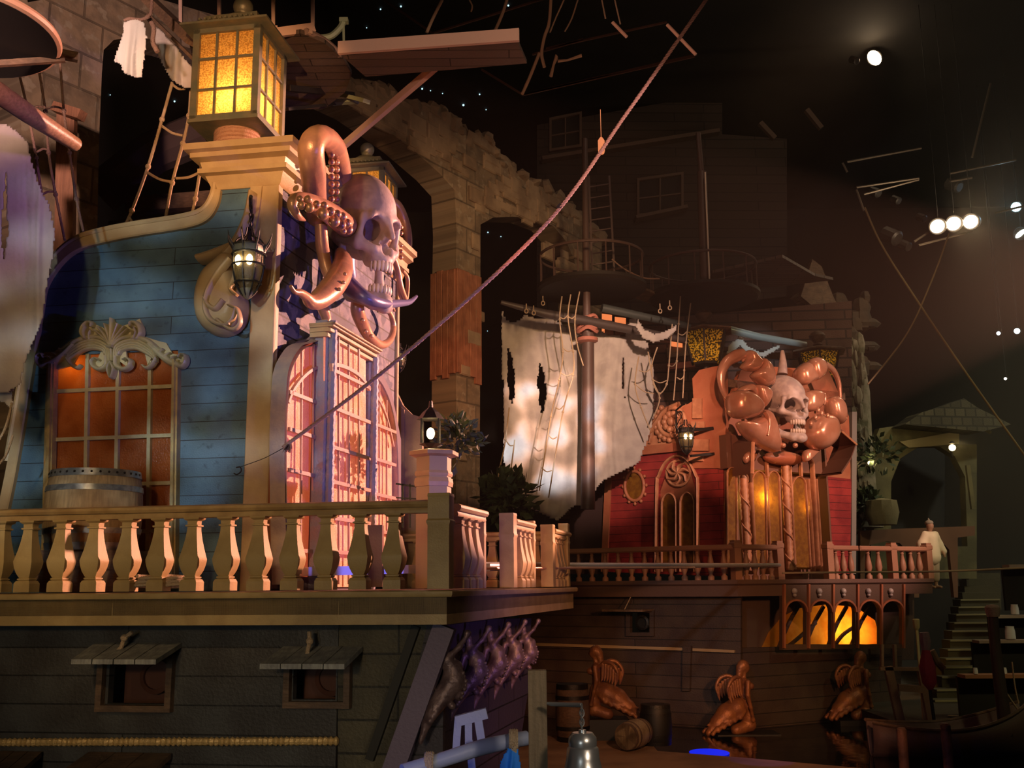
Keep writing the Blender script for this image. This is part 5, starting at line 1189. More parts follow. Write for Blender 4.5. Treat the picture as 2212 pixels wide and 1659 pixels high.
cloth('draped_sail', 'long gathered sail drooping from the spar behind the big lantern', [(330, 55), (345, 62), (365, 85), (385, 105), (400, 130), (420, 150), (420, 192), (400, 190), (370, 172), (352, 140), (338, 110), (330, 85)], 9.6, mCloth, (), .07, 3, 3)

# ------------------------------------------------------------------ wood deck structures above
def hslab(mb, pts, z, th): 
    q = [Pz(x, y, z) for x, y in pts]; n = len(q); 
    mb.add([p.copy() for p in q]+[p+Vector((0, 0, th)) for p in q], [tuple(range(n-1, -1, -1)), tuple(range(n, 2*n))]+[(i, (i+1) % n, n+(i+1) % n, n+i) for i in range(n)], [(p.x, p.y) for p in q]*2); return q
mPale = M('pale_pink_board', (.62, .42, .34), .5, bump=.15); mUnder = M('underside_brown', (.11, .075, .06), .7, bump=.3, planks=dict(w=2, h=.2, g=.008), uv=True)
ph = P(735, 118, 8.8); zP = ph.z
t = thing('plank_platform', ph, 'long pale-edged plank platform jutting over the blue ship', 'platform')
mb = MB(); q = hslab(mb, [(735, 118), (1118, 90), (1138, 137), (790, 166)], zP, .05); mb.build('platform_boards', mUnder, t, 0)
mb = MB(); mb.bar(q[0]+Vector((-.02, -.03, .07)), q[1]+Vector((.02, -.03, .07)), .05, .16); mb.build('front_edge_board', mPale, t, 0)
mb = MB(); mb.bar(P(948, 138, 9.3), P(745, 312, 10.6), .07, .10); mb.build('diagonal_strut', mPale, t, 0)
t = thing('crows_nest', P(600, 100, 9.6), 'crows nest platform above and behind the big amber lantern', 'platform')
zN = P(600, 75, 9.3).z
mb = MB(); q = hslab(mb, [(405, 75), (440, 62), (560, 66), (602, 78), (650, 72), (700, 92), (742, 128), (760, 160), (745, 200), (700, 235), (560, 240), (430, 200)], zN, .06); mb.build('platform_floor', mUnder, t, 0)
mb = MB(); mb.bar(P(590, 72, 9.2), P(678, 60, 9.4), .06, .12); mb.build('edge_board', mPale, t, 0)
mb = MB(); mb.bar(P(405, 68, 9.3), P(600, 62, 9.3), .05, .07); mb.build('near_rim', mPale, t, 0)
mb = MB(); a = [P(x, y, 9.3+(x-660)*.006) for x, y in smooth([(660, 68), (700, 88), (735, 118)], 6)]; mb.tube(a, .05, 6); mb.build('curved_rim', M('dusky_rim', (.3, .2, .17), .6), t)
for x in (391, 474, 591, 676): mb = MB(); mb.bar(P(x, 64, 9.4), P(x-1, -60, 9.4), .045); mb.build('rail_post', mPale, t, 0)
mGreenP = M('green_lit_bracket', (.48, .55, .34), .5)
mb = MB(); mb.tube([P(*p, 10) for p in smooth([(690, 82), (715, 78), (735, 60), (742, 45)], 5)], .045, 6); mb.box(P(743, 45, 10), (.12, .1, .06)); mb.bar(P(742, 48, 10), P(743, 100, 10), .03); mb.build('curved_bracket', mGreenP, t, 0)
mb = MB(); mb.bar(P(742, 206, 11), P(792, 219, 10.6), .12, .06); mb.bar(P(715, 222, 11.2), P(770, 218, 11), .12, .05); mb.build('ledge_block', mGreenP, t, 0)
mb = MB(); mb.bar(P(620, 190, 9.6), P(760, 205, 11.5), .10, .08); mb.bar(P(620, 236, 9.6), P(740, 222, 11.5), .05, .04); mb.build('under_beam', mUnder, t, 0)
mb = MB(); mb.bar(P(672, 68, 9.3), P(610, 105, 9.6), .05); mb.build('knee_brace', mPale, t, 0)
# big disc platform top left and booms
t = thing('crows_nest', P(20, 60, 7.2), 'round dark crows nest with a tan rim at the top left corner', 'platform')
zQ = P(60, 120, 7.2).z; cc = Pz(-90, 75, zQ)
mb = MB(); rad = (Pz(118, 90, zQ)-cc).length; mb.lathe([(0, 0), (rad, 0), (rad, .05), (0, .05)], cc, 48); mb.build('platform_disc', mUnder, t, 0)
mb = MB(); mb.tube([cc+Vector((math.cos(a)*rad, math.sin(a)*rad, .05)) for a in [2*math.pi*i/64 for i in range(65)]], .045, 8, closed=True); mb.build('tan_rim', M('tan_rim_wood', (.42, .26, .18), .5), t)
mb = MB(); mb.bar(P(-40, 85, 7.1), P(168, 124, 7.4), .07, .09); mb.bar(P(-40, 140, 7.1), P(140, 128, 7.3), .05, .06); mb.build('support_spar', mOldWood, t, 0)
mb = MB(); mb.tube([P(-40, 176, 6.6), P(60, 245, 7.0), P(163, 312, 7.6)], [.105, .095, .075], 16); simple('boom', 'thick tan spar slanting across the left edge', 'boom', mb, M('varnished_spar', (.44, .27, .16), .4, bump=.15, grain=(3, 14, 14)))
mb = MB(); mb.bar(P(145, 240, 10.6), P(140, 560, 10.6), .26, .12, up=(0, 1, 0)); mb.bar(P(120, 232, 10.5), P(178, 250, 10.4), .16, .14); simple('wooden_post', 'orange-brown boxed post against the left stone pillar', 'post', mb, M('orange_brown_post', (.36, .17, .10), .6, bump=.3, grain=(14, 14, 1)), sm=0)
mb = MB(); mb.bar(P(322, 0, 9.6), P(420, 92, 9.2), .22, .12); mb.bar(P(320, 30, 9.7), P(420, 130, 9.3), .04); simple('spar', 'square dark spar running from the top left to the big lantern', 'spar', mb, mOldWood, sm=0)

# ------------------------------------------------------------------ ropes
def rope(name, label, pts, r, mat=mRope, cat='rope', group=None, sm=True, twist=True, n=8, grp=None):
    w = [P(*p) for p in pts]
    if sm and len(w) > 2: w = [Vector(p) for p in smooth([tuple(p) for p in w], 8)]
    mb = MB(); mb.tube(w, r, n); o = mb.build(name, mat, None, 60); return tag(o, label, cat, group)
# thick twisted rope with strands
pa, pb_ = P(1532, -10, 8.0), P(612, 966, 8.3)
pm = P(1175, 489, 8.0)
base = smooth([tuple(pa), tuple(pm.lerp(pa, .5)+Vector((0, 0, -.03))), tuple(pm), tuple(P(868, 770, 8.1)), tuple(pb_)], 80)
t = thing('stage_rope', pb_, 'thick twisted mauve rope stretched diagonally across the scene, frayed at its low end', 'rope')
mb = MB(); n = len(base)
T_ = (Vector(base[-1])-Vector(base[0])).normalized(); X_ = T_.orthogonal().normalized(); Y_ = T_.cross(X_)
for s in range(3):
    pts = [Vector(base[i])+X_*math.cos(i*1.05+s*2.094)*.011+Y_*math.sin(i*1.05+s*2.094)*.011 for i in range(n)]; mb.tube(pts, .0125, 6)
mMauve = M('mauve_brown_rope', (.46, .28, .24), .8, bump=.6, bs=120); mb.build('twisted_rope', mMauve, t)
mb = MB(); mb.bar(P(1205, 452, 8), P(1212, 443, 8), .05); mb.build('tape_band', mBlack, t, 0)
mb = MB()
for i in range(16):
    a = P(628, 955, 8.3); e = P(612+rr.uniform(-3, 18), 975+rr.uniform(-6, 4), 8.3+rr.uniform(-.05, .05)); mb.tube([a, a.lerp(e, .5)+Vector((0, 0, .01)), e], [.012, .008, .003], 4)
mb.build('frayed_end', M('dark_frayed_fibre', (.12, .08, .06), .9), t)
rope('thin_line', 'thin dark line with a hook from the frayed rope to the blue wall', [(612, 968, 8.3), (570, 990, 8.4), (515, 1010, 8.5)], .004, mIron)
mb = MB(); mb.tube([P(*p, 8.45) for p in smooth([(505, 1022), (512, 1025), (521, 1018), (519, 1009), (510, 1010)], 5)], .008, 6); simple('iron_hook', 'small iron ring hook beside the blue wall corner board', 'hook', mb, mIron)
def ladder(name, label, sides, rungs, r, mat=mRope, sag=6, cat='rope ladder'):
    t = thing(name, P(*sides[0][-1]), label, cat)
    for s in sides:
        mb = MB(); w = smooth([tuple(P(*p)) for p in s], 5); mb.tube(w, r, 7)
        for p in s[1:-1]: mb.ball(P(*p), r*1.9, 8, 6)
        mb.build('side_rope', mat, t)
    for a, b in rungs:
        A, B = P(*a), P(*b); m = A.lerp(B, .5)-Vector((0, 0, sag/pxm(A.y, a[1]))); mb = MB(); mb.tube(smooth([tuple(A), tuple(m), tuple(B)], 6), r*.85, 7); mb.build('rung', mat, t)
    return t
D = 9.8
ladder('rope_ladder', 'cream knotted rope ladder rising from the blue ship rail to the draped sail',
       [[(372, 178, D), (350, 258, D), (320, 360, D), (285, 455, D), (268, 490, D)], [(412, 195, D), (408, 250, D), (395, 310, D), (372, 395, D), (357, 475, D)], [(442, 330, D), (432, 372, D), (422, 430, D), (413, 470, D)]],
       [((372, 182, D), (400, 192, D)), ((350, 272, D), (395, 293, D)), ((318, 372, D), (372, 393, D)), ((380, 385, D), (432, 372, D)), ((278, 468, D), (300, 488, D)), ((420, 458, D), (462, 440, D))], .021, sag=5)
t = ladder('rope_ladder', 'brown rope ladder hanging in front of the left stone pillar',
       [[(38, 145, 8.3), (60, 240, 8.3), (78, 340, 8.3), (95, 450, 8.3), (112, 520, 8.3)], [(82, 140, 8.3), (98, 240, 8.3), (105, 330, 8.3), (120, 420, 8.3), (140, 520, 8.3)], [(130, 135, 8.3), (138, 240, 8.3), (150, 330, 8.3), (165, 430, 8.3), (180, 500, 8.3)]],
       [((60, 240, 8.3), (98, 232, 8.3)), ((98, 236, 8.3), (138, 236, 8.3)), ((78, 330, 8.3), (106, 325, 8.3)), ((84, 425, 8.3), (122, 415, 8.3))], .015, mRopeD, sag=-6)
rope('bight_rope', 'rope gathering the white rag at the top left', [(328, 0, 8.6), (325, 30, 8.6), (306, 42, 8.6), (280, 40, 8.6), (268, 45, 8.6)], .02, mRopeD)
rope('bight_rope', 'frayed rope tying the drooping sail', [(318, 35, 8.7), (332, 60, 8.7), (330, 90, 8.7), (340, 112, 8.7)], .03, mRopeD)
for x, y, l in ((0, 930, 'loose orange rope loop at the left edge, lower'), (0, 950, 'loose tan rope at the left edge beside the blue wall')):
    rope('slack_rope', l, [(-20, y+50, 8), (10, y-2, 8), (26, y-60, 8)] if y == 930 else [(-10, 1010, 8), (12, 985, 8), (28, 940, 8)], .014)
# right rigging : masts, yards, nests, nets
mSpar = M('dark_spar_wood', (.10, .06, .05), .5, bump=.2); mSpar2 = M('blackened_yard', (.06, .045, .04), .5, bump=.2)
t = thing('mast', P(1272, 1080, 18.3), 'slim brown mast carrying the torn sail', 'mast')
mb = MB(); mb.tube([P(1270, 1100, 18.3), P(1270, 720, 18.3)], [.17, .15], 16); mb.tube([P(1268, 720, 18.3), P(1263, 300, 18.3)], [.10, .07], 12); mb.build('mast_pole', mSpar, t)
mb = MB()
for k in range(5): mb.tube([P(1268, 700, 18.3)+Vector((math.cos(a)*.24, math.sin(a)*.24, .08*k-.18+.04*math.sin(3*a+k))) for a in [2*math.pi*i/20 for i in range(21)]], .045, 6)
mb.lathe([(.12, -.35), (.26, -.3), (.26, -.22), (.14, -.18)], P(1268, 712, 18.3), 12); mb.build('rope_lashing', M('rusty_red_rope', (.45, .17, .12), .7, bump=.4), t)
t = thing('mast', P(1530, 640, 19.3), 'bright-edged upright mast rising through the second crows nest', 'mast')
mb = MB(); mb.tube([P(1524, 640, 19.3), P(1516, 372, 19.3)], .13, 12); mb.tube([P(1515, 372, 19.3), P(1508, 288, 19.3)], .07, 10); mb.build('mast_pole', mSpar, t)
mb = MB(); mb.tube([P(1534, 636, 19.1), P(1523, 372, 19.1)], .022, 6); mb.build('mast_edge_glare', M('edge_glare_pale', (.9, .75, .6), .25), t)  # pale tube paints the glare along the mast's lit edge
mb = MB(); mb.tube([P(1082, 653, 17.7), P(1180, 678, 17.9), P(1260, 692, 18.1), P(1480, 735, 18.8)], [.05, .11, .12, .09], 12); simple('yard', 'long dark yard holding the torn sail', 'yard', mb, mSpar2)
mb = MB(); mb.tube([P(1300, 665, 18.4), P(1490, 705, 18.8)], [.11, .09], 12); simple('yard', 'second dark yard just above the sail swag', 'yard', mb, M('teal_black_yard', (.05, .06, .055), .4))
mb = MB(); mb.tube([P(1576, 712, 21.5), P(1640, 728, 21.6), P(1740, 745, 21.9)], [.11, .11, .10], 12); simple('yard', 'silver-lit yard above the lobster skull', 'yard', mb, M('silver_teal_yard', (.55, .62, .62), .3, metal=.4))
def nest(label, cx, cy, Y, rpx, zpx, railh, nposts, mat=mUnder):
    c = P(cx, cy, Y); r = rpx/pxm(c.y, cy); t = thing('crows_nest', c, label, 'platform')
    mb = MB(); mb.lathe([(.1, -.12), (r*.95, -.10), (r, -.04), (r, .04), (.1, .05)], c, 40); mb.build('platform_disc', mat, t, 30)
    mb = MB(); mb.tube([c+Vector((math.cos(a)*r*.95, math.sin(a)*r*.95, railh)) for a in [2*math.pi*i/40 for i in range(41)]], .035, 6, closed=True); mb.build('top_rail', mSpar, t)
    for i in range(nposts):
        a = 2*math.pi*i/nposts+.2; q = c+Vector((math.cos(a)*r*.95, math.sin(a)*r*.95, 0)); mb = MB(); mb.tube([q, q+Vector((0, 0, railh))], .02, 6); mb.build('rail_post', mSpar, t)
    return t, c, r
nest('round crows nest on the slim mast with thin iron rails', 1278, 622, 18.3, 118, 0, .80, 12)
nest('wider dark crows nest behind the bright-edged mast', 1520, 640, 19.3, 120, 0, .80, 12)
mb = MB(); q = hslab(mb, [(1290, 612), (1330, 600), (1440, 645), (1400, 655)], P(1290, 612, 18.2).z, .06); simple('gangway_board', 'board linking the two crows nests', 'board', mb, mOldWood, sm=0)
mb = MB(); mb.bar(P(1590, 640, 21.5), P(1700, 560, 21.5), .05); hslab(mb, [(1500, 640), (1800, 605), (1760, 596), (1690, 556), (1540, 590)], P(1600, 620, 21.5).z, .08); simple('upper_deck', 'dark upper platform behind the second crows nest', 'platform', mb, mUnder, sm=0)
t = thing('ship_ladder', P(1300, 620, 18.6), 'upright ladder beside the slim mast above the crows nest', 'ladder')
for x0, x1 in ((1272, 1280), (1316, 1328)): mb = MB(); mb.bar(P(x1, 610, 18.6), P(x0, 380, 18.6), .05); mb.build('ladder_rail', mSpar, t, 0)
for i in range(9):
    y = 400+i*24; f = (y-380)/230; mb = MB(); mb.bar(P(1273+8*f, y+4, 18.6), P(1317+11*f, y-3, 18.6), .03); mb.build('rung', mSpar, t, 0)
rope('slack_rope', 'red-brown rope looping between the two crows nests', [(1322, 560, 18.2), (1350, 582, 18.2), (1390, 600, 18.2), (1425, 602, 18.2)], .02, mRopeD)
Dn = 17.4
ladder('rope_ladder', 'pale rope ladder hanging over the torn sail from the crows nest', [[(1214, 640, Dn), (1209, 690, Dn), (1216, 760, Dn), (1208, 820, Dn), (1190, 900, Dn), (1165, 1060, Dn)], [(1233, 636, Dn), (1227, 686, Dn), (1238, 760, Dn), (1238, 810, Dn), (1216, 890, Dn), (1185, 1075, Dn)], [(1252, 630, Dn), (1242, 690, Dn), (1246, 740, Dn), (1260, 790, Dn)]],
       [((1209, 685, Dn), (1227, 680, Dn)), ((1228, 684, Dn), (1244, 680, Dn)), ((1216, 752, Dn), (1238, 755, Dn)), ((1210, 805, Dn), (1238, 806, Dn)), ((1200, 880, Dn), (1218, 876, Dn)), ((1185, 940, Dn), (1203, 944, Dn)), ((1170, 1010, Dn), (1192, 1016, Dn))], .016)
ladder('rope_ladder', 'rope ladder at the left edge of the torn sail', [[(1100, 880, Dn), (1092, 950, Dn), (1080, 1010, Dn), (1062, 1100, Dn)], [(1112, 950, Dn), (1100, 1040, Dn), (1090, 1100, Dn)]], [((1092, 950, Dn), (1110, 962, Dn)), ((1080, 1010, Dn), (1103, 1020, Dn))], .016)
ladder('rope_net', 'cream rope net between the torn sail and the red ship tower', [[(1380, 770, 18), (1372, 830, 18), (1385, 880, 18), (1405, 930, 18)], [(1400, 760, 18), (1410, 820, 18), (1425, 860, 18), (1412, 900, 18)], [(1420, 750, 18), (1408, 790, 18), (1412, 830, 18), (1425, 850, 18), (1440, 830, 18), (1445, 790, 18), (1452, 700, 18)], [(1470, 640, 18.6), (1466, 700, 18.6), (1462, 780, 18.6), (1455, 865, 18.6)], [(1492, 655, 18.6), (1482, 740, 18.6), (1478, 800, 18.6), (1475, 860, 18.6)]],
       [((1380, 800, 18), (1408, 795, 18)), ((1410, 820, 18), (1440, 822, 18)), ((1462, 815, 18.6), (1478, 812, 18.6)), ((1372, 830, 18), (1412, 850, 18)), ((1445, 790, 18), (1462, 780, 18.6)), ((1464, 720, 18.6), (1484, 716, 18.6))], .016)
for i, (x, y) in enumerate(((1173, 655), (1426, 672), (1447, 665), (1137, 672), (1153, 676))):
    m = MB(); c = P(x, y, 17.6); m.tube([c+Vector((math.cos(a)*.04, 0, math.sin(a)*.05)) for a in [2*math.pi*k/10 for k in range(11)]], .014, 5); m.tube([c+Vector((0, 0, .05)), c+Vector((0, 0, .18))], .014, 5)
    o = tag(m.build('rope_toggle', mRope, None), ['rope eye dangling just left of the rope ladder over the torn sail', 'rope eye hanging beside the red rope lashing, right of it', 'rope eye hanging nearest the second crows nest', 'leftmost rope eye of the pair near the yard tip', 'right rope eye of the pair near the yard tip'][i], 'rope eye', 'rope eyes under the yard')

bs_ = Pl(P(1600, 800, 23), 95); t = thing('timber_shack', bs_.hit(1600, 900), 'dark red-brown timber shack behind the rope nets and the red ship tower', 'shack')
mb = MB(); mb.prism([(1290, 705), (1400, 690), (1840, 650), (1840, 940), (1290, 960)], bs_, -.3, 0); mb.build('shack_wall', M('shack_planks', (.13, .06, .045), .8, planks=dict(w=1.6, h=.3, g=.03, dark=.2, var=.5), uv=True, bump=.5), t, 0)
mb = MB(); mb.ribbon([(1440, 796), (1520, 788)], 13, bs_, 0, .3, sm=False); mb.build('red_beam', M('red_beam_paint', (.40, .09, .06), .6), t, 0)
mb = MB(); mb.ribbon([(1440, 765), (1500, 758)], 22, bs_, 0, .2, sm=False); mb.build('tan_board', mOldWood, t, 0)
for x0, y0, x1, y1 in ((1296, 678, 1322, 690), (1328, 685, 1352, 697), (1290, 708, 1306, 716), (1450, 725, 1474, 748)):
    mb = MB(); mb.prism([(x0, y1), (x0, y0), (x1, y0+3), (x1, y1+3)], bs_.off(.3), 0, .05); mb.build('lit_opening', bpy.data.materials['window_glow'] if 'window_glow' in bpy.data.materials else M('window_glow', (1, .3, .1), .5, emit=(1, .26, .08), es=.8), t, 0)
# ------------------------------------------------------------------ barrel behind the near balustrade
def barrel(name, label, c, r, h, axis=(0, 0, 1), group=None, mat=mBarrel, hoop=mHoop):
    t = thing(name, c, label, 'barrel', group); ax = Vector(axis).normalized(); mb = MB()
    pr = [(0, 0), (.86*r, 0), (.9*r, .02*h), (.97*r, .25*h), (r, .5*h), (.97*r, .75*h), (.9*r, .98*h), (.86*r, h), (.84*r, .97*h), (0, .97*h)]
    mb.lathe(pr, c, 28, axis=ax); mb.build('staves', mat, t, 50)
    for f0, f1 in ((.0, .09), (.2, .27), (.73, .80), (.91, 1.0)):
        def rad(f): return float(np.interp(f, [0, .25, .5, .75, 1], [.9, .975, 1, .975, .9]))*r*1.015
        mb = MB(); mb.lathe([(rad(f0), f0*h), (rad(f1), f1*h)], c, 28, axis=ax); mb.build('hoop', hoop, t, 50)
    return t
bc = P(197, 1190, 8.25); bt = P(197, 1020, 8.25)
bar1 = barrel('barrel', 'oak barrel with galvanised studded hoops behind the near balustrade, before the blue wall', bc, .50, bt.z-bc.z)
for i in range(18):
    a = math.pi+math.pi*i/17; m = MB(); m.ball(bc+Vector((math.cos(a)*.462, math.sin(a)*.462, (bt.z-bc.z)*.955)), .014, 6, 4); m.build('rivet', mIron, bar1)
mb = MB(); mb.box((bc.x, bc.y, (bc.z+DZ)/2), (.95, .7, bc.z-DZ)); mb.box((bc.x, bc.y-.36, (bc.z+DZ)/2+.05), (.98, .04, .08)); simple('wooden_crate', 'dark wooden crate carrying the oak barrel', 'crate', mb, mOldWood, sm=0)
for i, x in enumerate((318, 378)):
    c = P(x, 1253, 7.45); c.z = DZ+.07; mb = MB(); pts = [c+Vector((math.cos(a*1.0)*(.09+.02*math.sin(a*.3)), math.sin(a)*.07, .014*a/3-.03)) for a in [k*.45 for k in range(50)]]; mb.tube(pts, .019, 6)
    simple('coiled_rope', ['coil of rope behind the sixth baluster from the left', 'coil of rope behind the seventh baluster from the left'][i], 'rope', mb, mRope, 'rope coils on the deck')
# ship's wheel shaft / bench glimpsed between balusters
mb = MB(); b0 = P(900, 1180, 9.6); mb.bar(P(812, 1135, 8.6), P(812, 1268, 8.6), .16, .16); simple('wooden_post', 'dark reddish square post behind the balustrade before the right bay light', 'post', mb, M('dark_red_post', (.20, .08, .06), .5, bump=.2), sm=0)

# hexagonal newel pedestal with lamp and plant
pc = P(936, 1270, 9.3); pc.z = DZ
t = thing('pedestal', pc, 'tall panelled cream pedestal behind the corner post, carrying a lamp', 'pedestal')
zt_ = P(936, 985, 9.3).z; mb = MB(); k = 39/pxm(pc.y, 1000)
mb.lathe([(k*1.0, DZ), (k*1.0, zt_-.0)], (pc.x, pc.y, 0), 6, ph=.35); mb.build('body', M('tan_pedestal_paint', (.42, .32, .18), .5, bump=.15), t, 0)
mb = MB(); mb.lathe([(k*1.05, zt_-.02), (k*1.42, zt_+.0), (k*1.42, zt_+.045), (k*1.2, zt_+.06)], (pc.x, pc.y, 0), 6, ph=.35); mb.build('cap', mCream, t, 0)
mb = MB(); Q = Pl((pc.x, pc.y-k*.9, DZ), AZT+75); 
mb.lathe([(k*1.08, 0), (k*1.12, .05), (k*1.08, .10)], (pc.x, pc.y, P(936, 1052, 9.3).z), 6, ph=.35); mb.lathe([(k*1.05, 0), (k*1.10, .03), (k*1.05, .06)], (pc.x, pc.y, P(936, 1030, 9.3).z), 6, ph=.35); mb.build('ring_moulding', mCream, t, 0)
c = P(930, 968, 9.3); t = thing('post_lamp', c, 'small lit lantern standing on the panelled pedestal', 'lantern')
mb = MB(); s = .13
for sx in (-1, 1):
    for sy in (-1, 1): mb.box(c+Vector((sx*s*.8, sy*s*.8, .20)), (.02, .02, .30))
mb.lathe([(.03, 0), (.10, .03), (.14, .05)], c, 6); mb.lathe([(.17, .35), (.10, .44), (.03, .50), (.02, .58)], c, 6); mb.build('lamp_frame', mIron, t, 0)
mb = MB(); mb.ball(c+Vector((0, 0, .18)), (.05, .05, .07)); mb.build('lamp_bulb', mBulb, t)
point('lamp_light', c+Vector((0, -.12, .2)), 4, (1, .75, .35), .03)
mLeaf = M('dusky_leaf', (.07, .10, .04), .7, col2=(.04, .06, .03), ns=5)
def plant(label, c, r, n, cat='plant', name='leafy_plant', up=.6, ll=.14, seed=3):
    q = random.Random(seed); mb = MB()
    for i in range(n):
        d = Vector((q.gauss(0, 1), q.gauss(0, 1), q.gauss(up, 1))).normalized()*r*q.uniform(.2, 1); a = Vector(c)+d; e = a+(d.normalized()+Vector((q.gauss(0, .5), q.gauss(0, .5), q.gauss(0, .5)))).normalized()*ll
        s_ = (e-a).cross(Vector((q.gauss(0, 1), q.gauss(0, 1), q.gauss(0, 1)))).normalized()*ll*.28; m_ = a.lerp(e, .5); nz = (e-a).cross(s_).normalized()*.01
        mb.add([a, m_+s_+nz, e, m_-s_+nz, m_-nz], [(0, 1, 2, 3), (0, 4, 1), (1, 4, 2), (2, 4, 3), (3, 4, 0)])
    return tag(mb.build(name, mLeaf, None, 0), label, cat)
plant('dark trailing plant hanging beside the panelled pedestal', P(990, 955, 10.2), .34, 260, seed=5)
plant('dark bush beyond the deck gap, left of the torn sail foot', P(1095, 1085, 16.5), .62, 300, ll=.3, seed=6)
# small iron fence on the inner deck
mb = MB(); y0 = 9.5
for x in (870, 886, 902): mb.bar(P(x, 1045, y0), P(x, 1140, y0), .02)
mb.bar(P(855, 1045, y0), P(905, 1052, y0), .02); mb.bar(P(855, 1075, y0), P(905, 1078, y0), .015); simple('iron_gate', 'little black iron gate left of the panelled pedestal', 'gate', mb, mIron, sm=0)

# ------------------------------------------------------------------ carved brackets under the deck end
mCarve = M('carved_dark_bracket', (.12, .075, .08), .4, metal=.3, bump=.4, bs=30, col2=(.24, .16, .16), ns=8)
def bracket(px, top, bottom, label, Yb, s):
    """scaly mermaid-like scroll bracket leaning out from the transom, arm raised"""
    o = P(px, bottom, Yb); h = (P(px, top, Yb).z-o.z); t = thing('carved_bracket', o, label, 'bracket', 'carved brackets under the deck end')
    def L(x, y, z): return (x*h, y*h, z*h)
    X = Matrix.Translation(o) @ Matrix.Rotation(R(90-62), 4, 'Z')
    A = Chain([L(-.34, 0, -.22), L(-.26, 0, .0), L(-.14, 0, .20), L(.0, 0, .36), L(.10, -.02, .50), L(.10, -.02, .64), L(.02, 0, .76), L(-.02, 0, .86)], [h*a for a in (.03, .06, .10, .13, .15, .12, .09, .05)])
    A += [Ell(L(-.03, 0, .93), (h*.06, h*.065, h*.08)), Cap(L(.0, -.05, .78), L(.17, -.06, .93), h*.045, h*.035), Cap(L(.17, -.06, .93), L(.27, -.05, 1.05), h*.035, h*.028), Ell(L(.29, -.05, 1.09), (h*.05,)*3),
          Ell(L(.14, -.08, .70), (h*.05, h*.045, h*.055)), Ell(L(.20, -.06, .50), (h*.05, h*.06, h*.10)), Ell(L(.16, -.06, .32), (h*.05, h*.05, h*.07)), Ell(L(.06, -.07, .20), (h*.05, h*.05, h*.05)), Cap(L(-.10, 0, .70), L(-.18, 0, .42), h*.05, h*.03)]
    for i in range(6): A.append(Ell(L(-.24+.055*i, -.07, .04+.075*i), (h*.05, h*.05, h*.045)))
    nets_mb(sdf(A, (), .03*h), L(-.45, -.28, -.32), L(.42, .25, 1.25), .02*h, X).build('carved_figure', mCarve, t, 0).data.shade_smooth()
    mb = MB()
    for r_ in range(8):
        for c_ in range(4): p = X @ Vector(L(.235-.022*abs(r_-3.5)**1.3*.6+.01*(c_ % 2), -.12+.045*c_+.02*(r_ % 2), .30+.05*r_)); mb.ball(p, h*.028, 6, 4)
    mb.build('scale_relief', mCarve, t, 60)
    return t
for px, tp, bt_, Yb, lab in ((962, 1385, 1560, 7.35, 'nearest carved bracket, beside the sloping purple timber'), (1015, 1372, 1525, 7.9, 'second carved bracket counted from the purple timber'), (1062, 1362, 1500, 8.5, 'middle carved bracket of five'),
                           (1102, 1355, 1480, 9.1, 'fourth carved bracket, next to the last'), (1134, 1352, 1465, 9.7, 'farthest carved bracket at the tip of the deck')):
    bracket(px, tp, bt_, lab, Yb, 1)
# transom lower lights : blue frame, bamboo pole, cloth
mBluePale = M('pale_blue_grey_wood', (.34, .36, .50), .6, bump=.3)
t = thing('railing_frame', P(1010, 1600, 5.6), 'blue-lit wooden frame standing behind the horizontal pole', 'frame')
for a, b, w in (((985, 1558), (1052, 1540), .07), ((990, 1552), (985, 1625), .05), ((1012, 1550), (1013, 1640), .05), ((1032, 1546), (1042, 1612), .055), ((1014, 1600), (1022, 1680), .05)):
    mb = MB(); mb.bar(P(*a, 5.6), P(*b, 5.6), w, w); mb.build('frame_bar', mBluePale, t, 0)
t = thing('bamboo_pole', P(1000, 1625, 4.9), 'horizontal pole lit blue, lashed with rope, holding a blue cloth', 'pole')
mb = MB(); pp = smooth([tuple(P(870, 1668, 4.8)), tuple(P(960, 1640, 4.9)), tuple(P(1050, 1612, 5.0)), tuple(P(1138, 1594, 5.1))], 6); mb.tube(pp, [.047, .045, .048, .045], 14); mb.build('pole_shaft', M('blue_grey_bamboo', (.32, .36, .52), .4, bump=.15), t)
for x, y in ((1110, 1600), (928, 1650)):
    mb = MB(); c = P(x, y, 5.03 if x > 1000 else 4.87)
    for k in range(4): mb.tube([c+Vector((.012*k-.02, math.cos(a)*.062, math.sin(a)*.062)) for a in [2*math.pi*i/14 for i in range(15)]], .011, 5)
    mb.tube([c+Vector((0, -.06, -.02)), c+Vector((.01, -.05, -.16))], [.02, .008], 6); mb.build('lashing', mRope, t)
cloth('blue_cloth', 'vivid blue cloth tied below the end of the horizontal pole', [(1104, 1606), (1116, 1606), (1124, 1650), (1128, 1700), (1072, 1700), (1082, 1645)], 5.0, M('vivid_blue_cloth', (.03, .28, 1.0), .7, trans=.2), (), .03, 3, 2.5, cat='cloth')

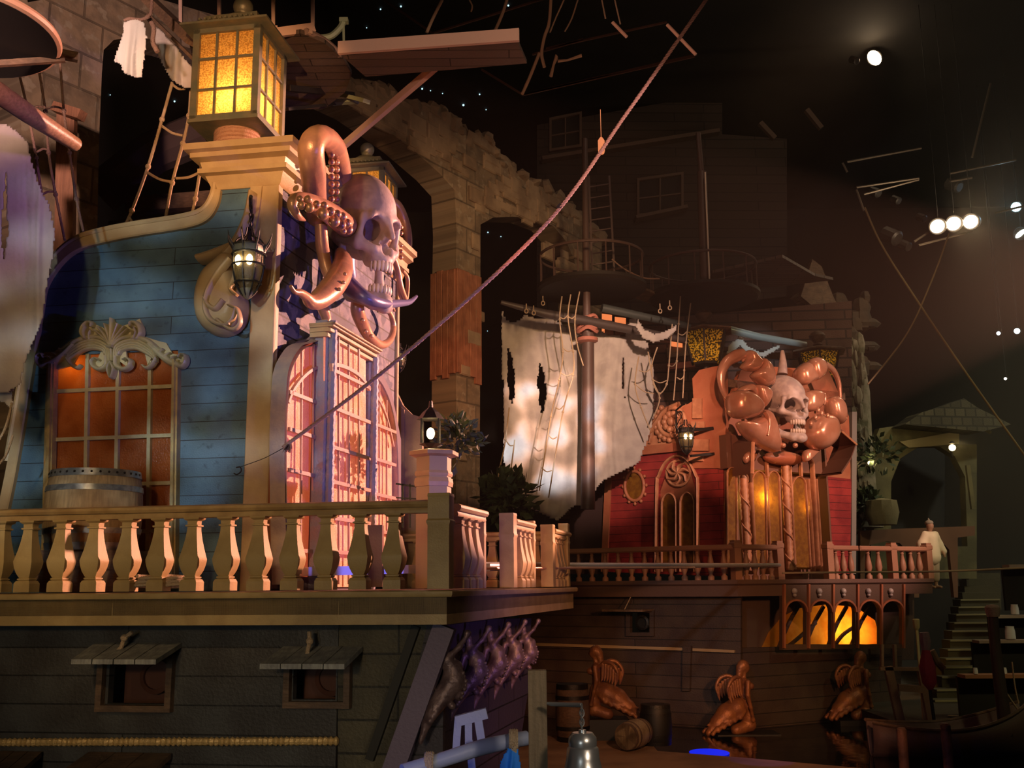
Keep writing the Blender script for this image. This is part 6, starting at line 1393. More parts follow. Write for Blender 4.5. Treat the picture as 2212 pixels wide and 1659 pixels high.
# ------------------------------------------------------------------ bell on its post
t = thing('mooring_post', P(1162, 1700, 4.6), 'square weathered post carrying the silver bell arm', 'post')
mb = MB(); mb.bar(P(1164, 1760, 4.6), P(1160, 1447, 4.6), .105, .10, up=(0, 1, 0)); mb.build('post_timber', M('grey_brown_post', (.26, .18, .10), .7, bump=.4, grain=(14, 14, 1)), t, 0)
t = thing('ship_bell', P(1258, 1575, 4.4), 'silver ship bell hanging by a chain from the bracket arm', 'bell')
mChrome = M('brushed_silver', (.62, .60, .58), .30, metal=.8, bump=.04, bs=20)
mb = MB(); mb.tube([P(1181, 1519, 4.5), P(1190, 1521, 4.5), P(1256, 1523, 4.4)], [.007, .012, .013], 8); mb.build('bracket_arm', mChrome, t)
mb = MB()
for i in range(5):
    c = P(1257, 1530+i*10, 4.4); mb.tube([c+Vector((math.cos(a)*.012*(1 if i % 2 else .3), math.cos(a)*.012*(.3 if i % 2 else 1), math.sin(a)*.022)) for a in [2*math.pi*k/10 for k in range(11)]], .004, 5)
mb.build('chain', mChrome, t)
c = P(1258, 1576, 4.4); k = 1/pxm(c.y, 1600); mb = MB()
mb.lathe([(0, 0), (.020, -.0), (.022, -.015), (22*k, -6*k), (30*k, -16*k), (31*k, -26*k), (30*k, -34*k), (34*k, -38*k), (36*k, -60*k), (42*k, -85*k), (54*k, -108*k), (68*k, -122*k), (68*k, -128*k), (60*k, -128*k), (0, -110*k)][::-1], c, 40); mb.build('bell_body', mChrome, t, 40)

# ------------------------------------------------------------------ carved winged figureheads (statues)
mMaid = M('orange_bronze_statue', (.36, .14, .05), .45, metal=.3, col2=(.26, .10, .05), ns=6, bump=.5, bs=22)
def maid(px, py, Yw, hpx, face, label):
    o = P(px, py, Yw); h = hpx/pxm(o.y, py); t = thing('figurehead_statue', o, label, 'statue')
    X = Matrix.Translation(o) @ Matrix.Rotation(R(0 if face < 0 else 180), 4, 'Z') @ Matrix.Rotation(R(18 if face > 0 else -18), 4, 'Z') @ Matrix.Scale(h, 4)
    # local: faces -X, sitting upright; tail sweeps to +X
    A = [Ell((-.04, 0, .905), (.062, .055, .08)), Ell((.0, 0, .93), (.085, .078, .085)), Cap((.05, 0, .90), (.085, 0, .74), .06, .04), Cap((-.01, 0, .84), (.0, 0, .74), .034), Ell((.01, 0, .70), (.07, .14, .06)), Ell((.0, 0, .64), (.075, .10, .09)),
         Ell((-.075, -.055, .645), (.055, .048, .052)), Ell((-.075, .055, .645), (.055, .048, .052)), Cap((.01, 0, .58), (0, 0, .46), .072, .065), Ell((.02, 0, .38), (.11, .12, .09)), Ell((-.10, 0, .895), (.014, .010, .018))]
    for s in (-1, 1): A += Chain([(.02, .15*s, .71), (.05, .18*s, .53), (.0, .16*s, .36), (-.05, .12*s, .22)], [.04, .033, .026, .024]) + [Ell((-.06, .11*s, .18), (.035, .028, .035))]
    A += Chain([(.02, 0, .38), (.14, 0, .34), (.30, 0, .26), (.46, 0, .14), (.60, 0, .02)], [.11, .15, .15, .11, .05]) + [Cap((0, 0, .36), (-.06, 0, .10), .10, .09), Cap((-.06, 0, .10), (.16, 0, .04), .09, .08)]
    for i in range(6): A += [Cap((.10+.09*i, .0, .42-.055*i), (.20+.085*i, 0, .50-.075*i), .028, .010), Cap((.08+.09*i, .12, .30-.04*i), (.16+.09*i, .13, .22-.04*i), .022, .03), Cap((.08+.09*i, -.12, .30-.04*i), (.16+.09*i, -.13, .22-.04*i), .022, .03)]
    nets_mb(sdf(A, [Ell((-.10, -.024, .925), (.02, .013, .010)), Ell((-.10, .024, .925), (.02, .013, .010)), Ell((-.10, 0, .862), (.015, .02, .006))], .022), (-.24, -.26, -.08), (.74, .26, 1.06), .0135, X).build('statue_body', mMaid, t, 0).data.shade_smooth()
    for s in (-1, 1):
        mb = MB(); w = [X @ Vector(p) for p in smooth([(.06, .06*s, .70), (.16, .12*s, .78), (.28, .16*s, .76), (.36, .17*s, .64), (.34, .16*s, .52)], 6)]; mb.tube(w, [h*.022, h*.03, h*.026, h*.012], 8)
        for i in range(6):
            f = i/5; a_ = Vector((.14+.20*f, .12*s+.04*s*f, .76-.12*f*f)); mb.tube([X @ a_, X @ (a_+Vector((-.01, .0, -.12-.06*(1-f)))), X @ (a_+Vector((-.03, .01*s, -.20-.05*(1-f))))], [h*.03, h*.026, h*.006], 8, flat=((0, 1, 0), .45))
        mb.build('wing', mMaid, t, 60)
    mb = MB(); mb.box((o.x, o.y+.05, o.z/2-.02), (.9*h, .5*h, max(.05, o.z-.02))); mb.build('plinth', mDarkWood, t, 0)
maid(1290, 1548, 15.6, 148, -1, 'orange carved winged woman statue facing left, beside the lying keg')
maid(1612, 1582, 17.5, 150, 1, 'orange carved winged woman statue facing right under the arcade corner')
maid(1868, 1550, 18.5, 138, 1, 'dim carved winged woman statue at the far end of the red stern')
# kegs and barrels at the dock
barrel('keg', 'pale-ended keg lying on the dock edge below the left winged statue', Pz(1352, 1592, .54), .25, .6, axis=(.55, .8, .05), hoop=mOldWood)
barrel('barrel', 'upright dark barrel partly behind the silver bell chain', Pz(1238, 1600, .28), .33, 1.05, mat=mOldWood, hoop=mIron)
barrel('barrel', 'dark barrel standing right of the lying keg', Pz(1418, 1608, .28), .30, .72, mat=mDarkWood, hoop=mIron)
mb = MB(); mb.lathe([(.25, 0), (.24, .5), (.12, .8), (0, .82)], P(1690, 1600, 19.2), 14); mb.bar(P(1698, 1580, 19.2), P(1712, 1490, 19.2), .16, .14); simple('mooring_bollard', 'black mooring bollard right of the middle winged statue', 'bollard', mb, mBlack)

# ------------------------------------------------------------------ black trusses, trapezes, dangling rigging
mTruss = M('dim_truss_metal', (.10, .055, .04), .5, metal=.3)
t = thing('ceiling_truss', P(1200, 100, 14), 'dim reddish triangular ceiling frame with slack cross bars', 'truss')
for a, b in (((800, -20), (935, 72)), ((935, 72), (1230, -20)), ((1040, 150), (1130, 205)), ((1130, 205), (1505, 118)), ((1130, 205), (1500, 122)), ((1180, 105), (1440, 48)), ((1150, 118), (1260, 85))):
    mb = MB(); mb.bar(P(*a, 14), P(*b, 14), .035); mb.build('frame_bar', mTruss, t, 0)
mTan = M('tan_wrapped_rope', (.48, .34, .22), .8, bump=.6, bs=60)
for i, (pts, lab) in enumerate((([(955, 0), (935, 40), (922, 70)], 'wrapped tan rope above the plank platform, left one'), ([(1098, -10), (1085, 30), (1068, 70)], 'wrapped tan rope meeting the plank platform near its tip'), ([(1165, 115), (1145, 165), (1128, 203)], 'wrapped rope leading down to the truss corner'),
        ([(1190, 0), (1186, 50), (1176, 80), (1170, 115), (1176, 145)], 'knotted rope with a frayed end hanging at the truss'), ([(1218, 0), (1200, 40), (1188, 70)], 'thin rope beside the knotted one'), ([(1248, 0), (1235, 40), (1220, 68)], 'slanting thin rope right of the knotted one'),
        ([(1300, 0), (1308, 40)], 'left thin line of the short trapeze'), ([(1328, 0), (1340, 52)], 'right thin line of the short trapeze'), ([(1014, 0), (1020, 12), (1018, 25)], 'short chain with a ring at the top edge'))):
    rope('hanging_rope', lab, [(x, y, 12) for x, y in pts], .028 if i < 4 else .014, mTan)
mb = MB(); mb.tube([P(x, y, 12) for x, y in ((1190, 165), (1196, 140), (1203, 122), (1206, 132), (1225, 130), (1256, 120))], [.03, .02, .045, .03, .02, .03], 7); simple('rope_figure', 'tangled knot of rope with a sideways arm dangling from the truss', 'rope', mb, mTan)
for a, b, lab in (((1323, 48), (1354, 80), 'short pink-lit trapeze bar'), ((1441, 53), (1503, 118), 'long pink-lit trapeze bar crossing the stage rope')):
    mb = MB(); mb.tube([P(*a, 12), P(*b, 12)], .030, 8); simple('trapeze_bar', lab, 'trapeze bar', mb, M('pink_lit_bar', (.85, .55, .42), .4))
    o = spot('bar_light', P(a[0]+40, a[1]+200, 9.5), P(a[0]+20, a[1]+20, 12), 90, (1, .55, .4), 16, .5)
mb = MB()
for x, y0_, y1_, w in ((1418, 210, 0, 0), (1440, 180, 215, 1)): pass
# dim building at the back wall (windows and ledges)
fc = Pl(P(1350, 300, 27), 88)
bd = thing('back_facade', fc.hit(1350, 560), 'barely lit timber facade with dark windows high on the back wall', 'facade')
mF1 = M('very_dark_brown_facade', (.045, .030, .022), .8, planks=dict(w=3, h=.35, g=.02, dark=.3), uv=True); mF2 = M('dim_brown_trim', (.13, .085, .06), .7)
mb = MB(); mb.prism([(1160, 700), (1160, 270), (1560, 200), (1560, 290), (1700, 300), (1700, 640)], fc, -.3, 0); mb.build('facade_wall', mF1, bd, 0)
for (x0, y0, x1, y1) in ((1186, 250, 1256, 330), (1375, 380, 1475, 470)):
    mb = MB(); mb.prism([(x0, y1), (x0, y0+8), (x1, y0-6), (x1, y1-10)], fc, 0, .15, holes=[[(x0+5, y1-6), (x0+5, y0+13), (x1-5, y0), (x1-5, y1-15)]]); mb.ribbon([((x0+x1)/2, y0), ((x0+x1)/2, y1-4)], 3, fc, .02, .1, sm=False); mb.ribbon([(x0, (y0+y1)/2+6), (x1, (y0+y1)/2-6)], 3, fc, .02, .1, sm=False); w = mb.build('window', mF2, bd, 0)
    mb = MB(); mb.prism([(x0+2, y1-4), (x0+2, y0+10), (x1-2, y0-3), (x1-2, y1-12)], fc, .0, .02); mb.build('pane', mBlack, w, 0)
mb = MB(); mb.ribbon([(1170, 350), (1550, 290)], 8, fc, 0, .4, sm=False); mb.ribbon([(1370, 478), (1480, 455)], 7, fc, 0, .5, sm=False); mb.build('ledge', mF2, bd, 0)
for x0 in (1640, 1740): mb = MB(); mb.ribbon([(x0, 268 if x0 < 1700 else 240), (x0+32, 302 if x0 < 1700 else 280)], 10, fc, 0, .2, sm=False); mb.build('roof_bracket', mF2, bd, 0)
mb = MB(); c = P(1299, 315, 26); mb.lathe([(.09, -.30), (.12, -.2), (.12, .2), (.06, .3), (.01, .34), (.01, 1.4)], c, 10); simple('distant_lantern', 'small orange glowing jar high on the dark back facade', 'lantern', mb, M('orange_glow', (1, .35, .15), .5, emit=(1, .3, .12), es=.8))

# ------------------------------------------------------------------ stage lights
mHous = M('black_lamp_housing', (.03, .027, .024), .5, metal=.3)
def lamp(px, py, Y, rx, ry, col, es, label, group=None, tgt=None, spotE=0, ang=0):
    c = P(px, py, Y); k = 1/pxm(c.y, py); t = thing('stage_light', c, label, 'stage light', group)
    d = (CAM+Vector((-3, 4, 0))-c).normalized(); X = Vector((0, 0, 1)).rotation_difference(d).to_matrix()
    mb = MB(); mb.bar(c-d*.25, Vector((c.x-d.x*.25, c.y-d.y*.25, ZC)), .014); mb.build('drop_pipe', mBlack, t, 0)
    mb = MB(); mb.lathe([(rx*k*.7, -.55), (rx*k*1.1, -.5), (rx*k*1.25, 0), (rx*k*1.15, .02), (rx*k*1.05, -.05)], c, 18, axis=d); mb.build('housing', mHous, t)
    mb = MB(); mb.ball(c+d*.02, (rx*k, ry*k, .04), 18, 8, X @ Matrix.Rotation(R(ang), 3, 'Z')); mb.build('lens', M('lit_lens', (1, 1, 1), .5, emit=col, es=es), t)
    return c, d
L = []
L.append(lamp(1889, 125, 24, 13, 17, (1, .72, .42), 16, 'single bright warm stage light high at the upper right'))
for i, (x, y, n) in enumerate(((2025, 489, 'left'), (2060, 483, 'middle'), (2097, 479, 'right'))): L.append(lamp(x, y, 22, 15, 14, (1, .74, .46), 18, n+' lamp of the bright three-lamp bar', 'three-lamp bar'))
lamp(1808, 172, 26, 7, 8, (.75, .95, .45), 5, 'small green-tinted stage light'); lamp(2195, 447, 24, 10, 10, (.55, .9, 1), 8, 'cool cyan-white stage light at the right edge'); lamp(2204, 505, 24, 12, 5, (.9, 1, .85), 6, 'flat pale light just under the cyan one')
lamp(2157, 720, 26, 4, 4, (.9, .95, 1), 5, 'tiny white light, lower left of a pair at the right edge'); lamp(2197, 715, 26, 6, 6, (.7, .95, 1), 6, 'small cyan light of the low pair at the right edge'); lamp(2172, 818, 26, 3, 3, (1, .95, .8), 4, 'pin-point lamp above the tavern roof ridge')
tr = thing('lighting_truss', P(2030, 400, 22.5), 'dim metal lighting truss hung with unlit fixtures at the upper right', 'truss')
mTr = M('grey_truss_tube', (.16, .13, .10), .4, metal=.5)
for a, b in (((1850, 405), (1985, 385)), ((1866, 420), (1985, 388)), ((2052, 375), (2195, 345)), ((2052, 392), (2100, 384)), ((1990, 320), (1830, 350)), ((2140, 180), (2100, 340)), ((2100, 500), (1985, 530)), ((1830, 372), (1820, 352)), ((1866, 455), (1850, 410)), ((2008, 500), (1975, 522)), ((2150, 460), (2212, 445))):
    mb = MB(); mb.tube([P(*a, 22.5), P(*b, 22.5)], .035, 6); mb.build('truss_tube', mTr, tr)
for x, y, w in ((1925, 510, .5), (1955, 530, .3), (1845, 130, .25), (1935, 432, .25), (2060, 400, .4), (1890, 415, .3), (1990, 470, .25)):
    mb = MB(); c = P(x, y, 23); mb.lathe([(w*.3, -w*.6), (w*.5, -w*.5), (w*.5, w*.5), (w*.35, w*.6)], c, 10, axis=(.4, -.6, -.5)); mb.build('unlit_fixture', mHous, tr)
# hanging safety ropes on the right
for i, (pts, r, lab) in enumerate((([(1868, 448, 20), (1905, 530, 20), (1975, 640, 20), (2090, 810, 20), (2225, 1000, 20)], .028, 'tan rope sloping down to the right edge'), ([(2050, 505, 20), (2015, 600, 20), (1960, 720, 20), (1875, 830, 20)], .022, 'thin rope sloping down left behind the crossing one'))): rope('hanging_rope', lab, pts, r, M('ochre_rope', (.30, .22, .12), .8))
# fibre-optic stars
mStar = M('star_blue', (.6, .8, 1), .5, emit=(.5, .85, 1), es=1.6)
SL = ['beside the rope ladder top, left of the big lantern', 'just right of the left stone pillar', 'above the green-lit bracket, right one', 'above the green-lit bracket, brighter one', 'close to the curved green bracket', 'brightest of the cluster over the ruined arch', 'upper left of the cluster over the ruined arch', 'small one of the close pair over the arch', 'topmost right of the arch cluster', 'lowest right of the arch cluster', 'inside the second arch opening, left one', 'inside the second arch opening, right one', 'low in the dark opening behind the rope ladder', 'at the top edge near the wrapped rope', 'between the pair and the brightest over the arch', 'low beside the big pillar, right of it']
for i, (x, y, r) in enumerate(((377, 219, 5), (238, 205, 3), (822, 20, 4), (866, 14, 5), (792, 60, 3), (1001, 227, 6), (912, 192, 5), (930, 196, 3), (1036, 204, 4), (1050, 237, 3), (1054, 502, 4), (1082, 511, 3), (283, 412, 3), (1098, 12, 5), (956, 202, 3), (1053, 715, 2))):
    d = ray(x, y); tt = min((YB-.03)/d.y, (ZC-.03-HCAM)/d.z if d.z > 0 else 1e9, (XL+.03)/d.x if d.x < 0 else 1e9); c = CAM+d*tt; m = MB(); m.ball(c, r*.4*tt/F, 6, 4)
    tag(m.build('star_light', mStar, None), 'tiny pale blue star light '+SL[i], 'star light', 'star lights in the dark')

# ------------------------------------------------------------------ tavern set at the far right
tp = Pl(P(1990, 1200, 24), 80); tv = thing('tavern_facade', tp.hit(1990, 1240), 'dim olive tavern front with tiled roof and wide arch at the far right', 'building')
mOl = M('olive_plaster', (.17, .15, .07), .85, col2=(.10, .09, .045), ns=1.2, bump=.6, bs=5); mTile = M('dark_roof_tiles', (.08, .07, .04), .8, planks=dict(w=.35, h=.28, g=.03, dark=.3, var=.5), uv=True, bump=.5)
mb = MB(); mb.prism([(1880, 1250), (1885, 960), (1900, 925), (1935, 920), (2068, 935), (2068, 960), (2110, 960), (2110, 1250)], tp, -.3, 0, holes=[[(1925, 1180), (1925, 1040), (1945, 990), (1985, 965), (2030, 965), (2062, 985), (2085, 1030), (2090, 1180)]]); mb.build('plaster_wall', mOl, tv, 0)
mb = MB(); mb.prism([(1925, 925), (1960, 900), (2010, 885), (2050, 870), (2080, 890), (2150, 925), (2090, 940)], tp, 0, .8); mb.build('tiled_roof', mTile, tv, 0)
mb = MB(); mb.prism([(1940, 955), (2068, 932), (2068, 960), (1960, 968)], tp, 0, .1); mb.build('signboard', M('blank_tan_board', (.40, .34, .20), .8), tv, 0)
mb = MB(); mb.bar(tp.off(.6).hit(2090, 1005), tp.off(.6).hit(2102, 1100), .12); mb.bar(tp.off(.6).hit(2050, 880), tp.off(.6).hit(2140, 935), .08); mb.build('porch_timber', mOl, tv, 0)
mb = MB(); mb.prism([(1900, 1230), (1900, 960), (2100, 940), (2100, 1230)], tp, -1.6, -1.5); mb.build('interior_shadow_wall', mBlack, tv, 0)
mb = MB(); mb.prism([(1825, 1290), (1825, 1150), (1900, 1146), (2066, 1140), (2066, 1160), (2030, 1164), (2030, 1290), (2022, 1290), (2012, 1190), (1996, 1172), (1978, 1168), (1962, 1178), (1952, 1200), (1948, 1290), (1934, 1290), (1926, 1195), (1908, 1176), (1880, 1172), (1845, 1180), (1835, 1200), (1833, 1290)], tp, .8, .95); mb.build('arched_parapet', M('dim_terracotta', (.20, .09, .05), .7), tv, 0)
sl = ((2057, 967, 22.8, 'bright round porch lamp on the tavern front', 7), (1878, 1000, 22.8, 'small lamp beside the tavern doorway creeper', 3.5))
for x, y, Y, lab, r in sl:
    c = P(x, y, Y); t = thing('wall_lamp', c, lab, 'lamp'); mb = MB(); mb.ball(c, r/pxm(c.y, y)); mb.build('lamp_globe', mBulb, t); mb = MB(); mb.tube([c+Vector((0, .1, -.05)), c+Vector((.1, .3, -.25))], .03, 6); mb.lathe([(.1, .12), (.03, .2)], c, 8); mb.build('lamp_arm', mIron, t); point('lamp_light', c+Vector((0, -.25, 0)), 14 if r > 5 else 5, (1, .75, .35), .05)
mb = MB(); rr2 = random.Random(9)
tr_ = [(1845, 740), (1855, 850), (1858, 950), (1862, 1050), (1868, 1140)]
mb.tube([P(x, y, 23.5) for x, y in tr_], [.22, .34, .36, .42, .55], 12)
for i in range(90):
    f = rr2.random(); x = float(np.interp(f, [0, .25, .5, .75, 1], [1845, 1855, 1858, 1862, 1868])); y = 740+400*f; mb.ball(P(x+rr2.uniform(-16, 14)*(1+f*.4), y, 23.2+rr2.uniform(-.1, .1)), (rr2.uniform(.06, .16), .1, rr2.uniform(.15, .4)), 6, 4)
simple('rock_column', 'craggy grey-green rock column right of the red stern', 'rock', mb, M('mossy_rock', (.15, .14, .09), .9, col2=(.28, .24, .18), ns=3, bump=.8, bs=8))
mb = MB()
for i in range(60): mb.ball(P(1830+rr2.uniform(-120, 50), 690+rr2.uniform(-60, 110), 24.5), (rr2.uniform(.15, .5), .3, rr2.uniform(.12, .5)), 6, 4)
simple('rock_overhang', 'dim rocky roof mass above the red ship lanterns', 'rock', mb, M('dark_brown_rock', (.10, .07, .045), .9, bump=.8, bs=6, col2=(.06, .05, .035), ns=2))
mb = MB(); mb.prism([(1730, 640), (1755, 560), (1775, 575), (1800, 640), (1818, 675), (1790, 690)], Pl(P(1770, 640, 23.8), 85), -.3, 0); simple('ragged_awning', 'brown ragged wooden flap at the top of the rock mass', 'awning', mb, mOldWood, sm=0)
# tree clump greenery by the tavern
plant('sparse olive creeper beside the tavern doorway', P(1900, 985, 22.6), .6, 120, ll=.25, seed=12)
plant('pale leafy heap at the foot of the rock column', P(1868, 1090, 22.8), .5, 120, ll=.3, seed=13)
mb = MB(); c = P(1905, 1108, 22.6); mb.lathe([(.4, -.35), (.5, 0), (.45, .35), (.1, .42)], c, 10); simple('cloth_sack', 'pale olive sack beside the rock column', 'sack', mb, M('olive_sack', (.26, .22, .12), .9, bump=.5, bs=8))

# stairs on the right
st = thing('aisle_stairs', P(2080, 1560, 20), 'long dim flight of aisle stairs with lit nosings at the right', 'stairs')
mSt = M('olive_carpet_stairs', (.075, .065, .035), .9, bump=.3); mNos = M('pale_stair_nosing', (.26, .23, .12), .8)
rows = [1556, 1513, 1490, 1462, 1441, 1423, 1403, 1383, 1363, 1345, 1327, 1311, 1295, 1280, 1266, 1252, 1238]
for i, y in enumerate(rows):
    Y = 19.0+i*.38; f = i/16; xl = 2020+72*min(1, f*1.0)+(0 if i > 2 else -6); xr = 2110+50*min(1, f*1.3)
    a = P(xl, y, Y); b = P(xr, y, Y); nxt = P(xl, y, Y+.42).z
    h = .17; mb = MB(); cz = a.z-1.2; w_ = (b.x-a.x)
    mb.box(((a.x+b.x)/2, a.y+.28, a.z-h*1.5), (w_, .56, h*3)); mb.build('step', mSt, st, 0)
    if i < 13: mb = MB(); mb.box(((a.x+b.x)/2, a.y-.01, a.z-.012), (w_, .06, .045)); mb.build('nosing', mNos, st, 0)
# seating tiers right of the stairs, with drink counters
for i, (y, x0, Y, lab) in enumerate(((1459, 2085, 16.5, 'orange-edged drinks counter nearest the water at the right edge'), (1384, 2115, 19, 'second drinks counter up the right tiers'), (1330, 2150, 19.8, 'third drinks counter up the right tiers, behind the leaning mast'), (1220, 2180, 20, 'pale-edged counter high at the right edge'))):
    a = P(x0, y, Y); b = P(2290, y, Y); t = thing('drinks_counter', a, lab, 'counter'); mb = MB(); mb.box(((a.x+b.x)/2, a.y+.2, a.z-.03), (b.x-a.x, .4, .07)); mb.build('counter_top', M('counter_edge', (.38, .17, .08) if i == 0 else (.4, .3, .24), .5), t, 0)
    mb = MB(); mb.box(((a.x+b.x)/2, a.y+.45, a.z-.6), (b.x-a.x, .1, 1.1)); mb.build('counter_front', mOlive if i == 0 else mBlack, t, 0)
mGlassy = M('glassy_white', (.7, .7, .72), .2)
CZ = [P(2085, 1459, 16.5), P(2115, 1384, 19), P(2150, 1330, 19.8)]
for i, (x, y, Y, s, lab) in enumerate(((2113, 1440, 16.6, .05, 'small white cup on the nearest counter, left'), (2176, 1440, 16.6, .05, 'small white cup on the nearest counter, right'), (2190, 1385, 18.6, .12, 'glass pitcher on the second counter'), (2198, 1318, 19.4, .10, 'glass jug above the second counter'))):
    cz_ = CZ[(0, 0, 1, 2)[i]]; c = Vector((P(x, y, (16.5, 16.5, 19, 19.8)[i]).x, cz_.y+.15, cz_.z+.008)); mb = MB(); mb.lathe([(s*.7, 0), (s, .2*s), (s*.95, s*1.7), (s*.8, s*2.4), (s*.85, s*2.6), (s*.75, s*2.6), (s*.7, s*.4)], c, 12); simple('cup' if s < .06 else 'pitcher', lab, 'cup' if s < .06 else 'pitcher', mb, mGlassy)
mb = MB(); c = Pz(2135, 1536, .39); mb.lathe([(.24, -.05), (.26, .1), (.24, .5), (.15, .58), (.1, .6)], c, 14); mb.ball(c+Vector((-.05, -.1, .58)), (.14, .1, .08)); simple('costumed_bag', 'black bag with white and red trim beside the leaning mast', 'bag', mb, M('black_white_red_bag', (.02, .02, .02), .5, col2=(.6, .5, .48), ns=6, mixr=(.58, .6)))
# small rowing boat with mast
bo = P(2045, 1610, 15.2); bo.z = 0
bt_ = thing('rowing_boat', bo, 'dark wooden rowing boat moored under the stairs', 'boat')
xa = P(1880, 1600, 15.2).x; xb = P(2218, 1600, 15.2).x; Lb = xb-xa; mb = MB(); vs = []; ns_ = 22; m_ = 9
for i in range(ns_+1):
    f = i/ns_; w = .62*math.sin(math.pi*min(1, max(.0, f*.92+.05)))**.6; zt2 = .50+.42*(abs(f-.42)/.58)**2*(1 if f > .42 else .5)
    for j in range(m_): a = math.pi*j/(m_-1); vs.append((xa+Lb*f, bo.y+w*math.cos(a)*-1, -.05+(zt2+.05)*(1-math.sin(a)**.7)))
fs = [(i*m_+j, i*m_+j+1, (i+1)*m_+j+1, (i+1)*m_+j) for i in range(ns_) for j in range(m_-1)]
mb.add(vs, fs); o = mb.build('hull', M('plum_brown_boat', (.14, .09, .08), .55, bump=.3), bt_, 0); o.data.shade_smooth(); md = o.modifiers.new('t', 'SOLIDIFY'); md.thickness = .05
for j in (0, m_-1): mb = MB(); mb.tube([Vector(vs[i*m_+j])+Vector((0, 0, .02)) for i in range(ns_+1)], .035, 6); mb.build('gunwale', mOldWood, bt_)
for f in (.35, .6): mb = MB(); mb.box((xa+Lb*f, bo.y, .36), (.2, 1.0, .04)); mb.build('thwart', mOldWood, bt_, 0)
t = thing('boat_mast', P(2160, 1600, 15.0), 'thick dark leaning mast with a pale rope-wrapped head rising from the boat', 'mast')
mb = MB(); mb.tube([P(2175, 1590, 15.0), P(2160, 1480, 15.0), P(2150, 1400, 15.0), P(2144, 1318, 15.0)], [.13, .11, .10, .09], 12); mb.build('mast_pole', mSpar2, t)
mb = MB(); mb.lathe([(.11, -.14), (.13, -.06), (.14, .03), (.10, .08), (0, .09)], P(2144, 1316, 15.0), 12); mb.build('rope_head', M('pale_rope_wrap', (.42, .34, .30), .8, bump=.8), t)
rope('stay_rope', 'stay rope from the leaning mast head to the boat bow', [(2150, 1420, 15), (2165, 1480, 15), (2198, 1532, 15)], .018, mTan); rope('stay_rope', 'second stay rope at the right edge above the boat bow', [(2186, 1430, 15), (2192, 1480, 15), (2200, 1520, 15)], .016, mTan)
# pilings, trestle, furled flag
for x, y0_, y1_, lab in ((1950, 1572, 1612, 'short left copper-tinged piling before the boat'), (2046, 1562, 1615, 'right copper-topped piling before the boat')):
    c = P(x, y1_, 13.8); h_ = P(x, y0_, 13.8).z; mb = MB(); mb.lathe([(.085, -.1-0), (.085, h_-.03), (.06, h_), (0, h_)], (c.x, c.y, 0), 12); simple('piling', lab, 'piling', mb, M('copper_brown_piling', (.40, .20, .12), .5, col2=(.16, .09, .06), ns=3, bump=.5))
t = thing('wooden_trestle', P(1960, 1545, 16.8), 'rough slanted timber trestle on the far bank left of the stairs', 'trestle')
mTres = M('tan_trestle_wood', (.27, .18, .11), .7, bump=.4)
for a, b, w in (((1918, 1440), (1945, 1560), .17), ((1988, 1440), (2010, 1556), .15), ((1900, 1444), (2010, 1446), .07), ((1905, 1392), (1905, 1440), .05), ((1932, 1392), (1934, 1440), .05), ((1940, 1485), (2000, 1490), .14)):
    mb = MB(); mb.bar(P(*a, 16.8), P(*b, 16.8), w, .12, up=(0, 1, 0)); mb.build('timber', mTres, t, 0)
t = thing('furled_flag', P(2012, 1540, 16.0), 'dark pole with a furled crimson flag and lilac wrap before the stairs', 'flag')
mb = MB(); mb.tube([P(1998, 1390, 16), P(2010, 1500, 16), P(2022, 1585, 16), Pz(2024, 1600, .0)], .035, 8); mb.build('flag_pole', mIron, t)
mb = MB(); mb.tube([P(2000, 1402, 15.9), P(2003, 1440, 15.9), P(2008, 1475, 15.9), P(2010, 1490, 15.9)], [.07, .16, .14, .05], 9); mb.build('flag_cloth', M('crimson_cloth', (.28, .02, .06), .7, bump=.6, bs=14), t)
mb = MB(); mb.tube([P(1996, 1366, 15.9), P(1999, 1385, 15.9), P(2000, 1404, 15.9)], [.09, .11, .08], 9); mb.build('lilac_wrap', M('lilac_cloth', (.26, .18, .22), .8, bump=.5), t)
mb = MB(); mb.tube([P(2012, 1405, 16), P(2026, 1432, 16), P(2038, 1445, 16)], .07, 8); mb.build('pale_wrap', mTres, t)
mb = MB(); c = P(1979, 1345, 17); mb.lathe([(.03, -.16), (.07, -.1), (.08, .06), (.06, .08)], c, 8); mb.bar(c+Vector((0, 0, -.16)), Vector((c.x, c.y, .34)), .05); simple('pale_cup', 'pale yellowish cup on a dim shelf left of the stairs', 'cup', mb, M('pale_yellow', (.5, .42, .22), .6))
# bank ledge under the stairs and dock on the far right
mb = MB(); a = P(1690, 1560, 20.5); b = P(2300, 1560, 17.0)
poly_slab(mb, [(P(1960, 1500, 16.2).x, P(1960, 1, 16.2).y), (P(2290, 1, 16.2).x*1.0, P(2290, 1, 16.2).y), (P(2290, 1, 16.2).x+4, 40), (P(1960, 1500, 16.2).x, 40)], 0, .34); o = struct('floor_bank', mb, M('dark_bank', (.05, .04, .03), .9, bump=.5))
mb = MB(); mb.lathe([(.0, 0), (.12, .02), (.12, .03), (0, .03)], Pz(2060, 1549, .345), 14); simple('pale_mat', 'pale patch of straw on the bank above the boat', 'mat', mb, mNos)

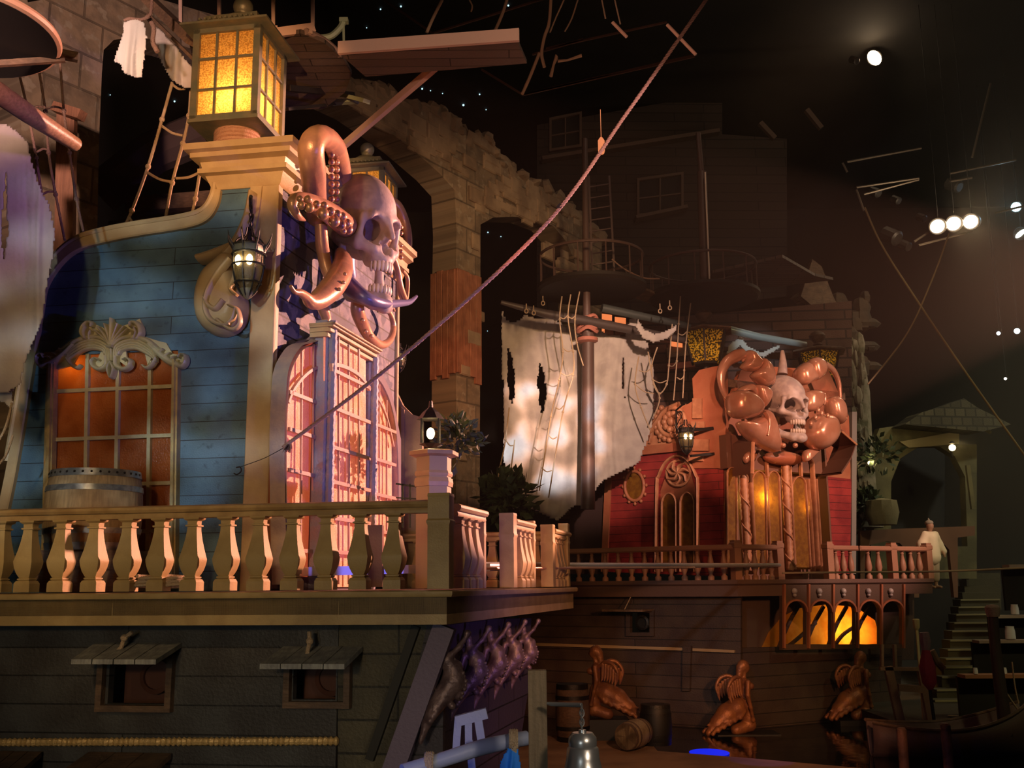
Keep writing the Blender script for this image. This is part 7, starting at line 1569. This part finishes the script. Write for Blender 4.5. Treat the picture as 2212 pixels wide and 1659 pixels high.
# ------------------------------------------------------------------ person in a white shirt on the red deck
o = P(2018, 1262, 20.2); o.z = DR-.02
o = Vector((o.x, o.y, DR-.25)); t = thing('person', o, 'person in loose white shirt and pale cap standing at the end of the red deck', 'person')
X = Matrix.Translation(o) @ Matrix.Rotation(R(25), 4, 'Z')
skin = M('skin', (.42, .24, .15), .6)
A = [Ell((0, -.02, 1.60), (.085, .10, .12)), Cap((0, 0, 1.50), (0, 0, 1.40), .055), Ell((0, 0, 1.28), (.19, .11, .16)), Cap((0, 0, 1.25), (0, 0, .98), .15, .14), Ell((0, .01, .93), (.17, .13, .12))]
for s in (-1, 1):
    A += Chain([(s*.19, 0, 1.36), (s*.26, .02, 1.10), (s*.30, -.12, .90)], [.055, .045, .035]) + Chain([(s*.09, 0, .90), (s*.10, -.01, .48), (s*.10, .03, .08)], [.085, .06, .04]) + [Cap((s*.10, .03, .05), (s*.11, -.12, .04), .04, .035)]
    for k in range(4): A.append(Cap((s*.30+.012*k-.018, -.13, .88), (s*.30+.012*k-.018, -.15+.01*abs(k-1), .80+.005*abs(k-1)), .010, .008))
    A.append(Cap((s*.29, -.14, .89), (s*.27, -.17, .85), .011, .009))
nets_mb(sdf(A, (), .04), (-.42, -.28, -.02), (.42, .22, 1.76), .02, X).build('body', skin, t, 0).data.shade_smooth()
S_ = [Ell((0, 0, 1.30), (.23, .15, .17)), Cap((0, 0, 1.28), (0, .02, .82), .18, .24)]
for s in (-1, 1): S_ += Chain([(s*.18, 0, 1.38), (s*.29, .03, 1.12), (s*.35, -.05, .95)], [.09, .12, .10])
S_ += Chain([(.16, .1, 1.35), (.30, .16, 1.15), (.40, .14, .98)], [.10, .14, .03])
nets_mb(sdf(S_, [Ell((0, 0, 1.50), (.08, .08, .10))], .05), (-.55, -.35, .5), (.55, .4, 1.56), .022, X).build('white_shirt', M('cream_shirt', (.72, .60, .42), .8, bump=.4, bs=8), t, 0).data.shade_smooth()
nets_mb(sdf([Cap((-.1, 0, .92), (-.1, .02, .25), .12, .09), Cap((.1, 0, .92), (.1, .02, .25), .12, .09), Ell((0, .01, .92), (.2, .16, .12))], (), .04), (-.3, -.25, .1), (.3, .25, 1.1), .022, X).build('trousers', M('pale_trousers', (.45, .34, .24), .8), t, 0).data.shade_smooth()
nets_mb(sdf([Ell((0, 0, 1.68), (.10, .115, .07)), Cap((0, 0, 1.74), (0, .01, 1.80), .03, .012)], [Ell((0, -.02, 1.58), (.085, .1, .1))], .02), (-.15, -.16, 1.58), (.15, .16, 1.85), .012, X).build('cap', M('grey_cap', (.30, .27, .20), .8), t, 0).data.shade_smooth()

# blue light patch on the pool, painted as an emissive disc; tan guard rail
c = Pz(1532, 1626, .012); t = thing('pool_light_patch', c, 'blue light patch painted on the pool surface by the dock edge as a glowing disc', 'lamp')
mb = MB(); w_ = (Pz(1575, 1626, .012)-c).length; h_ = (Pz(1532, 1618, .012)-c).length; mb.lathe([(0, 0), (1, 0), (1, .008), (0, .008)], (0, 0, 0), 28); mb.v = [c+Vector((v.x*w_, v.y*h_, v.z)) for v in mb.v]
mb.build('light_patch_disc', M('blue_pool_glow', (.02, .03, .9), .5, emit=(.0, .02, 1), es=.75), t, 0)
rope('guard_line', 'tan guard line running level from the red stern deck to the right edge', [(1690, 1238, 17.2), (1850, 1236, 17.2), (2040, 1234, 17.2), (2225, 1226, 17.2)], .022, M('tan_line', (.42, .30, .20), .7))
# ------------------------------------------------------------------ thin stage haze
vm = bpy.data.materials.new('stage_haze'); vm.use_nodes = True; nt = vm.node_tree; nt.nodes.remove(nt.nodes['Principled BSDF'])
vs_ = nt.nodes.new('ShaderNodeVolumeScatter'); vs_.inputs['Density'].default_value = .0035; vs_.inputs['Anisotropy'].default_value = .35; vs_.inputs['Color'].default_value = (1, .9, .75, 1)
nt.links.new(vs_.outputs[0], nt.nodes['Material Output'].inputs['Volume'])
vm2 = vm.copy(); vm2.name = 'denser_haze'; vm.node_tree.nodes['Volume Scatter'].inputs['Density'].default_value = .0007
vm2.node_tree.nodes['Volume Scatter'].inputs['Density'].default_value = .012
xh = 12.95
mb = MB(); mb.box(((XL+.1+xh)/2, 28, ZC/2), (xh-XL-.1, 39.0, ZC-.1)); hz = mb.build('stage_haze', vm, None, 0); tag(hz, 'very thin smoke over the two ships', 'haze', kind='stuff')
mb = MB(); mb.box(((XR-.1+xh)/2+.01, 28, ZC/2), (XR-xh-.12, 39.0, ZC-.1)); hz = mb.build('stage_haze', vm2, None, 0); tag(hz, 'thicker smoke glowing round the lamps at the right', 'haze', kind='stuff')
